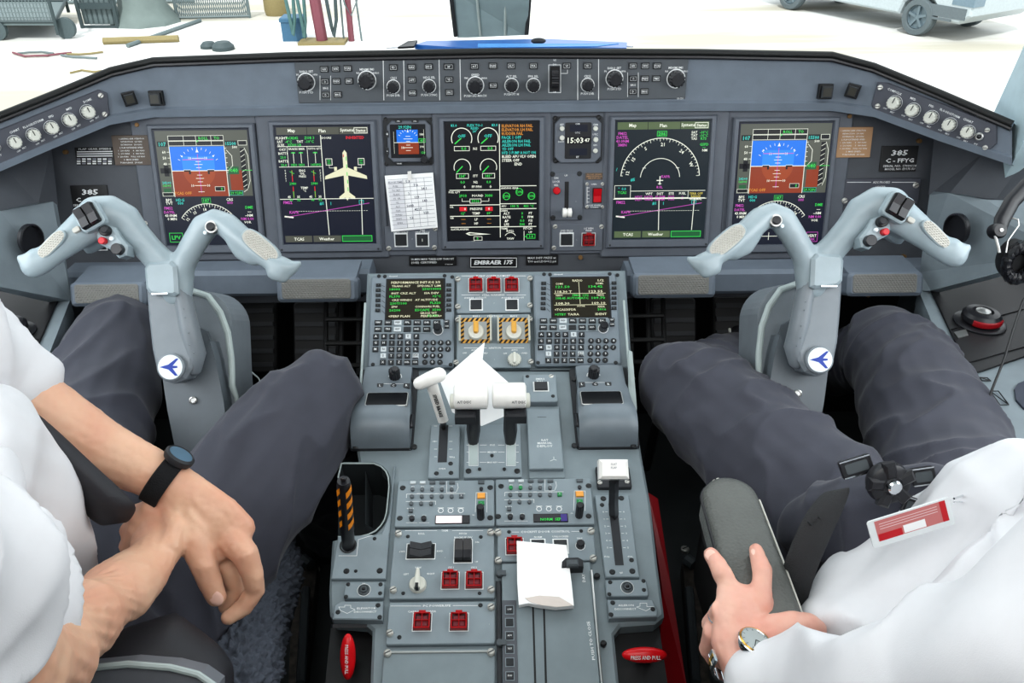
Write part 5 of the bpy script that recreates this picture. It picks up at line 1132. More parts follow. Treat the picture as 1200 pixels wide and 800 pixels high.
for y, q in ((714.5, 'OFF'), (729.3, ''), (745, 'ADV'), (760.5, 'TEST'), (775.8, ''), (792, 'END')): button(P, 597 + (y - 714) * .008, y, 8.6, 8.6, t, .0095, .002, DKG if q else BUTN, t=q or None, ts=.3, frame=PEDL, tw=.6)
pr = Print(P, .008); pr.t('PUSH TO CLOSE', 692.5, 750, 3.4, w=46, rot=PI / 2 + .05); pr.t('DAY', 684, 677, 3.2, rot=PI / 2, w=10); pr.done(t)
b = MB(); b.tube([P.at(693, 668, .012), P.at(706.5, 812, .012)], .0016, SILV, n=8); b.build('hinge_rod', t)
plate(P, 582, 680, 588.3, 811, 'latch_rail', t, DKG, -.002, .004, r=0)
for y in (675, 756): b = MB(); u, v = P.uv(585.5, y); b.cyl(u, v, .005, .004, .011, SILVF, P.M, bev=.001); b.box(u + .001, u + .009, v - .004, v + .003, .007, .012, SILVF, P.M); b.build('latch', t)
for x, y in ((699.5, 676), (707, 755)): screw(P, x, y, 3.6, t, .0, BLACK, hh=.006)
t = thing('paper_bag', 'flattened white paper bag lying over the door control panel', 'paper bag', P.at(638, 680))
b = MB(); z = .022
def bp(x, y, z): return P.at(x, y, z)
top = [bp(605.5, 633.5, z), bp(664, 638.5, z), bp(670, 684, z + .003), bp(672.5, 709.5, z + .002), bp(651, 711.5, z), bp(630, 709, z), bp(619, 706.5, z + .002), bp(608, 708.5, z + .001), bp(606, 680, z)]
b.slab(top, .008, PAPER); 
b.build('bag', t)
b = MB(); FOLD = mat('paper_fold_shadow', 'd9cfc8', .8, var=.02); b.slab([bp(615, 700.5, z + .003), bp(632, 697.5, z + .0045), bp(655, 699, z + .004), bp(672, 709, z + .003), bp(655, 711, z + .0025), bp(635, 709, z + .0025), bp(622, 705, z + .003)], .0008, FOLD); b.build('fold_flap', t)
t = thing('sliding_catch', 'dark grey sliding catch holding the edge of the paper bag', 'catch', P.at(671, 661)); b = MB()
pts = [P.uv(658, 667, .02), P.uv(683.5, 666, .02), P.uv(683, 658, .02), P.uv(677, 655, .02), P.uv(663, 655.5, .02), P.uv(658.5, 660, .02)]; b.prism(pts, .008, .026, DKG, P.M, bev=.001); u0, u1, v0, v1 = P.rect(664, 655.5, 678, 663, .03); b.box(u0, u1, v0, v1, .024, .032, SILVF, P.M, bev=.002); b.build('catch_body', t)

# ================================================================== jack panels and disconnect covers
def jack(x0, y0, x1, y1, jx, jy, lab, sc):
    t = thing('socket_plate', lab, 'socket panel', P.at(jx, y1)); plate(P, x0, y0, x1, y1, 'face_plate', t, PEDL, -.003, .008); u, v = P.uv(jx, jy, .008); k = P.S(jx, jy); b = MB(); M = P.M @ Matrix.Translation((u, v, .008))
    b.lathe([(7 * k, 0), (7 * k, .001), (5.5 * k, .002), (5 * k, .0005), (3.8 * k, .0005), (3.8 * k, .004), (2.2 * k, .004), (1.8 * k, .001), (.0001, .001)], SILVF, M); b.ball((0, 0, .003), (2.2 * k, 2.2 * k, .003), BLACKS, M=M); b.build('socket', t)
    pr = Print(P, .008); pr.ring(jx, jy, 7.6, .5); pr.t('PA', jx, y0 + 2.2, 2); pr.done(t)
    for x, y in sc: screw(P, x, y, 2.4, t, .008, SCRD)
jack(403.5, 681.5, 450, 700.5, 426.5, 691, 'square socket panel marked PA left of the trim panel', ((408, 684.5), (446, 684.5), (405.5, 699), (445.5, 695)))
jack(710, 679, 759, 698.5, 735, 688, 'square socket panel marked PA at the foot of the flap slot', ((715, 682), (754, 680.5), (714, 696), (754.5, 691)))
def cover(pts, lab, lines, arrow, sc):
    t = thing('disconnect_cover', lab, 'cover', P.at(*pts[3])); b = MB(); b.prism([P.uv(x, y, .011) for x, y in pts], -.003, .011, PEDL, P.M, bev=.0015); b.build('cover_plate', t)
    pr = Print(P, .011)
    for l in lines: pr.t(*l[:4], w=l[4])
    for i in range(len(arrow)): pr.l(*arrow[i], *arrow[(i + 1) % len(arrow)], .5)
    pr.done(t)
    for x, y in sc: screw(P, x, y, 2.8, t, .011, SCRD)
cover([(399, 704), (449, 704), (448, 726), (390, 725), (391.5, 709)], 'raised cover reading ELEVATOR DISCONNECT on the left edge of the pedestal', [('ELEVATOR', 429.5, 712.5, 2.3, 22), ('DISCONNECT', 428, 716.5, 2.3, 26)],
      [(397, 711), (404, 711), (404, 709), (411, 709), (411, 712), (416, 714), (407, 718.5), (399, 715)], ((396, 717), (443, 709), (445, 723)))
cover([(712, 702), (765, 702), (771, 717), (770, 722), (714, 724)], 'raised cover reading AILERON DISCONNECT on the right edge of the pedestal', [('AILERON', 733.5, 709, 2.3, 18), ('DISCONNECT', 733, 713.3, 2.3, 25)],
      [(750, 706.5), (758, 706.5), (758, 710.5), (766, 710.5), (757, 715.5), (746, 711), (750, 710)], ((718, 706), (765, 713.5), (716, 720)))

# ================================================================== storage recess and parking brake on the left
t = thing('storage_bin', 'dark open recess with rounded corners beside the parking brake handle', 'recess', P.at(430, 600))
rec = [(400, 543), (438, 543), (446.5, 546.5), (452, 552), (455, 559), (456, 570), (453, 600), (450.5, 609), (446, 616), (440, 622), (432, 626), (423, 628.3), (414, 629), (396, 629), (396, 560)]
b = MB(); uvs = [P.uv(x, y, 0) for x, y in rec]
area = sum(uvs[i][0] * uvs[(i + 1) % 15][1] - uvs[(i + 1) % 15][0] * uvs[i][1] for i in range(15))
if area < 0: uvs = uvs[::-1]
b.add([(x, y, -.0022) for x, y in uvs] + [(x, y, -.09) for x, y in uvs], [(i, i + 15, (i + 1) % 15 + 15, (i + 1) % 15) for i in range(15)] + [tuple(range(15, 30))], mat('bin_dark_grey', '33383b', .6), P.M); b.build('liner', t)
pr = Print(P, -.0015, LINER)
for i in range(15):
    if rec[i][0] > 399 or rec[(i + 1) % 15][0] > 399: pr.b.tube([P.at(*rec[i], -.002), P.at(*rec[(i + 1) % 15], -.002)], .0013, LINER, n=6)
pr.done(t, 'rim')
t = thing('brake_plate', 'flat grey plate carrying the striped parking brake handle', 'plate', P.at(418, 670))
b = MB(); b.prism([P.uv(x, y, .004) for x, y in ((396, 628), (447, 626), (457, 600), (461, 545), (463, 545), (452, 678), (388, 678))], -.003, .004, PEDL, P.M, bev=.001); b.build('plate', t)
pr = Print(P, .004); pr.l(397, 651, 418, 651, .6); pr.l(418, 651, 420, 632, .6); pr.l(420, 632, 436, 627, .6); pr.done(t)
for x, y, r in ((406, 669, 3.6), (445, 668.5, 3.6), (417, 669, 2), (439, 631, 2.2)): screw(P, x, y, r, t, .004, BLACK)
t = thing('parking_brake_handle', 'black upright parking brake handle with orange chevron stripes', 'lever', P.at(408, 640))
base = P.at(408.5, 641, .0); d0 = (base - C0).dot(AX); tp = D(402.5, 563, d0 - .095); ax = (tp - base).normalized()
b = MB(); b.tube([base, base + (tp - base) * .25, base + (tp - base) * .3, base + (tp - base) * .93, tp], [.0095, .0095, .0105, .0098, .0085], BLACKS, n=20); b.ball(tp + ax * .004, .0042, BLACKS); b.tube([tp, tp + ax * .006], .003, BLACKS); b.build('grip', t)
b = MB(); Mz = Matrix.Translation(base) @ ax.to_track_quat('Z', 'Y').to_matrix().to_4x4(); L = (tp - base).length; inv = Mz.inverted(); c_ = inv @ C0; a0 = math.atan2(c_.y, c_.x)
for k in range(4):
    z0 = L * (.36 + k * .155); vs = []; r = .0112
    for sgn in (0, 1):
        o_ = len(b.v); q = []
        for i in range(5): a = a0 - .25 * 0 + ((.0 + i * (.24 if sgn == 0 else .14)) + (.15 if sgn == 0 else -1.15)); q.append((a, i))
        vs = [(r * math.cos(a), r * math.sin(a), z0 + i * .0026) for a, i in q] + [(r * math.cos(a), r * math.sin(a), z0 + i * .0026 + .0125) for a, i in q]
        b.add(vs, [(i, i + 1, i + 6, i + 5) for i in range(4)], AMB, Mz)
b.build('stripes', t)
b = MB(); u, v = P.uv(408.5, 641); b.lathe([(.012, 0), (.0125, .002), (.0105, .0025)], BLACK, P.M @ Matrix.Translation((u, v, .004)), cap=False); b.build('socket', t)

# ================================================================== red pull handles in dark wells at the aft corners
def red_handle(cx, cy, rx, ry, rot, lab, rec):
    d0 = (P.at(cx, cy, -.004) - C0).dot(AX)
    t = thing('release_handle', lab, 'handle', D(cx, cy, d0)); k = d0 / FPX; F = Plane(D(cx, cy, d0), CX, CY); b = MB()
    n = 28; rings = []; prof = [(1, -.3), (1, 0), (.96, .25), (.8, .6), (.5, .85), (.15, .97), (.01, 1)]
    vs = []; fs = []
    for s_, z in prof: vs += [(rx * k * s_ * math.cos(2 * PI * i / n), ry * k * s_ * math.sin(2 * PI * i / n), z * .008) for i in range(n)]
    for j in range(len(prof) - 1):
        for i in range(n): fs.append((j * n + i, j * n + (i + 1) % n, (j + 1) * n + (i + 1) % n, (j + 1) * n + i))
    fs.append(tuple(reversed(range(n)))); fs.append(tuple((len(prof) - 1) * n + i for i in range(n)))
    b.add(vs, fs, REDB, F.M, True); b.build('grip', t, angle=60)
    b = MB(); b.text('PRESS AND PULL', 0, 0, (6.6 if not rot else 5.4) * k, .0088, WHT, F.M, w=(35 if not rot else 34) * k, rot=rot, bold=.02); b.build('lettering', t)
    b = MB(); b.tube([D(cx, cy, d0 + .002), D(cx, cy, d0 + .06)], .01, BLACK); b.build('stem', t)
red_handle(407.5, 769.5, 9, 27, -PI / 2, 'upright red oval handle reading PRESS AND PULL at the left aft corner', 0)
red_handle(755.5, 767.5, 26.5, 9, 0, 'level red oval handle reading PRESS AND PULL at the right aft corner', 0)
t = thing('handle_well', 'black recessed well behind the upright red handle', 'recess', P.at(412, 760)); b = MB(); b.slab([P.at(388, 732, -.05), P.at(437, 734, -.05), P.at(434, 812, -.05), P.at(380, 812, -.05)], .01, BLACK); b.slab([P.at(388, 731, -.03), P.at(430, 731, -.03), P.at(430, 731, -.005), P.at(390, 731, -.005)], .005, DKG); b.build('liner', t)
t = thing('handle_well', 'black recessed well behind the level red handle', 'recess', P.at(745, 760)); b = MB(); b.slab([P.at(718, 734, -.03), P.at(772, 731, -.03), P.at(784, 812, -.03), P.at(722, 812, -.03)], .01, BLACK); b.build('liner', t)
# floor level fittings seen beside the pedestal
t = thing('red_rail', 'dark red painted guard rail along the right side of the pedestal', 'rail', D(785, 700, 1.3)); b = MB()
b.slab([D(760, 577, 1.33), D(771, 584, 1.33), D(787, 690, 1.27), D(806, 812, 1.22), D(772, 812, 1.2), D(776, 690, 1.27)], .3, REDP); b.build('rail_body', t)
for pts, lab in ((((427, 434), (437, 434), (424, 528), (417, 520)), 'thin white edge strip on the upper left side of the pedestal'), (((736, 396), (741, 398), (748, 480), (745, 500)), 'thin perforated white strip on the upper right side of the pedestal')):
    pass
t = thing('edge_strip', 'thin light metal edge strip along the upper left of the pedestal', 'trim', D(430, 400, 1.5)); b = MB(); b.tube([D(428, 355, 1.47), D(424, 428, 1.42), D(419, 520, 1.33)], .0022, LINER, n=6); b.build('strip', t)
t = thing('edge_strip', 'thin light metal edge strip along the upper right of the pedestal', 'trim', D(736, 400, 1.5)); b = MB(); b.tube([D(731, 352, 1.47), D(737, 430, 1.42), D(743, 500, 1.34)], .0022, LINER, n=6)
b.build('strip', t)
t = thing('perforated_plate', 'narrow white perforated plate standing beside the right knee', 'plate', D(742, 440, 1.4)); b = MB(); b.slab([D(737, 410, 1.42), D(741, 412, 1.42), D(746.5, 478, 1.36), D(744.5, 500, 1.34), D(737.5, 470, 1.36)], .003, LINER)
b.build('plate', t)
# ================================================================== the cockpit shell
def quad_obj(name, pts, th, m, parent=None, kind=True):
    b = MB(); b.slab(pts, th, m); o = b.build(name, parent)
    if kind and parent is None: o['kind'] = 'structure'
    return o
b = MB(); b.box(-1.15, 1.15, -1.2, 2.5, -.05, 0, FLOORM); struct(b.build('floor'))
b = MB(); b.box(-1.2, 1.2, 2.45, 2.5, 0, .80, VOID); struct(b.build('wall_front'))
b = MB(); b.box(-1.15, 1.15, -1.25, -1.2, 0, 2.0, LINER); struct(b.build('wall_back'))
b = MB(); b.box(-1.15, 1.15, -1.2, 1.25, 1.98, 2.03, LINER); struct(b.build('ceiling'))
for sg, nm in ((-1, 'left'), (1, 'right')):
    b = MB(); x0, x1 = sorted((sg * 1.12, sg * 1.17)); b.box(x0, x1, -1.2, 1.42, 0, .95, WALLM); b.box(x0, x1, 1.42, 2.45, 0, .80, WALLM); b.box(x0, x1, -1.2, -.1, .95, 2.0, WALLM); b.box(x0, x1, -.1, 1.3, 1.72, 2.0, WALLM)
    struct(b.build('wall_' + nm))
# lining of the foot wells
for sg, nm in ((-1, 'left'), (1, 'right')):
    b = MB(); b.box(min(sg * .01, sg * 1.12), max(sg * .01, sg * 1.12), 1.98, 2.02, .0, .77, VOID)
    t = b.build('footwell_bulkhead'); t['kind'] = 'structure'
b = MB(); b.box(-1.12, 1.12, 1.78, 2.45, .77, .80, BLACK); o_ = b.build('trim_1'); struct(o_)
# windshield: glass, centre post, corner posts
gm = bpy.data.materials.new('windshield_glass'); gm.use_nodes = True; nt = gm.node_tree; nt.nodes.clear()
out = nt.nodes.new('ShaderNodeOutputMaterial'); tr = nt.nodes.new('ShaderNodeBsdfTransparent'); gs = nt.nodes.new('ShaderNodeBsdfGlossy'); mx = nt.nodes.new('ShaderNodeMixShader'); fr = nt.nodes.new('ShaderNodeFresnel')
fr.inputs['IOR'].default_value = 1.2; tr.inputs['Color'].default_value = (.96, .985, .975, 1); gs.inputs['Roughness'].default_value = .03
nt.links.new(fr.outputs[0], mx.inputs[0]); nt.links.new(tr.outputs[0], mx.inputs[1]); nt.links.new(gs.outputs[0], mx.inputs[2]); nt.links.new(mx.outputs[0], out.inputs[0])
def pane(name, pts):
    b = MB(); b.add(pts, [(0, 1, 2, 3)], gm); struct(b.build(name))
pane('window_1', [(-1.12, 1.72, .80), (0, 2.3, .80), (0, 1.4, 2.0), (-.9, 1.2, 2.0)])
pane('window_2', [(0, 2.3, .80), (1.12, 1.72, .80), (.9, 1.2, 2.0), (0, 1.4, 2.0)])
pane('window_3', [(-1.12, -.1, .95), (-1.12, 1.62, .95), (-1.12, 1.2, 1.75), (-1.12, -.1, 1.75)])
pane('window_4', [(1.12, -.1, .95), (1.12, 1.62, .95), (1.12, 1.2, 1.75), (1.12, -.1, 1.75)])
PILLM = mat('window_post_paint', 'b9cdd3', .55)
for sg in (-1, 1):
    b = MB(); b.prism([(0, 0), (.09, -.02), (.13, .12), (.03, .16)], 0, 1.1, PILLM, Matrix(((sg, 0, -sg * .14, sg * .955), (0, 1, -.42, 1.47), (0, 0, 1, .86), (0, 0, 0, 1)))); o_ = b.build('trim_%d' % (2 if sg < 0 else 3)); struct(o_)
# grey centre post with its two bright seams
t = thing('windshield_post', 'wide grey upright centre post between the two front windows', 'post', (0, 2.1, .9)); POSTM = mat('post_paint', '8fa0a5', .5)
b = MB(); c_ = D(577, 38, 2.12); x0 = D(534, 38, 2.12).x; x1 = D(620, 38, 2.12).x
b.slab([D(536, 44, 2.12), D(618, 44, 2.12), D(622, -10, 2.02), D(622, -10, 2.02) + V((.0, -.5, .9)), D(530, -10, 2.02) + V((0, -.5, .9)), D(530, -10, 2.02)], .05, POSTM); b.build('post', t)
b = MB()
for xa, xb in ((563, 558), (592, 592), (534, 528), (617, 621)): b.tube([D(xa, 42, 2.115), D(xb, -10, 2.015), D(xb, -10, 2.015) + V((0, -.5, .9))], .0035 if xa not in (534, 617) else .006, LINER if xa not in (534, 617) else DKG, n=6)
b.build('seam', t)
# papers and folder on the coaming
t = thing('blue_folder', 'blue plastic folder lying on top of the glareshield', 'folder', D(600, 52, 1.7)); b = MB()
f = lambda x, y, d, dz=0: D(x, y, d) + V((0, 0, dz))
b.slab([f(486, 52, 1.63), f(560, 57, 1.59), f(640, 55, 1.59), f(734, 56, 1.59), f(735, 49.5, 1.68), f(640, 45.5, 1.72), f(560, 47, 1.72), f(500, 48, 1.70)], .009, BLUEF)
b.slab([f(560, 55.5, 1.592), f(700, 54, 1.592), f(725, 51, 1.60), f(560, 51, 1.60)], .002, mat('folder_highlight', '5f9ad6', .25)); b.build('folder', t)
t = thing('paper_stack', 'thin white papers lying under the blue folder', 'paper', D(560, 50, 1.75)); b = MB(); b.slab([f(452, 56, 1.66), f(520, 50, 1.74), f(600, 46, 1.78), f(742, 54, 1.66), f(720, 46, 1.84), f(620, 41, 1.9), f(500, 46, 1.86)], .003, PAPER); b.build('sheets', t)
t = thing('small_clip', 'small dark binder clip on the folder edge', 'clip', D(478, 52, 1.64)); b = MB(); b.slab([f(466, 55, 1.62), f(485, 54, 1.61), f(489, 47, 1.64), f(478, 48, 1.64)], .004, BLACK); b.build('clip_body', t)
t = thing('small_clip', 'rounded grey clip at the middle of the blue folder', 'clip', D(631, 46, 1.64)); b = MB(); b.ball(D(631, 48, 1.62), (.015, .008, .006), DKG); b.build('clip_body', t)

# ================================================================== side consoles (mirror of one another)
def mx_(p, sg): return V((sg * -p.x, p.y, p.z)) if sg > 0 else p
def con(px, py, z, sg): return mx_(ground(px, py, z), sg)
def dm(px, py, d, sg): return mx_(D(px, py, d), sg)
CONS = mat('console_lining', '828c92', .55, bump=.05)
CONB = mat('console_black_panel', '2a2a2c', .45, var=.2, scale=8)
for sg, side in ((-1, 'left'), (1, 'right')):
    t = thing('side_console', 'grey %s side console with a black steering wheel panel let into its top' % side, 'console', con(20, 420, .73, sg))
    z = .73
    e = [con(82, 352, z, sg), con(33, 478, z, sg), V((sg * .66, .7, z)), V((sg * .66, .2, z)), V((sg * 1.10, .2, z)), V((sg * 1.10, 1.5, z)), con(66, 346, z, sg)]
    b = MB(); b.slab(e, .03, CONS); b.build('top', t)
    lo = [V((p.x - sg * -.02 * 0 + sg * .05, p.y, .02)) for p in e[:4]]
    b = MB(); b.add([*e[:4], *lo], [(0, 1, 5, 4), (1, 2, 6, 5), (2, 3, 7, 6)], CONS); b.add([e[0], e[6], e[6] + V((sg * .0, 0, -.7)), lo[0]], [(0, 1, 2, 3)], CONS); b.build('side_panel', t)
    q = [con(67, 353, z + .003, sg), con(23, 451, z + .003, sg), con(-60, 425, z + .003, sg), con(-60, 322, z + .003, sg), con(0, 336, z + .003, sg)]
    b = MB(); b.slab(q, .006, CONB); b.build('black_panel', t)
    b = MB()
    for i in range(len(q)): a_, c_ = q[i], q[(i + 1) % len(q)]; b.tube([a_, c_], .0022, BLACK, n=6)
    b.tube([con(45, 398, z + .004, sg), con(-40, 376, z + .004, sg)], .0012, BLACK, n=6); b.tube([con(25, 437, z + .004, sg), con(-40, 420, z + .004, sg)], .0012, BLACK, n=6)
    b.build('panel_seam', t)
    b = MB(); b.slab([con(28, 398, z + .006, sg), con(42, 401, z + .006, sg), con(37, 408, z + .006, sg), con(25, 405, z + .006, sg)], .002, SILV); b.build('data_tag', t)
    # upright trim between console and glareshield wing, with the round air outlet
    tt = thing('side_trim', 'grey upright trim with a round black air outlet on the %s' % side, 'trim panel', dm(40, 300, 1.55, sg))
    u_ = [(-90, 252, 1.38), (0, 247, 1.47), (25, 241, 1.50), (45, 238, 1.54), (62, 236, 1.58), (67, 240, 1.6), (73, 275, 1.62), (80, 330, 1.62), (84, 352, 1.6), (68, 352, 1.58), (0, 336, 1.44), (-90, 312, 1.33)]
    b = MB(); b.slab([dm(*p, sg) for p in u_], .02, CONS); b.build('outlet_panel', tt)
    b = MB(); b.slab([dm(*p, sg) for p in ((-90, 180, 1.42), (0, 190, 1.55), (60, 170, 1.66), (68, 240, 1.64), (45, 240, 1.58), (0, 250, 1.50), (-90, 255, 1.42))], .02, PANELD); b.build('upper_panel', tt)
    c = dm(30, 280, 1.495, sg); F = Plane(c, (dm(60, 281, 1.555, sg) - c) * (-sg), V((0, .15, 1))); F2 = F if F.n.dot(C0 - c) > 0 else Plane(c, -F.u, F.v)
    b = MB(); k = .0255; b.lathe([(k * 1.12, -.004), (k * 1.12, .003), (k, .004), (k * .96, -.006), (k * .75, -.012), (k * .7, -.006), (k * .45, -.004), (k * .4, -.009), (.0005, -.009)], BLACKS, F2.M @ Matrix.Translation((0, 0, .012))); b.build('air_outlet', tt)
    # tiller
    w_ = thing('tiller', 'black round steering tiller with a red-edged hub on the %s side console' % side, 'tiller', con(10, 392, z, sg)); c = con(10, 388, z + .03, sg) 
    Mt = Matrix.Translation(con(12, 391, z + .004, sg)) @ Matrix.Diagonal((1.08, 1.08, .55, 1)); k = .027
    b = MB(); b.lathe([(k * 1.5, 0), (k * 1.5, .004), (k * 1.35, .007), (k * .9, .008), (k * .85, .02), (.001, .02)], BLACKS, Mt); b.build('base', w_)
    b = MB(); b.lathe([(k * .92, .012), (k * 1.12, .016), (k * 1.12, .032), (k * .95, .042), (k * .6, .046), (k * .5, .040), (.001, .042)], BLACKS, Mt); b.build('wheel', w_)
    b = MB(); b.lathe([(k * .42, .040), (k * .42, .046), (k * .25, .050), (.001, .052)], SILV, Mt); b.build('hub', w_)
    b = MB(); pass
    b.tube([Mt @ V((k * 1.13 * math.cos(a), k * 1.13 * math.sin(a), .022)) for a in [math.radians(q) for q in range(-140, -35, 8)]], [(.003, .006)] * 14, REDP, n=8, up=(0, 0, 1)); b.build('red_band', w_)
# details only the right console shows
t = thing('oxygen_vent', 'small black rectangular slot in the inner face of the right console', 'vent', D(1106, 424, 1.42)); 
b = MB(); b.slab([D(1101, 410, 1.40), D(1115, 428, 1.375), D(1113, 438, 1.375), D(1098, 418, 1.40)], .01, BLACK); b.build('slot', t)
for (x, y, w), nm in (((1131, 458, 1.335), 'upper'), ((1147, 486, 1.29), 'lower')):
    t = thing('jack_socket', '%s round recessed headset socket on the inner edge of the right console' % nm, 'socket', D(x, y, w)); c = D(x, y, w); F = Plane(c, V((.45, -1, 0)), V((-.1, 0, 1)))
    F = F if F.n.dot(C0 - c) > 0 else Plane(c, -F.u, F.v)
    b = MB(); b.lathe([(.018, -.002), (.018, .004), (.013, .006), (.009, -.004), (.0005, -.004)], CONS, F.M); b.lathe([(.006, -.003), (.006, .006), (.004, .007), (.0005, .003)], BLACKS, F.M @ Matrix.Translation((-.002, -.002, .002))); b.build('socket', t)
t = thing('console_marking', 'small black outlined slot and arrow marking on top of the right console', 'marking', ground(1170, 462, .735))
b = MB(); z = .7335
def mk(x, y): return ground(x, y, z)
for pts in (((1148, 442), (1157, 442.5), (1161, 446), (1151, 446)), ((1160, 458), (1170, 458), (1182, 474), (1172, 474.5))):
    b = MB(); b.tube([mk(*p) for p in pts + (pts[0],)], .001, BLACK, n=5); b.tube([mk(*pts[0]), mk(*pts[2])], .0008, BLACK, n=5); b.build('outline', t)

t = thing('cup_recess', 'dark rounded recess at the right edge of the right console', 'recess', ground(1200, 460, .735)); b = MB()
b.slab([mk(1189, 455), mk(1193, 449), mk(1215, 440), mk(1240, 450), mk(1230, 480), mk(1200, 478), mk(1191, 468)], .006, mat('recess_blue_grey', '3f4452', .5)); b.build('recess', t)

# ================================================================== control yokes
def yoke(sg, side):
    Q = lambda px, py, d: mx_(D(px, py, d), sg)
    t = thing('control_yoke', 'pale grey M-shaped control yoke with diamond grip pads in front of the %s pilot' % side, 'control yoke', Q(200, 430, 1.27))
    toC = lambda p: (C0 - p).normalized()
    b = MB(); up = -AX
    S = 1.27 / FPX
    def T(lst, n=14):
        pts = [Q(x, y, d) for x, y, d, a, c in lst]; rad = [(a * S, c * S) for x, y, d, a, c in lst]; b.tube(pts, rad, YOKE, n=n, up=up, round_ends=True)
    T([(207, 330, 1.27, 20, 15), (196, 314, 1.268, 18, 14), (178, 296, 1.262, 16.5, 14), (160, 276, 1.255, 17, 15), (146, 258, 1.25, 20, 17), (128, 247, 1.245, 19, 19), (112, 249, 1.24, 19, 19)])
    T([(126, 252, 1.245, 20, 19), (106, 262, 1.235, 22, 19), (86, 277, 1.225, 18, 17), (66, 293, 1.215, 14.5, 14), (48, 307, 1.21, 14, 13), (38, 311, 1.207, 15, 13)])
    T([(52, 303, 1.21, 13, 12), (38, 306, 1.205, 15, 12), (29, 305, 1.202, 9, 8), (24, 303, 1.2, 5, 5)], 12)
    T([(140, 262, 1.25, 16, 16), (120, 276, 1.255, 13, 14), (105, 290, 1.26, 8, 9)], 12)
    T([(206, 330, 1.27, 17, 15), (216, 306, 1.265, 15, 13), (228, 284, 1.255, 15, 13), (240, 265, 1.25, 16, 14), (252, 258, 1.247, 14, 14), (266, 264, 1.243, 15, 15), (284, 280, 1.235, 14, 15), (304, 296, 1.225, 13, 13), (322, 308, 1.218, 11, 12), (334, 314, 1.215, 12, 12)])
    T([(322, 318, 1.215, 11, 9), (331, 324, 1.213, 8, 8)], 10); T([(334, 316, 1.215, 12, 10), (345, 312, 1.213, 7, 7), (352, 308, 1.212, 3, 4)], 10)
    T([(276, 282, 1.24, 11, 13), (284, 296, 1.235, 10, 10), (298, 304, 1.23, 8, 9)], 10)
    T([(206, 322, 1.27, 22, 16), (208, 345, 1.272, 18, 15)], 14)
    organic('horns', b, YOKE, t, voxel=.0042, smooth=6)
    # arm: light face plate and darker rib, reaching down to the hub
    def px_prism(name, pts, d, th, m, bev=.004, par=None):
        c = Q(*pts[0], d); u = CX if sg < 0 else -CX; F = Plane(c, CX, CY); bb = MB(); P2 = []
        for x, y in pts: p = F.M.inverted() @ Q(x, y, d); P2.append((p.x, p.y))
        bb.prism(P2, -th, 0, m, F.M, bev=bev); return bb.build(name, par or t)
    px_prism('collar', [(168, 314), (172, 307), (199, 305), (206, 311), (208, 344), (203, 347), (176, 345), (170, 338)], 1.243, .05, YOKE, .005)
    px_prism('collar_slot', [(177, 343), (196, 342.5), (196, 345), (177, 345.5)], 1.2424, .004, CHROME, .0004)
    px_prism('arm', [(171, 340), (207, 340), (214, 375), (226, 414), (224, 432), (217, 444), (203, 450), (192, 446), (184, 437), (178, 410), (174, 375)], 1.262, .045, YOKED, .004)
    bb = MB(); bb.tube([Q(208, 318, 1.27), Q(214, 345, 1.272), Q(222, 385, 1.275), (Q(230, 415, 1.28)), Q(228, 432, 1.285)], [(10 * S, 14 * S), (10 * S, 14 * S), (11 * S, 15 * S), (11 * S, 15 * S), (8 * S, 12 * S)], YOKED, n=16, up=up, round_ends=True); bb.build('arm_rib', t)
    for x, y in ((211, 347), (215, 362), (217, 372), (221, 390), (222, 404), (227, 413)):
        bb = MB(); bb.ball(Q(x, y, 1.2555), .0011, CHROME, n=8); bb.build('rivet', t)
    # emblem
    c = Q(200, 430, 1.2565); F = Plane(c, CX, CY); bb = MB(); bb.lathe([(.0215, -.006), (.0215, 0), (.0195, .0014), (.001, .0014)], YOKED, F.M, n=32); bb.lathe([(.0192, 0), (.0186, .0022), (.001, .0024)], LOGOW, F.M, n=32); hub = bb.build('hub', t)
    bb = MB(); s_ = .0182; sw = [(-.9, 0), (-.15, .22), (.5, .72), (.72, .72), (.22, .12), (.62, .10), (.62, -.06), (.22, -.10), (.66, -.72), (.42, -.72), (-.15, -.2)]
    bb.poly([(x * s_ , y * s_) for x, y in sw[:]], .0027, BLUE, F.M); bb.build('emblem', hub)
    # diamond pads
    def pad(cx, cy, d, L, W, ang, nm):
        c = Q(cx, cy, d); a = math.radians(ang) * (1 if sg < 0 else -1); u = (CX if sg < 0 else CX) * math.cos(a) + CY * math.sin(a); v = CY * math.cos(a) - CX * math.sin(a); F = Plane(c, u, v); bb = MB(); L, W = L * S, W * S
        o_ = [(L / 2 * (abs(math.cos(q)) ** .7) * (1 if math.cos(q) > 0 else -1), W / 2 * (abs(math.sin(q)) ** .7) * (1 if math.sin(q) > 0 else -1)) for q in [2 * PI * i / 28 for i in range(28)]]
        bb.prism(o_, -.012, .001, YOKE, F.M, bev=.0012); bb.prism([(x * .93, y * .88) for x, y in o_], 0, .0016, PADM, F.M, bev=.0005)
        st = .0046
        for i in range(-12, 13):
            for j in range(-6, 7):
                x = i * st + (j % 2) * st / 2; y = j * st * .62
                if abs(x / (L / 2 * .88)) ** 2.6 + abs(y / (W / 2 * .82)) ** 2.6 < 1:
                    r = st * .43; bb.add([(x - r, y, .0016), (x, y - r * .62, .0016), (x + r, y, .0016), (x, y + r * .62, .0016), (x, y, .0032)], [(0, 1, 4), (1, 2, 4), (2, 3, 4), (3, 0, 4)], PADM, F.M)
        bb.build('grip_pad', t)
    pad(60, 286, 1.196, 40, 15, 46, 'l'); pad(305, 288, 1.206, 50, 21, -40, 'r')
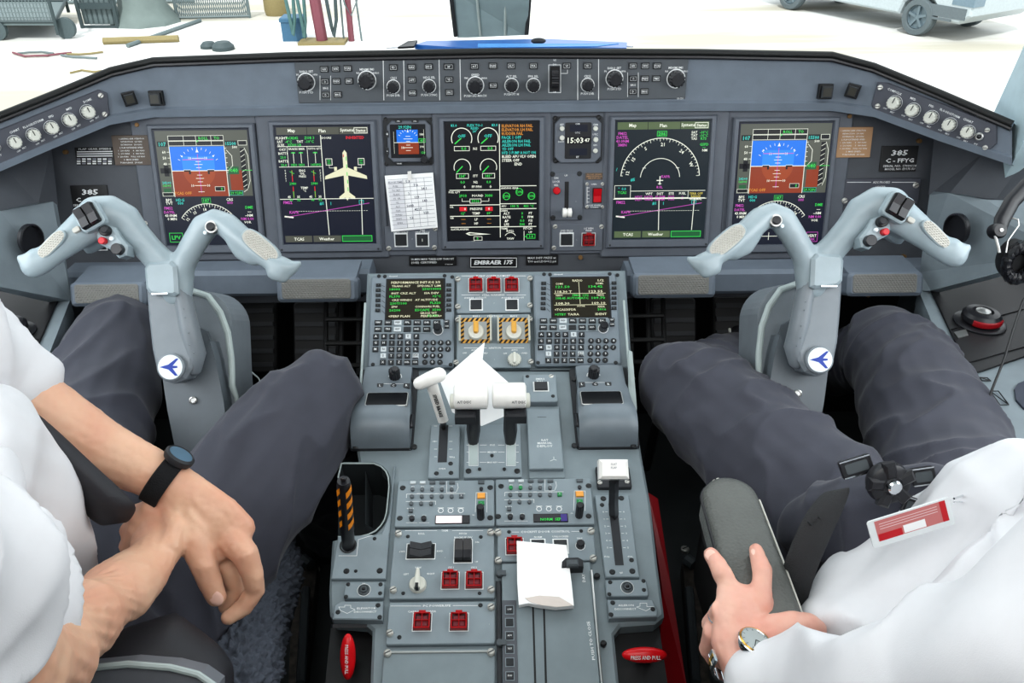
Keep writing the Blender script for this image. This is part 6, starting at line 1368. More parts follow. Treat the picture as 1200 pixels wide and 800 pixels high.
    # head switches
    def sw_(name, cx, cy, d, w, h_, ang, m, th=.006, rnd=0, bev=.001, frame=None, par=None):
        c = Q(cx, cy, d); a = math.radians(ang) * (1 if sg < 0 else -1); F = Plane(c, CX * math.cos(a) + CY * math.sin(a), CY * math.cos(a) - CX * math.sin(a)); bb = MB()
        if frame: bb.prism(rrect(-w * S / 2 - .004, w * S / 2 + .004, -h_ * S / 2 - .004, h_ * S / 2 + .004, .008), -.014, th - .003, frame, F.M, bev=.002)
        if rnd: bb.lathe([(w * S / 2, -.006), (w * S / 2, th - .001), (w * S / 2 - .001, th), (.0006, th)], m, F.M)
        else: bb.prism(rrect(-w * S / 2, w * S / 2, -h_ * S / 2, h_ * S / 2, .003), -.006, th, m, F.M, bev=bev)
        return bb.build(name, par or t), F
    o_, F = sw_('trim_switch', 103, 253, 1.203, 23, 25, 30, BLACK, .003, frame=YOKE)
    for q in (-1, 1):
        bb = MB(); M_r = F.M @ Matrix.Translation((q * 5.6 * S, 0, .003)); bb.prism([(-12 * S, 0), (12 * S, 0), (11 * S, .007), (0, .0035), (-11 * S, .007)], -4.6 * S, 4.6 * S, BLACKS, M_r @ Matrix(((0, 0, 1, 0), (1, 0, 0, 0), (0, 1, 0, 0), (0, 0, 0, 1)))); bb.build('rocker', o_)
    px_prism('switch_fairing', [(108, 270), (122, 262), (134, 266), (140, 277), (149, 288), (147, 299), (138, 302), (128, 292), (116, 286)], 1.222, .03, YOKE, .004)
    sw_('hat_switch', 123, 270, 1.216, 12, 12, 20, BLACK, .004, rnd=1); sw_('hat_cap', 123, 269, 1.211, 8, 8, 20, DKG, .004, rnd=1)
    sw_('red_button', 120, 282, 1.216, 8, 8, 0, REDL, .004, rnd=1); sw_('mark', 130.5, 279.5, 1.2195, 5, 5, 0, LOGOW, .002, rnd=1); sw_('round_switch', 138, 292, 1.218, 13, 13, 0, BLACKS, .006, rnd=1); sw_('side_key', 90, 269, 1.205, 9, 6, 30, PADM, .003)
    o_, F = sw_('talk_switch', 248, 266, 1.230, 15, 15, 0, SILV, .003, rnd=1); bb = MB(); bb.lathe([(5 * S, .003), (5 * S, .006), (4 * S, .0075), (.0005, .0078)], BLACKS, F.M); bb.build('button', o_)
    sw_('mark', 240.5, 272.5, 1.231, 4.5, 4.5, 0, LOGOW, .002, rnd=1)
    # ---- column standing behind the yoke
    tc = thing('control_column', 'dark grey control column under the %s yoke with a round topped housing and cable' % side, 'column', Q(235, 520, 1.36))
    def prism_d(name, pts, d0, d1, th, m, par):
        """outline whose depth varies down its height"""
        bb = MB(); y0 = min(p[1] for p in pts); y1 = max(p[1] for p in pts)
        W = [Q(x, y, d0 + (d1 - d0) * (y - y0) / (y1 - y0)) for x, y in pts]; n = len(W); bk = [p + AX * th for p in W]
        fs = [tuple(range(n)), tuple(reversed(range(n, 2 * n)))] + [(i, i + n, (i + 1) % n + n, (i + 1) % n) for i in range(n)]
        if sg > 0: fs = [tuple(reversed(f)) for f in fs]
        bb.add(W + bk, fs, m); return bb.build(name, par)
    prism_d('column_body', [(190, 440), (226, 432), (246, 400), (252, 420), (262, 470), (268, 520), (262, 560), (214, 560), (205, 525), (196, 480)], 1.31, 1.30, .12, COLM, tc)
    arc = [(232 + 40 * math.sin(a) * 1.0, 382 - 42 * math.cos(a)) for a in [math.radians(k) for k in range(-10, 91, 10)]]
    prism_d('housing', [(222, 345)] + arc + [(274, 430), (276, 470), (279, 520), (240, 520), (232, 440), (222, 400)], 1.36, 1.34, .10, YOKED, tc)
    prism_d('housing_step', [(226, 400), (232, 383), (242, 388), (249, 405), (252, 422), (236, 422), (232, 415)], 1.345, 1.345, .03, COLM, tc)
    bb = MB(); bb.tube([Q(214, 345, 1.36), Q(226, 341, 1.35), Q(244, 347, 1.34), Q(258, 366, 1.335), Q(267, 390, 1.335), Q(271, 420, 1.335), Q(272, 452, 1.335), Q(277, 465, 1.335), Q(279, 482, 1.34)], [.0055] * 6 + [.0055, .004, .003], LINER, n=10, up=up); bb.build('cable', tc)
    bb = MB(); c = Q(226, 469, 1.302); F = Plane(c, CX, CY); bb.lathe([(.006, -.003), (.006, .001), (.004, .002), (.0035, .0), (.0005, .0)], SILV, F.M, n=16); bb.build('bolt', tc)
yoke(-1, 'left'); yoke(1, 'right')
t = thing('wire_loop', 'thin white wire looping out beside the left column above the knee', 'wire', D(290, 450, 1.5)); b = MB(); b.tube([D(272, 436, 1.5), D(282, 433, 1.5), D(295, 436, 1.5), D(303, 443, 1.5), D(308, 455, 1.5)], .0016, LINER, n=6); b.build('wire', t)

# rudder pedals, dim in the foot wells
PEDAL = mat('pedal_black', '1b1b1c', .6)
for sg, side in ((-1, 'left'), (1, 'right')):
    t = thing('foot_grille', 'dark framed grille in the %s foot well beside the pedestal' % side, 'grille', mx_(D(395, 390, 1.75), sg)); b = MB()
    X = (382, 400, 420); Y = (345, 374, 402, 428)
    for x in X: b.tube([mx_(D(x, 340, 1.78), sg), mx_(D(x, 440, 1.66), sg)], .005, PEDAL, n=6)
    for y in Y: b.tube([mx_(D(382, y, 1.74 - (y - 345) * .0011), sg), mx_(D(425, y, 1.74 - (y - 345) * .0011), sg)], .005, PEDAL, n=6)
    b.build('bars', t)
    for px, nm in ((372, 'inner'), (300, 'outer')):
        t = thing('rudder_pedal', 'dark ribbed %s rudder pedal in the %s foot well' % (nm, side), 'pedal', mx_(D(px, 400, 1.85), sg)); b = MB(); F = Plane(mx_(D(px, 395, 1.85), sg), V((1, 0, 0)), V((0, .5, .8)))
        b.prism(rrect(-.05, .05, -.08, .08, .012), 0, .02, PEDAL, F.M, bev=.004)
        for k in range(5): b.box(-.045, .045, -.066 + k * .03, -.056 + k * .03, .018, .026, DKG, F.M)
        b.build('plate', t); b = MB(); b.tube([F.M @ V((0, -.04, 0)), V((F.o.x, F.o.y + .1, .05))], .012, BLACK); b.build('arm', t)
# ================================================================== outside on the apron
GZ = -2.0
GRD = bpy.data.materials.new('bright_concrete'); GRD.use_nodes = True; nt = GRD.node_tree; bs = nt.nodes['Principled BSDF']; bs.inputs['Roughness'].default_value = .9
tc = nt.nodes.new('ShaderNodeTexCoord'); n1 = nt.nodes.new('ShaderNodeTexNoise'); n1.inputs['Scale'].default_value = .35; n1.inputs['Detail'].default_value = 6; rp = nt.nodes.new('ShaderNodeValToRGB')
mp = nt.nodes.new('ShaderNodeMapping'); mp.inputs['Scale'].default_value = (.25, 1.6, 1)
rp.color_ramp.elements[0].position = .38; rp.color_ramp.elements[0].color = (.40, .375, .31, 1); rp.color_ramp.elements[1].position = .55; rp.color_ramp.elements[1].color = (.66, .66, .645, 1)
nt.links.new(tc.outputs['Object'], mp.inputs[0]); nt.links.new(mp.outputs[0], n1.inputs['Vector']); nt.links.new(n1.outputs[0], rp.inputs[0]); nt.links.new(rp.outputs[0], bs.inputs['Base Color'])
b = MB(); b.box(-60, 60, 2.6, 120, GZ - .05, GZ, GRD); o_ = b.build('apron_ground'); o_['kind'] = 'structure'
g0 = lambda x, y: ground(x, y, GZ)
VANW = mat('van_white_paint', 'a9b2b5', .35); TYRE = mat('tyre_rubber', '5a6366', .8); RIM = mat('alloy_rim', '6f7d84', .35, metal=.4); VGL = mat('van_glass', '6d7f8a', .1); VDK = mat('van_trim_grey', '5f686c', .6)
# white van
pf, pr_ = g0(1072, 41), g0(926, 11)
ux = (pf - pr_); WB = ux.length; ux.normalize(); zz = V((0, 0, 1)); uy = zz.cross(ux)          # uy points away from the aircraft
MV = Matrix((ux, uy, zz)).transposed().to_4x4(); MV.translation = pr_
van = thing('van', 'white van parked on the bright apron beyond the right window', 'van', pr_)
R = WB * .105; prof = [(-WB * .30, .32), (WB * 1.02 - R * 1.5, .34)]
prof = [(-WB * .3, .35), (-R * 1.25, .33)] + [(R * 1.25 * math.cos(a), .35 + R * 1.2 * math.sin(a)) for a in [math.radians(k) for k in (180, 150, 120, 90, 60, 30, 0)]] + [(WB - R * 1.25, .33)] + [(WB + R * 1.25 * math.cos(a), .35 + R * 1.2 * math.sin(a)) for a in [math.radians(k) for k in (180, 150, 120, 90, 60, 30, 0)]] + \
    [(WB * 1.27, .34), (WB * 1.33, .5), (WB * 1.33, .85), (WB * 1.27, 1.05), (WB * 1.02, 1.25), (WB * .82, 1.95), (WB * .7, 2.05), (-WB * .22, 2.05), (-WB * .3, 1.9)]
XZ = MV @ Matrix(((1, 0, 0, 0), (0, 0, -1, 0), (0, 1, 0, 0), (0, 0, 0, 1)))
b = MB(); b.prism(prof, -1.85, .06, VANW, XZ, bev=.04); b.build('body', van, angle=30)
for x in (0, WB):
    for y in (.0, 1.6):
        w = MB(); Mw = MV @ Matrix.Translation((x, y, R)) @ Matrix.Rotation(PI / 2, 4, 'X'); w.lathe([(R * .6, -.1), (R * .95, -.1), (R, -.06), (R, .06), (R * .95, .09), (R * .68, .1), (R * .64, .07)], TYRE, Mw, n=32, cap=False); wo = w.build('wheel', van)
        w = MB(); w.lathe([(R * .66, .06), (R * .6, .07), (R * .55, .03), (R * .2, .03), (R * .15, .07), (.001, .07)], RIM, Mw, n=24, cap=False)
        for k in range(5): a = 2 * PI * k / 5; w.box(-R * .07, R * .07, R * .12, R * .6, .03, .075, RIM, Mw @ Matrix.Rotation(a, 4, 'Z'))
        w.build('rim', wo)
b = MB(); b.box(WB * 1.06, WB * 1.30, -.075, -.05, .42, .62, VDK, MV); b.box(WB * 1.10, WB * 1.22, -.085, -.06, .36, .40, VDK, MV); b.build('bumper_trim', van)
b = MB(); b.box(WB * 1.2, WB * 1.335, -.07, .25, .66, .82, VGL, MV, bev=.02); b.build('headlamp', van)
b = MB(); b.prism([(WB * .55, 1.15), (WB * .88, 1.2), (WB * .76, 1.85), (WB * .55, 1.9)], .061, .075, VGL, XZ); b.prism([(-.1, 1.15), (WB * .5, 1.15), (WB * .5, 1.9), (-.1, 1.9)], .061, .075, VGL, XZ); b.build('side_window', van)
b = MB(); b.box(WB * .53, WB * .533, -.066, -.06, .45, 1.9, VDK, MV); b.box(WB * .12, WB * .123, -.066, -.06, .45, 1.9, VDK, MV); b.build('door_seam', van)
# equipment on the left
PALE = mat('pale_grey_metal', '626e6f', .6); DARKP = mat('faded_dark_metal', '3b4749', .6); PRED = mat('faded_red', '74404a', .6); PGRN = mat('faded_green_hose', '466664', .6); PYEL = mat('faded_yellow', '817550', .7); PBLU = mat('faded_blue', '3c627c', .6); TARP = mat('pale_tarp', '6b7673', .8, var=.15, scale=2)  # apron gear colours desaturated to imitate the washed-out, overexposed daylight
def bar(b, p, q, r, m): b.tube([p, q], r, m, n=6)
def up_(p, h): return p + V((0, 0, h))
# service trolley
t = thing('service_trolley', 'grey mesh-sided service trolley on wheels at the far left of the apron', 'trolley', g0(40, 45)); b = MB()
a, c = g0(-30, 47), g0(70, 47); d = g0(82, 20); e = g0(-20, 20); h = .35
for p, q in ((a, c), (c, d), (d, e), (e, a)): bar(b, up_(p, h), up_(q, h), .03, DARKP); bar(b, up_(p, h + .7), up_(q, h + .7), .03, DARKP); bar(b, up_(p, .1), up_(p, h + .9), .035, DARKP)
b.build('frame', t); b = MB(); n = 26
for i in range(n + 1): p = a.lerp(c, i / n); bar(b, up_(p, h), up_(p, h + .7), .009, PALE)
for i in range(9): bar(b, up_(a, h + .7 * i / 8), up_(c, h + .7 * i / 8), .009, PALE)
b.build('mesh_panel', t); b = MB(); b.slab([up_(x, h - .02) for x in (a, c, d, e)], .05, PALE); b.build('deck', t)
for px, py in ((80, 45), (0, 47)):
    b = MB(); p = up_(g0(px, py), .2); b.lathe([(.05, -.05), (.2, -.05), (.2, .05), (.05, .05)], mat('wheel_dark_%d' % px, '4a5658', .7), Matrix.Translation(p) @ Matrix.Rotation(PI / 2, 4, 'X')); b.build('wheel', t)
# gas bottle rack
t = thing('bottle_rack', 'rack of upright white cylinders with red tops on the apron', 'rack', g0(117, 32)); a, c = g0(97, 33), g0(139, 33); b = MB(); dy = V((0, .5, 0))
for z_ in (.05, .5, 1.0):
    b.slab([up_(a, z_), up_(c, z_), up_(c, z_ - .12), up_(a, z_ - .12)], .04, DARKP)
bar(b, a, up_(a, 1.1), .04, DARKP); bar(b, c, up_(c, 1.1), .04, DARKP); b.build('frame', t)
for i in range(7):
    p = a.lerp(c, (i + .5) / 7) + V((0, .15, 0)); b = MB(); b.tube([up_(p, .06), up_(p, .85), up_(p, .95), up_(p, 1.0)], [.06, .06, .045, .02], PALE, n=10); o_ = b.build('cylinder', t); b = MB(); b.tube([up_(p, 1.0), up_(p, 1.12)], .05, PRED, n=8); b.build('cap', o_)
t = thing('covered_equipment', 'tall equipment under a pale grey tarpaulin on the apron', 'cover', g0(172, 30)); b = MB(); p = g0(172, 26); b.lathe([(.75, 0), (.7, .1), (.52, .35), (.42, .9), (.33, 1.5), (.2, 1.7), (.01, 1.72)], TARP, Matrix.Translation(p), n=9); b.build('tarpaulin', t)
t = thing('mesh_cage', 'pale wire mesh cage standing behind the covered equipment', 'cage', g0(250, 22)); a, c = g0(208, 23), g0(293, 21); b = MB()
for i in range(35): p = a.lerp(c, i / 34); q = a.lerp(c, min(1, i / 34 + .12)); bar(b, up_(p, .05), up_(q, .9), .01, PALE); q = a.lerp(c, max(0, i / 34 - .12)); bar(b, up_(p, .05), up_(q, .9), .01, PALE)
for z_ in (.04, .9): bar(b, up_(a, z_), up_(c, z_), .03, PALE)
bar(b, a, up_(a, .9), .03, PALE); bar(b, c, up_(c, .9), .03, PALE); b.build('mesh', t)
t = thing('mesh_fence', 'long pale wire fence across the far left of the apron', 'fence', g0(60, 5)); a, c = ground(-60, 20, GZ), ground(205, 18, GZ); a += V((0, 1.5, 0)); c += V((0, 1.5, 0)); b = MB()
for i in range(60): p = a.lerp(c, i / 59); q = a.lerp(c, min(1, i / 59 + .06)); bar(b, up_(p, .05), up_(q, 1.6), .012, PALE); q = a.lerp(c, max(0, i / 59 - .06)); bar(b, up_(p, .05), up_(q, 1.6), .012, PALE)
bar(b, up_(a, .05), up_(c, .05), .04, PALE); b.build('mesh', t)
# hose stand
t = thing('hose_stand', 'red upright stand hung with green hoses in the left window', 'hose stand', g0(378, 48)); b = MB(); p = g0(379, 50); b.tube([p + V((-.02, 0, .05)), p + V((-.12, 0, 1.6))], .11, PRED, n=10); b.build('post', t); b = MB(); b.box(-.45, .45, -.25, .25, 0, .05, PYEL, Matrix.Translation(p)); b.build('base', t)
for i, (x0, x1, lo) in enumerate(((-.4, -.3, .1), (.15, .3, .12), (-.62, -.5, .15), (.45, .75, .5))):
    b = MB(); b.tube([p + V((x0, 0, 1.7)), p + V((x0 - .02, 0, 1.0)), p + V((x0 + .05, -.05, lo + .2)), p + V(((x0 + x1) / 2, -.05, lo)), p + V((x1, 0, lo + .3)), p + V((x1 + .03, 0, 1.0)), p + V((x1, 0, 1.7))], .035 if i < 3 else .015, (PGRN, DARKP, PGRN, PALE)[i], n=8); b.build('hose', t)
t = thing('red_pipe_stand', 'thin pale stand with a red pipe right of the hose stand', 'stand', g0(412, 45)); b = MB(); p = g0(412, 48); b.tube([p, up_(p, 1.6)], .06, PRED, n=8); b.tube([p + V((.2, 0, 0)), p + V((.12, 0, 1.6))], .02, PALE, n=6); b.tube([p + V((-.15, 0, 0)), p + V((-.12, 0, 1.6))], .02, PALE, n=6); b.build('pipes', t)
t = thing('blue_crate', 'small blue crate left of the hose stand', 'crate', g0(346, 46)); b = MB(); b.box(-.2, .2, -.2, .2, 0, .42, PBLU, Matrix.Translation(g0(346, 46)), bev=.02); b.box(-.22, .22, -.22, .22, .36, .44, PBLU, Matrix.Translation(g0(346, 46)), bev=.02); b.build('crate', t)
t = thing('striped_cylinder', 'yellow cylindrical drum at the top of the left window', 'drum', g0(325, 14)); b = MB(); b.lathe([(.25, 0), (.27, .1), (.27, .6), (.24, .68), (.001, .68)], PYEL, Matrix.Translation(g0(325, 17))); b.build('drum', t)
for (x, y, s_, m, nm) in ((262, 58, .13, DARKP, 'dark round wheel chock nearest the glareshield'), (245, 56, .1, DARKP, 'smaller dark wheel chock beside the round one'), (160, 52, .0, PYEL, '')):
    if s_: t = thing('wheel_chock', nm, 'chock', g0(x, y)); b = MB(); b.lathe([(s_ * 1.6, 0), (s_ * 1.6, s_ * .5), (s_, s_ * 1.1), (.001, s_ * 1.2)], m, Matrix.Translation(g0(x, y)), n=16); b.build('chock', t)
t = thing('tow_bar', 'pale yellow tow bar lying flat on the apron', 'tow bar', g0(160, 50)); b = MB(); b.tube([up_(g0(122, 52), .06), up_(g0(210, 49), .06)], .07, PYEL, n=8); b.tube([up_(g0(150, 56), .04), up_(g0(235, 26), .04)], .04, PALE, n=8); b.build('bar', t)
t = thing('hose_tangle', 'loose pale hoses and fittings lying on the apron at the far left', 'hoses', g0(50, 85)); b = MB()
random.seed(4)
for i in range(6): x, y = random.uniform(0, 90), random.uniform(62, 92); b.tube([up_(g0(x + k * 14, y + random.uniform(-3, 3)), .03) for k in range(4)], .02, (PALE, PYEL, PRED)[i % 3], n=6)
b.build('hose', t)
# ================================================================== seats
UPV = -AX
def chain(b, lst, n=14, m=SKIN, dd=0.0, ends=True):
    pts = [D(p[0], p[1], p[2] + dd) for p in lst]; rad = [(p[3], p[4]) if len(p) > 4 else (p[3], p[3]) for p in lst]
    b.tube(pts, rad, m, n=n, up=UPV, round_ends=ends)
def wchain(b, lst, n=14, m=SKIN, up=None):
    b.tube([V(p[:3]) for p in lst], [(p[3], p[4]) if len(p) > 4 else (p[3], p[3]) for p in lst], m, n=n, up=up, round_ends=True)
def folds(amp, sc, seed=0., stretch=(1, 1, 1), fine=.3):
    s_ = V(stretch)
    def fn(p, n):
        q = V((p.x * s_.x, p.y * s_.y, p.z * s_.z)) * sc + V((seed, seed, seed)); w = V((noise.noise(q * .7), noise.noise(q * .7 + V((5, 1, 2))), 0)) * .8
        a = 1 - abs(noise.noise(q + w)) * 2; c = noise.noise(q * 2.3 + V((3, 7, 1)))
        return n * amp * (max(0, a) ** 2 - .12 + fine * c)
    return fn
for sg, side in ((-1, 'left'), (1, 'right')):
    t = thing('crew_seat', 'dark crew seat under the %s pilot%s' % (side, ' with grey sheepskin on its edge' if sg < 0 else ''), 'seat', (sg * .57, .75, 0))
    b = MB(); b.prism(rrect(sg * .57 - .22, sg * .57 + .22, .4, 1.08, .07), .36, .50, SEATF, bev=.03); b.build('cushion', t)
    b = MB(); Mb = Matrix.Translation((sg * .57, .27, .42)) @ Matrix.Rotation(math.radians(16), 4, 'X'); b.prism(rrect(-.23, .23, -.05, .05, .04), 0, .62, SEATF, Mb, bev=.03); b.build('backrest', t)
    b = MB(); b.box(sg * .57 - .15, sg * .57 + .15, .5, .95, .02, .36, DKG, bev=.01); b.build('pedestal_base', t)
    if sg < 0:
        b = MB(); chain(b, [(322, 640, 1.30, .03, .03), (318, 668, 1.27, .045, .05), (298, 715, 1.22, .05, .06), (282, 760, 1.16, .055, .06), (268, 815, 1.08, .06, .06)], n=16); chain(b, [(300, 690, 1.3, .05, .05), (250, 800, 1.15, .06, .05)])
        def fur(p, n): q = p * 60; return n * (.012 * abs(noise.noise(q * 1.6)) + .008 * noise.noise(q * 3.1) + .005 * noise.noise(q * 7)) + V((noise.noise(q * 1.5), 0, noise.noise(q * 1.5 + V((9, 9, 9))))) * .003
        o_ = organic('sheepskin_cover', b, SHEEP, t, voxel=.003, smooth=1, fn=fur)
        b = MB(); chain(b, [(150, 790, .90, .05), (190, 775, .92, .055), (222, 800, .92, .05)]); organic('bolster', b, TIE, t, voxel=.008, smooth=4)
        b = MB(); b.slab([D(x, y, .82) for x, y in ((30, 797), (90, 786), (150, 780), (200, 784), (232, 792), (252, 806), (252, 850), (0, 850))], .03, mat('seat_shell_grey', '6d7076', .6)); b.build('seat_shell', t)
        b = MB(); b.tube([D(x, y, .817) for x, y in ((0, 802), (30, 795), (90, 784), (150, 778), (200, 782), (232, 790), (255, 806))], .0035, LINER, n=8); b.build('seat_piping', t)
# leather armrest
t = thing('armrest', 'padded black leather armrest under the right pilot\'s hand', 'armrest', D(880, 640, 1.03))
def wz(px, py, z): return ground(px, py, z)
p0, p1 = ground(856, 585, .765), ground(906, 735, .755); ax = (p1 - p0).normalized(); sd = V((ax.y, -ax.x, 0)); Mx = Matrix((ax, sd * -1, V((0, 0, 1)))).transposed().to_4x4(); Mx.translation = p0
L = (p1 - p0).length; w_ = .0355; out_ = []
for i in range(15): a = PI / 2 + PI * i / 14; out_.append((w_ * 1.0 * math.cos(a), w_ * math.sin(a)))
out_ += [(L * .5, -w_ * 1.04), (L, -w_ * 1.05), (L + .10, -w_), (L + .10, w_), (L, w_ * 1.05), (L * .5, w_ * 1.04)]
b = MB(); b.prism(out_, -.035, -.004, LEATH, Mx, bev=.003)
n = len(out_); cx_ = sum(p[0] for p in out_) / n; vs = []; fs = []
for s_, z in ((1, -.004), (1.0, .0), (.93, .006), (.75, .0095), (.5, .0105), (.3, .011)):
    for x, y in out_: xx = min(max(x, 0), L) + (x - min(max(x, 0), L)) * s_; dip = -.003 * math.exp(-((x - L * .62) / .02) ** 2); vs.append((xx if s_ > .5 else xx * 1, y * s_, z + dip))
for j in range(5):
    for i in range(n): fs.append((j * n + i, j * n + (i + 1) % n, (j + 1) * n + (i + 1) % n, (j + 1) * n + i))
fs.append(tuple(5 * n + i for i in range(n))); b.add(vs, fs, LEATH, Mx, True); b.build('cushion', t, angle=50)
b = MB(); b.tube([Mx @ V((x * 1.0, y * 1.02, -.003)) for x, y in out_[:-1][::-1]], .0022, BLACKS, n=6)
b.tube([Mx @ V((p[0], p[1], -.002)) for p in ((0.0, w_ * 1.06), (L * .5, w_ * 1.09), (L + .1, w_ * 1.06))], .0017, KNOBW, n=6); b.build('piping', t)
b = MB(); k = 0.0
pts_ = [(x, y * .86) for x, y in out_[8:15]] + [(L * .3, -w_ * .88), (L * .6, -w_ * .9), (L, -w_ * .9)]
for i in range(len(pts_) - 1):
    a, c = V(pts_[i]), V(pts_[i + 1]); m_ = max(1, int((c - a).length / .0045))
    for q in range(m_): e, f_ = a.lerp(c, (q + .15) / m_), a.lerp(c, (q + .7) / m_); b.tube([Mx @ V((e.x, e.y, .0045)), Mx @ V((f_.x, f_.y, .0045))], .0006, KNOBW, n=5)
b.build('stitching', t)
b = MB(); b.box(-.01, L + .1, -w_ * .7, w_ * .7, -.07, -.033, BLACK, Mx, bev=.01); b.tube([Mx @ V((L + .09, 0, -.06)), Mx @ V((L + .12, .06, -.25))], .018, BLACK); b.build('frame', t)

# ================================================================== pilots
def nail(parent, c, r, l, dirv, up):
    b = MB(); d = dirv.normalized(); s_ = d.cross(up).normalized(); u = s_.cross(d); M = Matrix((s_, d, u)).transposed().to_4x4(); M.translation = c
    b.ball((0, 0, 0), (r, l, .0018), NAIL, M=M, n=12); return b.build('fingernail', parent)
def head_and_torso(b, sx, hip, chest, neck, head):
    wchain(b, [(*hip, .10, .08), ((hip[0] + chest[0]) / 2, (hip[1] + chest[1]) / 2, (hip[2] + chest[2]) / 2, .10, .075), (*chest, .12, .07)], n=18, up=(0, 1, .2))
    wchain(b, [(chest[0], chest[1], chest[2], .06), (*neck, .056), (head[0], head[1], head[2] - .04, .055)], n=14)
    b.ball(head, (.076, .096, .115), SKIN, n=20); b.ball((head[0], head[1] + .03, head[2] - .055), (.058, .066, .06), SKIN, n=14)
    b.tube([V(head) + V((0, .088, .015)), V(head) + V((0, .104, -.02)), V(head) + V((0, .112, -.03))], [.008, .012, .013], SKIN, n=8, round_ends=True)
    for s_ in (-1, 1): b.ball((head[0] + s_ * .078, head[1] - .005, head[2] - .01), (.009, .018, .03), SKIN, n=10)
    b.ball((head[0], head[1] + .093, head[2] - .062), (.022, .01, .006), SKIN, n=8)
def face_parts(t, head):
    for s_ in (-1, 1):
        b = MB(); b.ball((head[0] + s_ * .031, head[1] + .083, head[2] + .01), .011, WHITEP, n=12); b.ball((head[0] + s_ * .031, head[1] + .091, head[2] + .01), (.005, .004, .005), BLACK, n=8); b.build('eye', t)
        b = MB(); b.tube([V(head) + V((s_ * .018, .093, .03)), V(head) + V((s_ * .048, .084, .032))], .004, HAIR, n=6); b.build('eyebrow', t)
    b = MB(); b.tube([V(head) + V((-.022, .096, -.062)), V(head) + V((0, .104, -.061)), V(head) + V((.022, .096, -.062))], .004, mat('lips', 'b06a60', .5), n=8); b.build('mouth', t)
    b = MB(); b.ball((head[0], head[1] - .014, head[2] + .03), (.084, .098, .10), HAIR, n=18); b.ball((head[0], head[1] - .04, head[2] - .03), (.078, .075, .07), HAIR, n=14)
    organic('hair', b, HAIR, t, voxel=.008, smooth=3, fn=lambda p, n: n * .004 * noise.noise(p * 90))

# ---- left pilot ---------------------------------------------------
A_ = thing('person', 'left pilot in short-sleeved white shirt with wrists crossed on the lap', 'person', (-.57, .6, .5))
b = MB(); head = (-.62, .34, 1.34)
head_and_torso(b, -1, (-.60, .58, .66), (-.60, .34, 1.0), (-.61, .33, 1.18), head)
# arm lying across from the far side, hand hanging over the knee
chain(b, [(-190, 330, .70, .055), (-90, 390, .84, .048), (10, 455, .93, .042, .040), (70, 497, .955, .040, .038), (125, 530, .975, .035, .031), (175, 553, .985, .030, .025), (203, 570, .99, .029, .0215), (222, 590, .99, .036, .021), (245, 614, .992, .043, .021), (266, 636, .998, .043, .019)], n=18)
chain(b, [(224, 600, .985, .019, .016), (228, 632, .975, .019, .017), (238, 660, .975, .0165, .0155), (246, 682, .98, .0145, .013), (254, 700, .985, .0125, .011)], n=12)     # thumb
chain(b, [(270, 630, .99, .020, .017), (288, 650, .985, .0165, .016), (296, 674, .99, .0135, .0135), (299, 692, 1.0, .0125, .0125), (286, 711, 1.0, .0115, .0115), (268, 723, .995, .0100, .0095)], n=12)
chain(b, [(255, 640, 1.005, .018, .016), (270, 668, 1.01, .0145, .015), (276, 690, 1.02, .0125, .013), (266, 710, 1.02, .011, .011)], n=12)
chain(b, [(242, 645, 1.02, .017, .015), (255, 675, 1.03, .0135, .013), (254, 700, 1.035, .0115, .011)], n=12)
# near arm from bottom left, fist under the other wrist
chain(b, [(-190, 640, .52, .055), (-60, 730, .58, .052), (10, 785, .65, .048), (55, 765, .72, .047, .043), (95, 728, .80, .044, .039), (135, 695, .87, .039, .033), (165, 668, .925, .033, .026), (183, 646, .96, .031, .024), (186, 622, .99, .036, .026), (182, 606, 1.0, .034, .025)], n=18)
for x, y, xe, ye in ((160, 618, 150, 640), (162, 606, 150, 622), (175, 596, 160, 600), (193, 594, 190, 590)):
    chain(b, [(x + 18, y + 10, .985, .014), (x, y, .985, .0135), (xe, ye, 1.0, .0115), (xe + 12, ye + 12, 1.015, .010)], n=10)
chain(b, [(198, 640, .955, .017), (206, 620, .965, .014), (200, 600, .98, .012)], n=10)
KN = [(D(x, y, d), r, a) for x, y, d, r, a in ((866, 706, .895, .009, .0022), (890, 704, .893, .009, .0022), (850, 722, .89, .009, .002), (846, 672, .918, .006, .0012), (893, 668, .92, .006, .0012),
    (288, 648, .968, .010, .0022), (270, 640, .968, .009, .0016), (300, 690, .985, .007, .0012), (240, 668, .958, .008, .0016))]
TN = [(D(a[0], a[1], a[2]), D(c[0], c[1], c[2])) for a, c in (((874, 750, .878), (866, 712, .897)), ((882, 748, .876), (889, 712, .894)), ((866, 752, .878), (853, 728, .892)), ((228, 588, .968), (284, 642, .968)), ((222, 600, .968), (262, 645, .972)))]
def skinfn(p, n):
    o = .0007 * noise.noise(p * 60) + .0005 * noise.noise(p * 160)
    for c, r, a in KN:
        q = (p - c).length
        if q < r * 3: o += a * math.exp(-(q / r) ** 2) + (.0006 * math.sin(q * 2600) * math.exp(-(q / r) ** 2))
    for a, c in TN:
        ab = c - a; t = max(0, min(1, (p - a).dot(ab) / ab.dot(ab))); q = (p - (a + ab * t)).length
        if q < .02: o += .0018 * math.exp(-(q / .004) ** 2)
    return n * o
bodyA = organic('body', b, SKIN, A_, voxel=.0026, smooth=4, fn=skinfn)
nail(bodyA, D(253.5, 701, .9745), .0085, .0095, D(254, 702, .98) - D(246, 682, .975), UPV)
face_parts(A_, head)
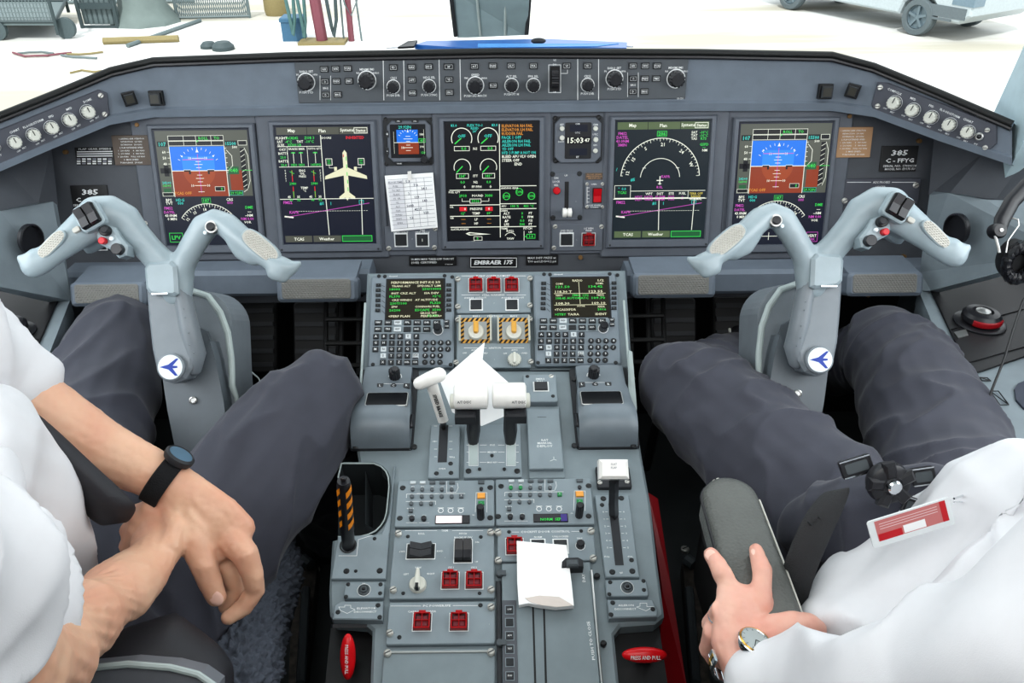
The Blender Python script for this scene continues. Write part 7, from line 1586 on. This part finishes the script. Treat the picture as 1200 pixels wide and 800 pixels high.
# trousers
def crease(b): pass
b = MB(); T_ = TROUS
wchain(b, [(-.52, .62, .62, .13), (-.68, .60, .62, .13)], n=16)
chain(b, [(150, 740, 1.10, .11, .10), (240, 640, 1.19, .105, .095), (310, 550, 1.27, .098, .092), (358, 482, 1.335, .083, .083), (374, 462, 1.36, .068, .075)], n=20)
chain(b, [(368, 470, 1.38, .07, .07), (385, 530, 1.55, .07, .075), (388, 580, 1.72, .065, .075), (386, 612, 1.86, .062, .075)], n=18)
chain(b, [(40, 700, 1.05, .11, .10), (80, 560, 1.22, .105, .10), (112, 470, 1.38, .098, .095), (135, 405, 1.52, .082, .085), (140, 390, 1.56, .072, .07)], n=20)
chain(b, [(135, 405, 1.56, .075, .075), (140, 430, 1.75, .07, .07), (150, 450, 1.93, .065, .065)], n=16)
def creased(base, lines):
    segs = [(D(*a), D(*c)) for L in lines for a, c in zip(L[:-1], L[1:])]
    def fn(p, n):
        o = base(p, n); best = 9
        for a, c in segs:
            ab = c - a; t = max(0, min(1, (p - a).dot(ab) / ab.dot(ab))); best = min(best, (p - (a + ab * t) - n * 0).length)
        if best < .03: o = o + n * (.0065 * math.exp(-(best / .011) ** 2))
        return o
    return fn
f1 = creased(folds(.009, 9, 2.0, (1.6, .7, 1), .25), [[(352, 428, 1.29), (300, 488, 1.23), (225, 570, 1.13)], [(142, 362, 1.49), (105, 425, 1.38), (66, 490, 1.27)]])
trA = organic('trousers', b, TROUS, A_, voxel=.005, smooth=5, fn=f1)
# shirt
b = MB()
wchain(b, [(-.60, .60, .68, .155, .13), (-.60, .50, .86, .165, .14), (-.60, .38, 1.05, .19, .12), (-.61, .34, 1.13, .10, .09)], n=20, up=(0, 1, .2))
chain(b, [(-90, 560, .80, .10), (-20, 600, .90, .09), (35, 640, .96, .065, .06), (60, 668, .99, .045, .05)], n=18)
chain(b, [(-190, 330, .70, .075), (-90, 390, .84, .066), (-18, 436, .925, .056, .054), (6, 452, .935, .050, .048)], n=18, ends=True)
chain(b, [(-190, 640, .50, .078), (-70, 700, .57, .070), (-48, 738, .64, .062), (-18, 744, .70, .060, .056)], n=18)
chain(b, [(-50, 600, .72, .05), (-20, 650, .70, .055), (-10, 700, .70, .06)], n=14)
shA = organic('shirt', b, SHIRT, A_, voxel=.006, smooth=5, fn=folds(.018, 8, 6.0, (1, 1, .6), .3))
# tie
b = MB(); L_ = [(-10, 450), (20, 463), (65, 499), (110, 543), (158, 586), (163, 598), (150, 614)]; R_2 = [(-10, 482), (2, 490), (17, 503), (52, 545), (88, 590), (100, 606), (118, 618)]
for i in range(len(L_)):
    pass
vs = []; fs = []; nn = 9
for i, (p, q) in enumerate(zip(L_, R_2)):
    dd = .885 + .012 * i
    for j in range(nn): s_ = j / (nn - 1); x = p[0] + (q[0] - p[0]) * s_; y = p[1] + (q[1] - p[1]) * s_; vs.append(D(x, y, dd - .02 * math.sin(PI * s_)))
for i in range(len(L_) - 1):
    for j in range(nn - 1): fs.append((i * nn + j, i * nn + j + 1, (i + 1) * nn + j + 1, (i + 1) * nn + j))
b.add(vs, fs, TIE, smooth=True); o_ = b.build('necktie', A_); sm_ = o_.modifiers.new('s', 'SOLIDIFY'); sm_.thickness = .004; sm_ = o_.modifiers.new('d', 'SUBSURF'); sm_.levels = 2; sm_.render_levels = 2
for nm, pts in (('near', [(386, 618, 1.86), (378, 640, 1.93), (352, 628, 2.02)]), ('far', [(150, 450, 1.95), (150, 452, 2.05), (152, 440, 2.15)])):
    b = MB(); chain(b, [(*pts[0], .05, .05), (*pts[1], .048, .045), (*pts[2], .04, .035)]); organic('shoe', b, BLACKS, A_, voxel=.008, smooth=3)
# watch on the crossing wrist
t = thing('wristwatch', 'black strapped sports watch on the wrist of the left pilot', 'watch', D(196, 563, .985)); c = D(192, 562, .9875); ax = (D(205, 571, .99) - D(178, 554, .986)).normalized(); u = CY - ax * CY.dot(ax); u.normalize(); F = Plane(c, UPV - ax * UPV.dot(ax), u)
F = Plane(c, ax.cross(UPV).normalized(), UPV); Mw = Matrix((F.u, (UPV - ax * UPV.dot(ax)).normalized(), ax)).transposed().to_4x4(); Mw.translation = c
b = MB(); n = 32; vs = []; fs = []
for z, e in ((-.0115, 0), (-.0105, .0022), (.0105, .0022), (.0115, 0)): vs += [((.0315 + e) * math.cos(2 * PI * i / n), (.0262 + e) * math.sin(2 * PI * i / n), z) for i in range(n)]
for j in range(3):
    for i in range(n): fs.append((j * n + i, j * n + (i + 1) % n, (j + 1) * n + (i + 1) % n, (j + 1) * n + i))
b.add(vs, fs, WBAND, Mw, True); b.build('strap', t)
sgn = 1 if (Mw.to_3x3() @ V((1, 0, 0))).dot(CX * .8 + CY) > 0 else -1
Mc = Mw @ Matrix.Rotation(sgn * 0 + (math.radians(8) if sgn > 0 else math.radians(172)), 4, 'Z') @ Matrix.Translation((.031, 0, 0)) @ Matrix.Rotation(PI / 2, 4, 'Y')
b = MB(); b.lathe([(.017, -.001), (.0185, .003), (.0185, .007), (.016, .0095), (.0155, .0085), (.0005, .0085)], DKG, Mc, n=24); b.build('case', t); b = MB(); b.lathe([(.0145, .0087), (.0005, .0088)], mat('watch_face_blue_grey', '5b7588', .2), Mc, n=24); b.build('dial', t)

# ---- right pilot ---------------------------------------------------
B_ = thing('person', 'right pilot in long-sleeved white shirt resting a hand on the leather armrest', 'person', (.62, .6, .5))
b = MB(); head = (.66, .30, 1.36)
head_and_torso(b, 1, (.62, .60, .68), (.64, .34, 1.02), (.65, .31, 1.2), head)
chain(b, [(1400, 640, .53, .045), (1290, 750, .575, .04), (1150, 840, .66, .034), (1030, 845, .75, .03), (945, 826, .825, .029, .026), (880, 795, .866, .031, .023), (868, 760, .885, .033, .021), (877, 728, .908, .042, .020), (880, 706, .922, .042, .018)], n=18)
chain(b, [(866, 712, .917, .017, .015), (858, 694, .923, .0122, .0115), (852, 682, .928, .0112, .0105), (846, 671, .932, .0118, .0112), (840, 660, .942, .0103, .0098), (833, 649, .956, .0088, .0085)], n=12)
chain(b, [(889, 710, .914, .017, .015), (892, 692, .920, .0124, .0115), (893, 679, .927, .0113, .0105), (893, 668, .933, .0119, .0113), (890, 657, .945, .0103, .0098), (886, 645, .960, .0088, .0085)], n=12)
chain(b, [(856, 726, .912, .018, .016), (843, 716, .905, .0135, .013), (834, 730, .93, .0125, .012), (842, 748, .945, .011, .011)], n=12)
chain(b, [(853, 745, .905, .018, .017), (836, 740, .912, .0135, .0135), (831, 760, .93, .012, .012), (840, 775, .94, .011, .011)], n=12)
chain(b, [(885, 752, .89, .022, .018), (908, 738, .885, .018, .016), (930, 732, .886, .0155, .0145), (948, 733, .892, .0140, .0125), (958, 737, .9, .011, .011)], n=12)
chain(b, [(1420, 600, .66, .035), (1420, 660, .77, .03), (1350, 720, .87, .03)], n=14)
bodyB = organic('body', b, SKIN2, B_, voxel=.0026, smooth=4, fn=skinfn)
nail(bodyB, D(833, 650.5, .9455), .0065, .0075, D(834, 651, .95) - D(846, 670, .935), UPV); nail(bodyB, D(886.5, 647.5, .9485), .0065, .0075, D(886, 648, .958) - D(892, 665, .937), UPV)
face_parts(B_, head)
b = MB()
wchain(b, [(.55, .62, .62, .13), (.70, .60, .62, .13)], n=16)
chain(b, [(1010, 640, 1.12, .11, .10), (940, 575, 1.21, .105, .10), (870, 508, 1.31, .097, .095), (815, 460, 1.39, .085, .085), (800, 450, 1.41, .072, .075)], n=20)
chain(b, [(803, 458, 1.45, .07, .07), (830, 440, 1.6, .065, .065), (858, 420, 1.76, .055, .055)], n=16)
chain(b, [(1150, 650, 1.06, .11, .10), (1110, 550, 1.22, .103, .10), (1075, 460, 1.38, .095, .093), (1045, 412, 1.50, .082, .082), (1038, 402, 1.53, .07, .072)], n=20)
chain(b, [(1040, 410, 1.55, .072, .072), (1010, 420, 1.75, .07, .07), (985, 430, 1.93, .065, .065)], n=16)
chain(b, [(960, 620, 1.08, .05), (1010, 610, 1.02, .06), (1080, 590, 1.0, .05)], n=14)
trB = organic('trousers', b, TROUS, B_, voxel=.005, smooth=5, fn=creased(folds(.009, 9, 14.0, (.8, 1.5, 1), .25), [[(775, 410, 1.36), (855, 475, 1.26), (935, 548, 1.14)], [(1052, 378, 1.44), (1072, 430, 1.35), (1092, 505, 1.21)]]))
b = MB()
wchain(b, [(.62, .62, .68, .15, .13), (.63, .50, .86, .165, .14), (.64, .36, 1.05, .19, .12), (.65, .32, 1.15, .10, .09)], n=20, up=(0, 1, .2))
chain(b, [(1160, 600, .98, .05), (1090, 625, .97, .055), (1030, 680, .97, .05), (990, 730, .95, .045)], n=16)
chain(b, [(1200, 640, .90, .12), (1110, 700, .92, .09), (1040, 740, .93, .07)], n=16)
chain(b, [(1400, 640, .51, .082), (1280, 740, .56, .078), (1150, 820, .64, .068), (1040, 830, .72, .058), (960, 818, .80, .050, .044), (915, 812, .838, .048, .040), (894, 812, .848, .048, .040)], n=20)
chain(b, [(1400, 560, .66, .07), (1310, 650, .80, .08), (1200, 740, .8, .09)], n=14)
shB = organic('shirt', b, SHIRT, B_, voxel=.006, smooth=5, fn=folds(.026, 6, 21.0, (1, 1.2, .7), .25))
b = MB(); chain(b, [(858, 425, 1.78, .048, .05), (866, 405, 1.84, .046, .05), (858, 380, 1.95, .042, .045)]); organic('shoe', b, BLACKS, B_, voxel=.008, smooth=3)
b = MB(); b.tube([D(855, 385, 1.78), D(856, 400, 1.76), D(852, 418, 1.75), D(856, 430, 1.75)], .003, KNOBW, n=6); b.build('shoe_welt', B_)
b = MB(); chain(b, [(985, 430, 1.95, .05), (975, 425, 2.08, .045)]); organic('shoe', b, BLACKS, B_, voxel=.008, smooth=3)
t = thing('wristwatch', 'steel and gold bracelet watch on the wrist of the right pilot', 'watch', D(870, 775, .87)); c = D(871, 776, .872); ax = (D(868, 760, .885) - D(878, 790, .855)).normalized(); nn_ = (UPV - ax * UPV.dot(ax)).normalized(); ss = nn_.cross(ax)
Mw = Matrix((ss, nn_, ax)).transposed().to_4x4(); Mw.translation = c; GOLD = mat('gold_plate', 'c9a25a', .25, metal=1)
for j in range(22):
    a = 2 * PI * j / 22; b = MB(); Ml = Mw @ Matrix.Translation((.0345 * math.cos(a), .0262 * math.sin(a), 0)) @ Matrix.Rotation(a, 4, 'Z'); b.box(-.0016, .0016, -.0042, .0042, -.008, .008, CHROME, Ml, bev=.0006); b.box(.0, .0022, -.0036, .0036, -.0022, .0022, GOLD, Ml); 
    if not (.15 * PI < a < .85 * PI): b.build('bracelet_link', t)
Mc = Mw @ Matrix.Rotation(.25, 4, 'Z') @ Matrix.Translation((0, .0275, 0)) @ Matrix.Rotation(-PI / 2, 4, 'X'); b = MB(); b.lathe([(.017, -.003), (.0185, .001), (.0185, .005), (.0165, .0075), (.0155, .0065), (.0005, .0065)], CHROME, Mc, n=28); b.lathe([(.0182, .0052), (.0166, .0078), (.016, .0074)], GOLD, Mc, n=28, cap=False); b.build('case', t)
b = MB(); b.lathe([(.0152, .0067), (.0005, .0068)], mat('watch_dial_silver', 'a9b0b0', .25), Mc, n=24); b.line(0, 0, .004, .009, .0009, .0071, BLACK, Mc); b.line(0, 0, -.007, .003, .0011, .0071, BLACK, Mc)
for j in range(12): a = PI * j / 6; b.line(.0125 * math.cos(a), .0125 * math.sin(a), .0145 * math.cos(a), .0145 * math.sin(a), .0006, .0071, BLACK, Mc)
b.build('dial', t)
t = thing('finger_ring', 'dark thin ring on a curled finger of the right pilot', 'ring', D(843, 716, .9)); c = D(844, 717, .906); ax = (D(834, 730, .93) - D(856, 726, .912)).normalized(); ax = (D(843, 716, .905) - D(856, 726, .912)).normalized(); q = ax.to_track_quat('Z', 'Y').to_matrix().to_4x4(); b = MB(); b.lathe([(.0138, -.002), (.0152, -.002), (.0152, .002), (.0138, .002), (.0138, -.002)], CHROME, Matrix.Translation(c) @ q, n=24, cap=False); b.build('band', t)
# seat belt of the right pilot
BELT = mat('belt_webbing', '38393b', .8, bump=.5, bscale=600)
t = thing('seat_belt', 'dark grey webbing lap strap crossing the right pilot\'s hip to the buckle', 'belt', D(950, 640, 1.02)); b = MB()
Lp = [(966, 577, 1.015), (943, 602, 1.01), (926, 640, 1.02), (906, 700, 1.05), (895, 760, 1.08)]; Rp = [(997, 568, 1.0), (990, 592, 1.0), (972, 628, 1.0), (947, 690, 1.02), (935, 760, 1.05)]; vs = []; fs = []
for p, q in zip(Lp, Rp):
    for j in range(6): s_ = j / 5; vs.append(D(p[0] + (q[0] - p[0]) * s_, p[1] + (q[1] - p[1]) * s_, p[2] + (q[2] - p[2]) * s_ - .006 * math.sin(PI * s_) - .062))
for i in range(len(Lp) - 1):
    for j in range(5): fs.append((i * 6 + j, i * 6 + j + 1, (i + 1) * 6 + j + 1, (i + 1) * 6 + j))
b.add(vs, fs, BELT, smooth=True); o_ = b.build('strap', t); m_ = o_.modifiers.new('s', 'SOLIDIFY'); m_.thickness = .004; m_ = o_.modifiers.new('d', 'SUBSURF'); m_.levels = 2; m_.render_levels = 2
b = MB()
for i in range(6): b.tube([D(946 + i * 6, 611 - i * 3 + (i % 2) * 5, .936), D(951 + i * 6, 611 - i * 3 + ((i + 1) % 2) * 5, .936)], .0007, BLACK, n=5)
b.build('stitching', t)
t = thing('belt_buckle', 'black and chrome rotary harness buckle on the right pilot\'s lap', 'buckle', D(1040, 565, .94)); F = Plane(D(1042, 566, .93), CX * .97 + CY * .12, CY * .8 + V((0, 0, .5)))
b = MB(); b.lathe([(.022, -.012), (.025, -.004), (.023, .004), (.017, .008), (.001, .008)], BLACKS, F.M, n=28); b.build('body', t)
b = MB()
for a in (20, 95, 170, 245, 310): c, s_ = math.cos(math.radians(a)), math.sin(math.radians(a)); b.box(.008, .027, -.007, .007, .001, .010, BLACKS, F.M @ Matrix.Rotation(math.radians(a), 4, 'Z'), bev=.003)
b.lathe([(.008, .006), (.008, .014), (.006, .016), (.001, .016)], CHROME, F.M, n=20); b.build('release_knob', t)
for x0, y0, x1, y1 in ((985, 552, 1022, 541), (1068, 560, 1096, 556), (1058, 590, 1082, 598)):
    b = MB(); p, q = D(x0, y0, .955), D(x1, y1, .95); ax = (q - p).normalized(); F2 = Plane((p + q) / 2, ax, CY); L = (q - p).length / 2; b.prism(rrect(-L, L, -.011, .011, .003), -.003, .003, BLACKS, F2.M, bev=.001); b.prism(rrect(-L * .7, L * .7, -.006, .006, .002), .003, .0036, SILVF, F2.M)
    for k in (-1, 1): b.line(-L * .9, k * .0095, L * .9, k * .0095, .0015, .0032, CHROME, F2.M)
    b.build('tongue', t)
# identity badge in a clear holder
t = thing('identity_badge', 'red and white identity badge in a clear plastic holder clipped to the right pilot\'s shirt', 'badge', D(1068, 610, .86)); c = D(1067, 611, .86)
F = Plane(D(1067, 611, .835), D(1118, 588, .862) - D(1024, 617, .868), CY + UPV * .2); k = .835 / FPX; b = MB(); b.prism(rrect(-49 * k, 49 * k, -19 * k, 16 * k, .003), -.001, .0008, mat('clear_holder', 'dfe3e4', .15), F.M); b.build('holder', t)
b = MB(); RC = mat('badge_red', 'b23a40', .4); RC2 = mat('badge_bright_red', 'c01824', .4); PK = mat('badge_pink', 'c77a78', .5); b.poly([(-41 * k, -12 * k), (41 * k, -12 * k), (41 * k, 14 * k), (-41 * k, 14 * k)], .001, PK, F.M); b.poly([(36 * k, -12 * k), (43 * k, -12 * k), (43 * k, 14 * k), (36 * k, 14 * k)], .0012, RC2, F.M)
b.poly([(-10 * k, -11 * k), (16 * k, -11 * k), (16 * k, -1 * k), (-10 * k, -1 * k)], .0012, PAPER, F.M); b.poly([(-40 * k, -12 * k), (-12 * k, -12 * k), (-12 * k, -3 * k), (-40 * k, -3 * k)], .0012, RC2, F.M)
for i in range(3): b.line(-36 * k, (3 + i * 3.2) * k, 32 * k, (3 + i * 3.2) * k, .8 * k, .0013, mat('badge_line_%d' % i, 'e8d0cf', .5), F.M)
b.build('card', t); b = MB(); b.tube([D(1118, 584, .83), D(1130, 580, .87), D(1145, 577, .885)], .0012, CHROME, n=6); b.tube([D(1118, 588, .83), D(1130, 588, .87), D(1145, 583, .885)], .0008, CHROME, n=6); b.build('clip', t)

# headset hanging by the right window
t = thing('headset', 'black headset with ribbed leather ear cushion hanging at the right edge', 'headset', D(1190, 290, 1.3)); HD = 1.32
b = MB(); b.tube([D(1235, 195, HD), D(1205, 216, HD), D(1186, 236, HD), D(1174, 258, HD - .01), D(1172, 270, HD - .01)], [(.013, .008)] * 4 + [(.010, .008)], BLACKS, n=12, up=UPV); b.build('headband', t)
b = MB(); F = Plane(D(1171, 270, HD - .02), CX, CY); b.lathe([(.012, -.014), (.0125, .0), (.010, .004), (.001, .005)], BLACKS, F.M, n=20); b.lathe([(.0035, .004), (.003, .0065), (.001, .007)], SILV, F.M, n=12); b.tube([D(1166, 276, HD - .02), D(1170, 290, HD - .02), D(1171, 296, HD - .02)], .0022, SILV, n=6); b.tube([D(1179, 254, HD), D(1193, 257, HD - .01), D(1194, 264, HD - .01), D(1181, 282, HD - .015), D(1179, 296, HD - .015)], .0013, SILV, n=6); b.build('yoke_hinge', t)
F = Plane(D(1194, 308, HD - .01), V((.62, -.2, 0)) + CX * .3, V((0, .2, 1))); F = F if F.n.dot(C0 - F.o) > 0 else Plane(F.o, -F.u, F.v); Me = F.M
b = MB(); Me = F.M @ Matrix.Diagonal((.82, 1.18, 1, 1)); b.lathe([(.020, -.040), (.027, -.036), (.029, -.012), (.027, -.008)], BLACK, Me, n=28); b.build('ear_cup', t)
b = MB(); n = 48; vs = []; fs = []; m__ = 10
for i in range(n):
    a = 2 * PI * i / n; rr = .0095 * (1 + .07 * math.sin(a * 17))
    for j in range(m__): q = 2 * PI * j / m__; r = .0215 + rr * math.cos(q); vs.append((r * math.cos(a), r * math.sin(a), rr * 1.2 * math.sin(q)))
for i in range(n):
    for j in range(m__): fs.append((i * m__ + j, ((i + 1) % n) * m__ + j, ((i + 1) % n) * m__ + (j + 1) % m__, i * m__ + (j + 1) % m__))
b.add(vs, fs, mat('ear_cushion_leather', '222226', .25, bump=.5, bscale=150), Me, True); b.build('ear_cushion', t)
t = thing('headset_cable', 'thin black cable running down over the right console from the headset', 'cable', D(1170, 430, 1.25)); b = MB(); b.tube([D(1215, 330, 1.3), D(1199, 352, 1.28), D(1190, 378, 1.26), D(1177, 420, 1.24), D(1163, 455, 1.23), D(1153, 485, 1.23), D(1149, 500, 1.25)], .0018, BLACK, n=8); b.build('cable', t)

# floor fittings beside the pedestal
for pts, lab in ((((345, 660), (372, 660), (357, 800), (338, 800)), 'left'), (((800, 655), (815, 655), (832, 800), (812, 800)), 'right')):
    t = thing('seat_rail', 'worn dark metal seat rail on the floor to the %s of the pedestal' % lab, 'rail', ground(*pts[0], .05)); b = MB(); b.slab([ground(x, y, .06) for x, y in pts], .05, mat('rail_metal_' + lab, '4a443e', .5, metal=.5, var=.5, scale=60)); b.build('rail', t)
    b = MB(); x = (pts[0][0] + pts[1][0]) / 2; b.tube([ground(x, 690, .08), ground(x - (6 if lab == 'left' else -8), 800, .08)], .010, SILVF, n=8); b.tube([ground(x - 3, 655, .07), ground(x + 6, 662, .07)], .014, SILVF, n=8); b.build('fitting', t)
    for px, py in ((x - 5, 645), (x + 12, 668), (x + 6, 700)): screw(Plane(ground(px, py, .03), V((1, 0, 0)), V((0, 1, 0))), px, py, 5, t, .0, SCRW, hh=.01)
# ================================================================== light
w = bpy.data.worlds.new('sky'); scene.world = w; w.use_nodes = True
bg = w.node_tree.nodes['Background']; bg.inputs['Color'].default_value = (.93, .97, 1, 1); bg.inputs['Strength'].default_value = 1.7
sl = bpy.data.lights.new('sun', 'SUN'); sl.energy = 2.6; sl.angle = .05; so = bpy.data.objects.new('sun', sl); COL.objects.link(so); so.rotation_euler = V((.25, .75, -1)).to_track_quat('-Z', 'Y').to_euler()
def area(name, loc, size, power, target, col=(1, 1, 1), sy=None):
    l = bpy.data.lights.new(name, 'AREA'); l.energy = power; l.size = size; l.color = col
    if sy: l.shape = 'RECTANGLE'; l.size_y = sy
    o = bpy.data.objects.new(name, l); COL.objects.link(o); o.location = loc; o.rotation_euler = (V(target) - V(loc)).to_track_quat('-Z', 'Y').to_euler(); return o
area('dome_light', (0, .3, 1.95), 1.6, 19, (0, .9, .6), (1, .99, .97), 1.4)  # unseen soft fill under the ceiling, added to brighten the cabin
area('window_daylight_left', (-1.05, .6, 1.35), 1.2, 7, (0, .9, .7), (.95, .98, 1), .6)
area('window_daylight_right', (1.05, .6, 1.35), 1.2, 7, (0, .9, .7), (.95, .98, 1), .6)
scene.view_settings.view_transform = 'Standard'; scene.view_settings.look = 'Medium High Contrast'
# ================================================================== groups of repeated things
GR = {'display_unit': 'flat displays along the instrument panel', 'footrest': 'textured footrest bars under the panel', 'warning_button': 'square black buttons on the glareshield', 'placard': 'placards on the instrument panel',
      'dimmer_panel': 'lighting dimmer panels on the glareshield wings', 'control_yoke': 'control yokes of the two pilots', 'control_column': 'control columns of the two pilots', 'control_display_unit': 'keyboard and screen units on the pedestal',
      'cursor_control': 'hand rest cursor controllers on the pedestal', 'audio_panel': 'audio control panels on the pedestal', 'rudder_pedal': 'rudder pedals in the foot wells', 'side_console': 'side consoles', 'tiller': 'steering tillers on the side consoles',
      'release_handle': 'red press and pull handles', 'disconnect_cover': 'disconnect covers at the pedestal edges', 'socket_plate': 'socket panels marked PA', 'crew_seat': 'crew seats', 'seat_rail': 'seat rails on the floor', 'wheel_chock': 'wheel chocks on the apron', 'person': 'the two pilots', 'panel_sill': 'sills under the instrument panel'}
for o in list(COL.objects):
    k = o.name.split('.')[0]
    if o.parent is None and k in GR and 'label' in o.keys() and 'group' not in o.keys(): o['group'] = GR[k]
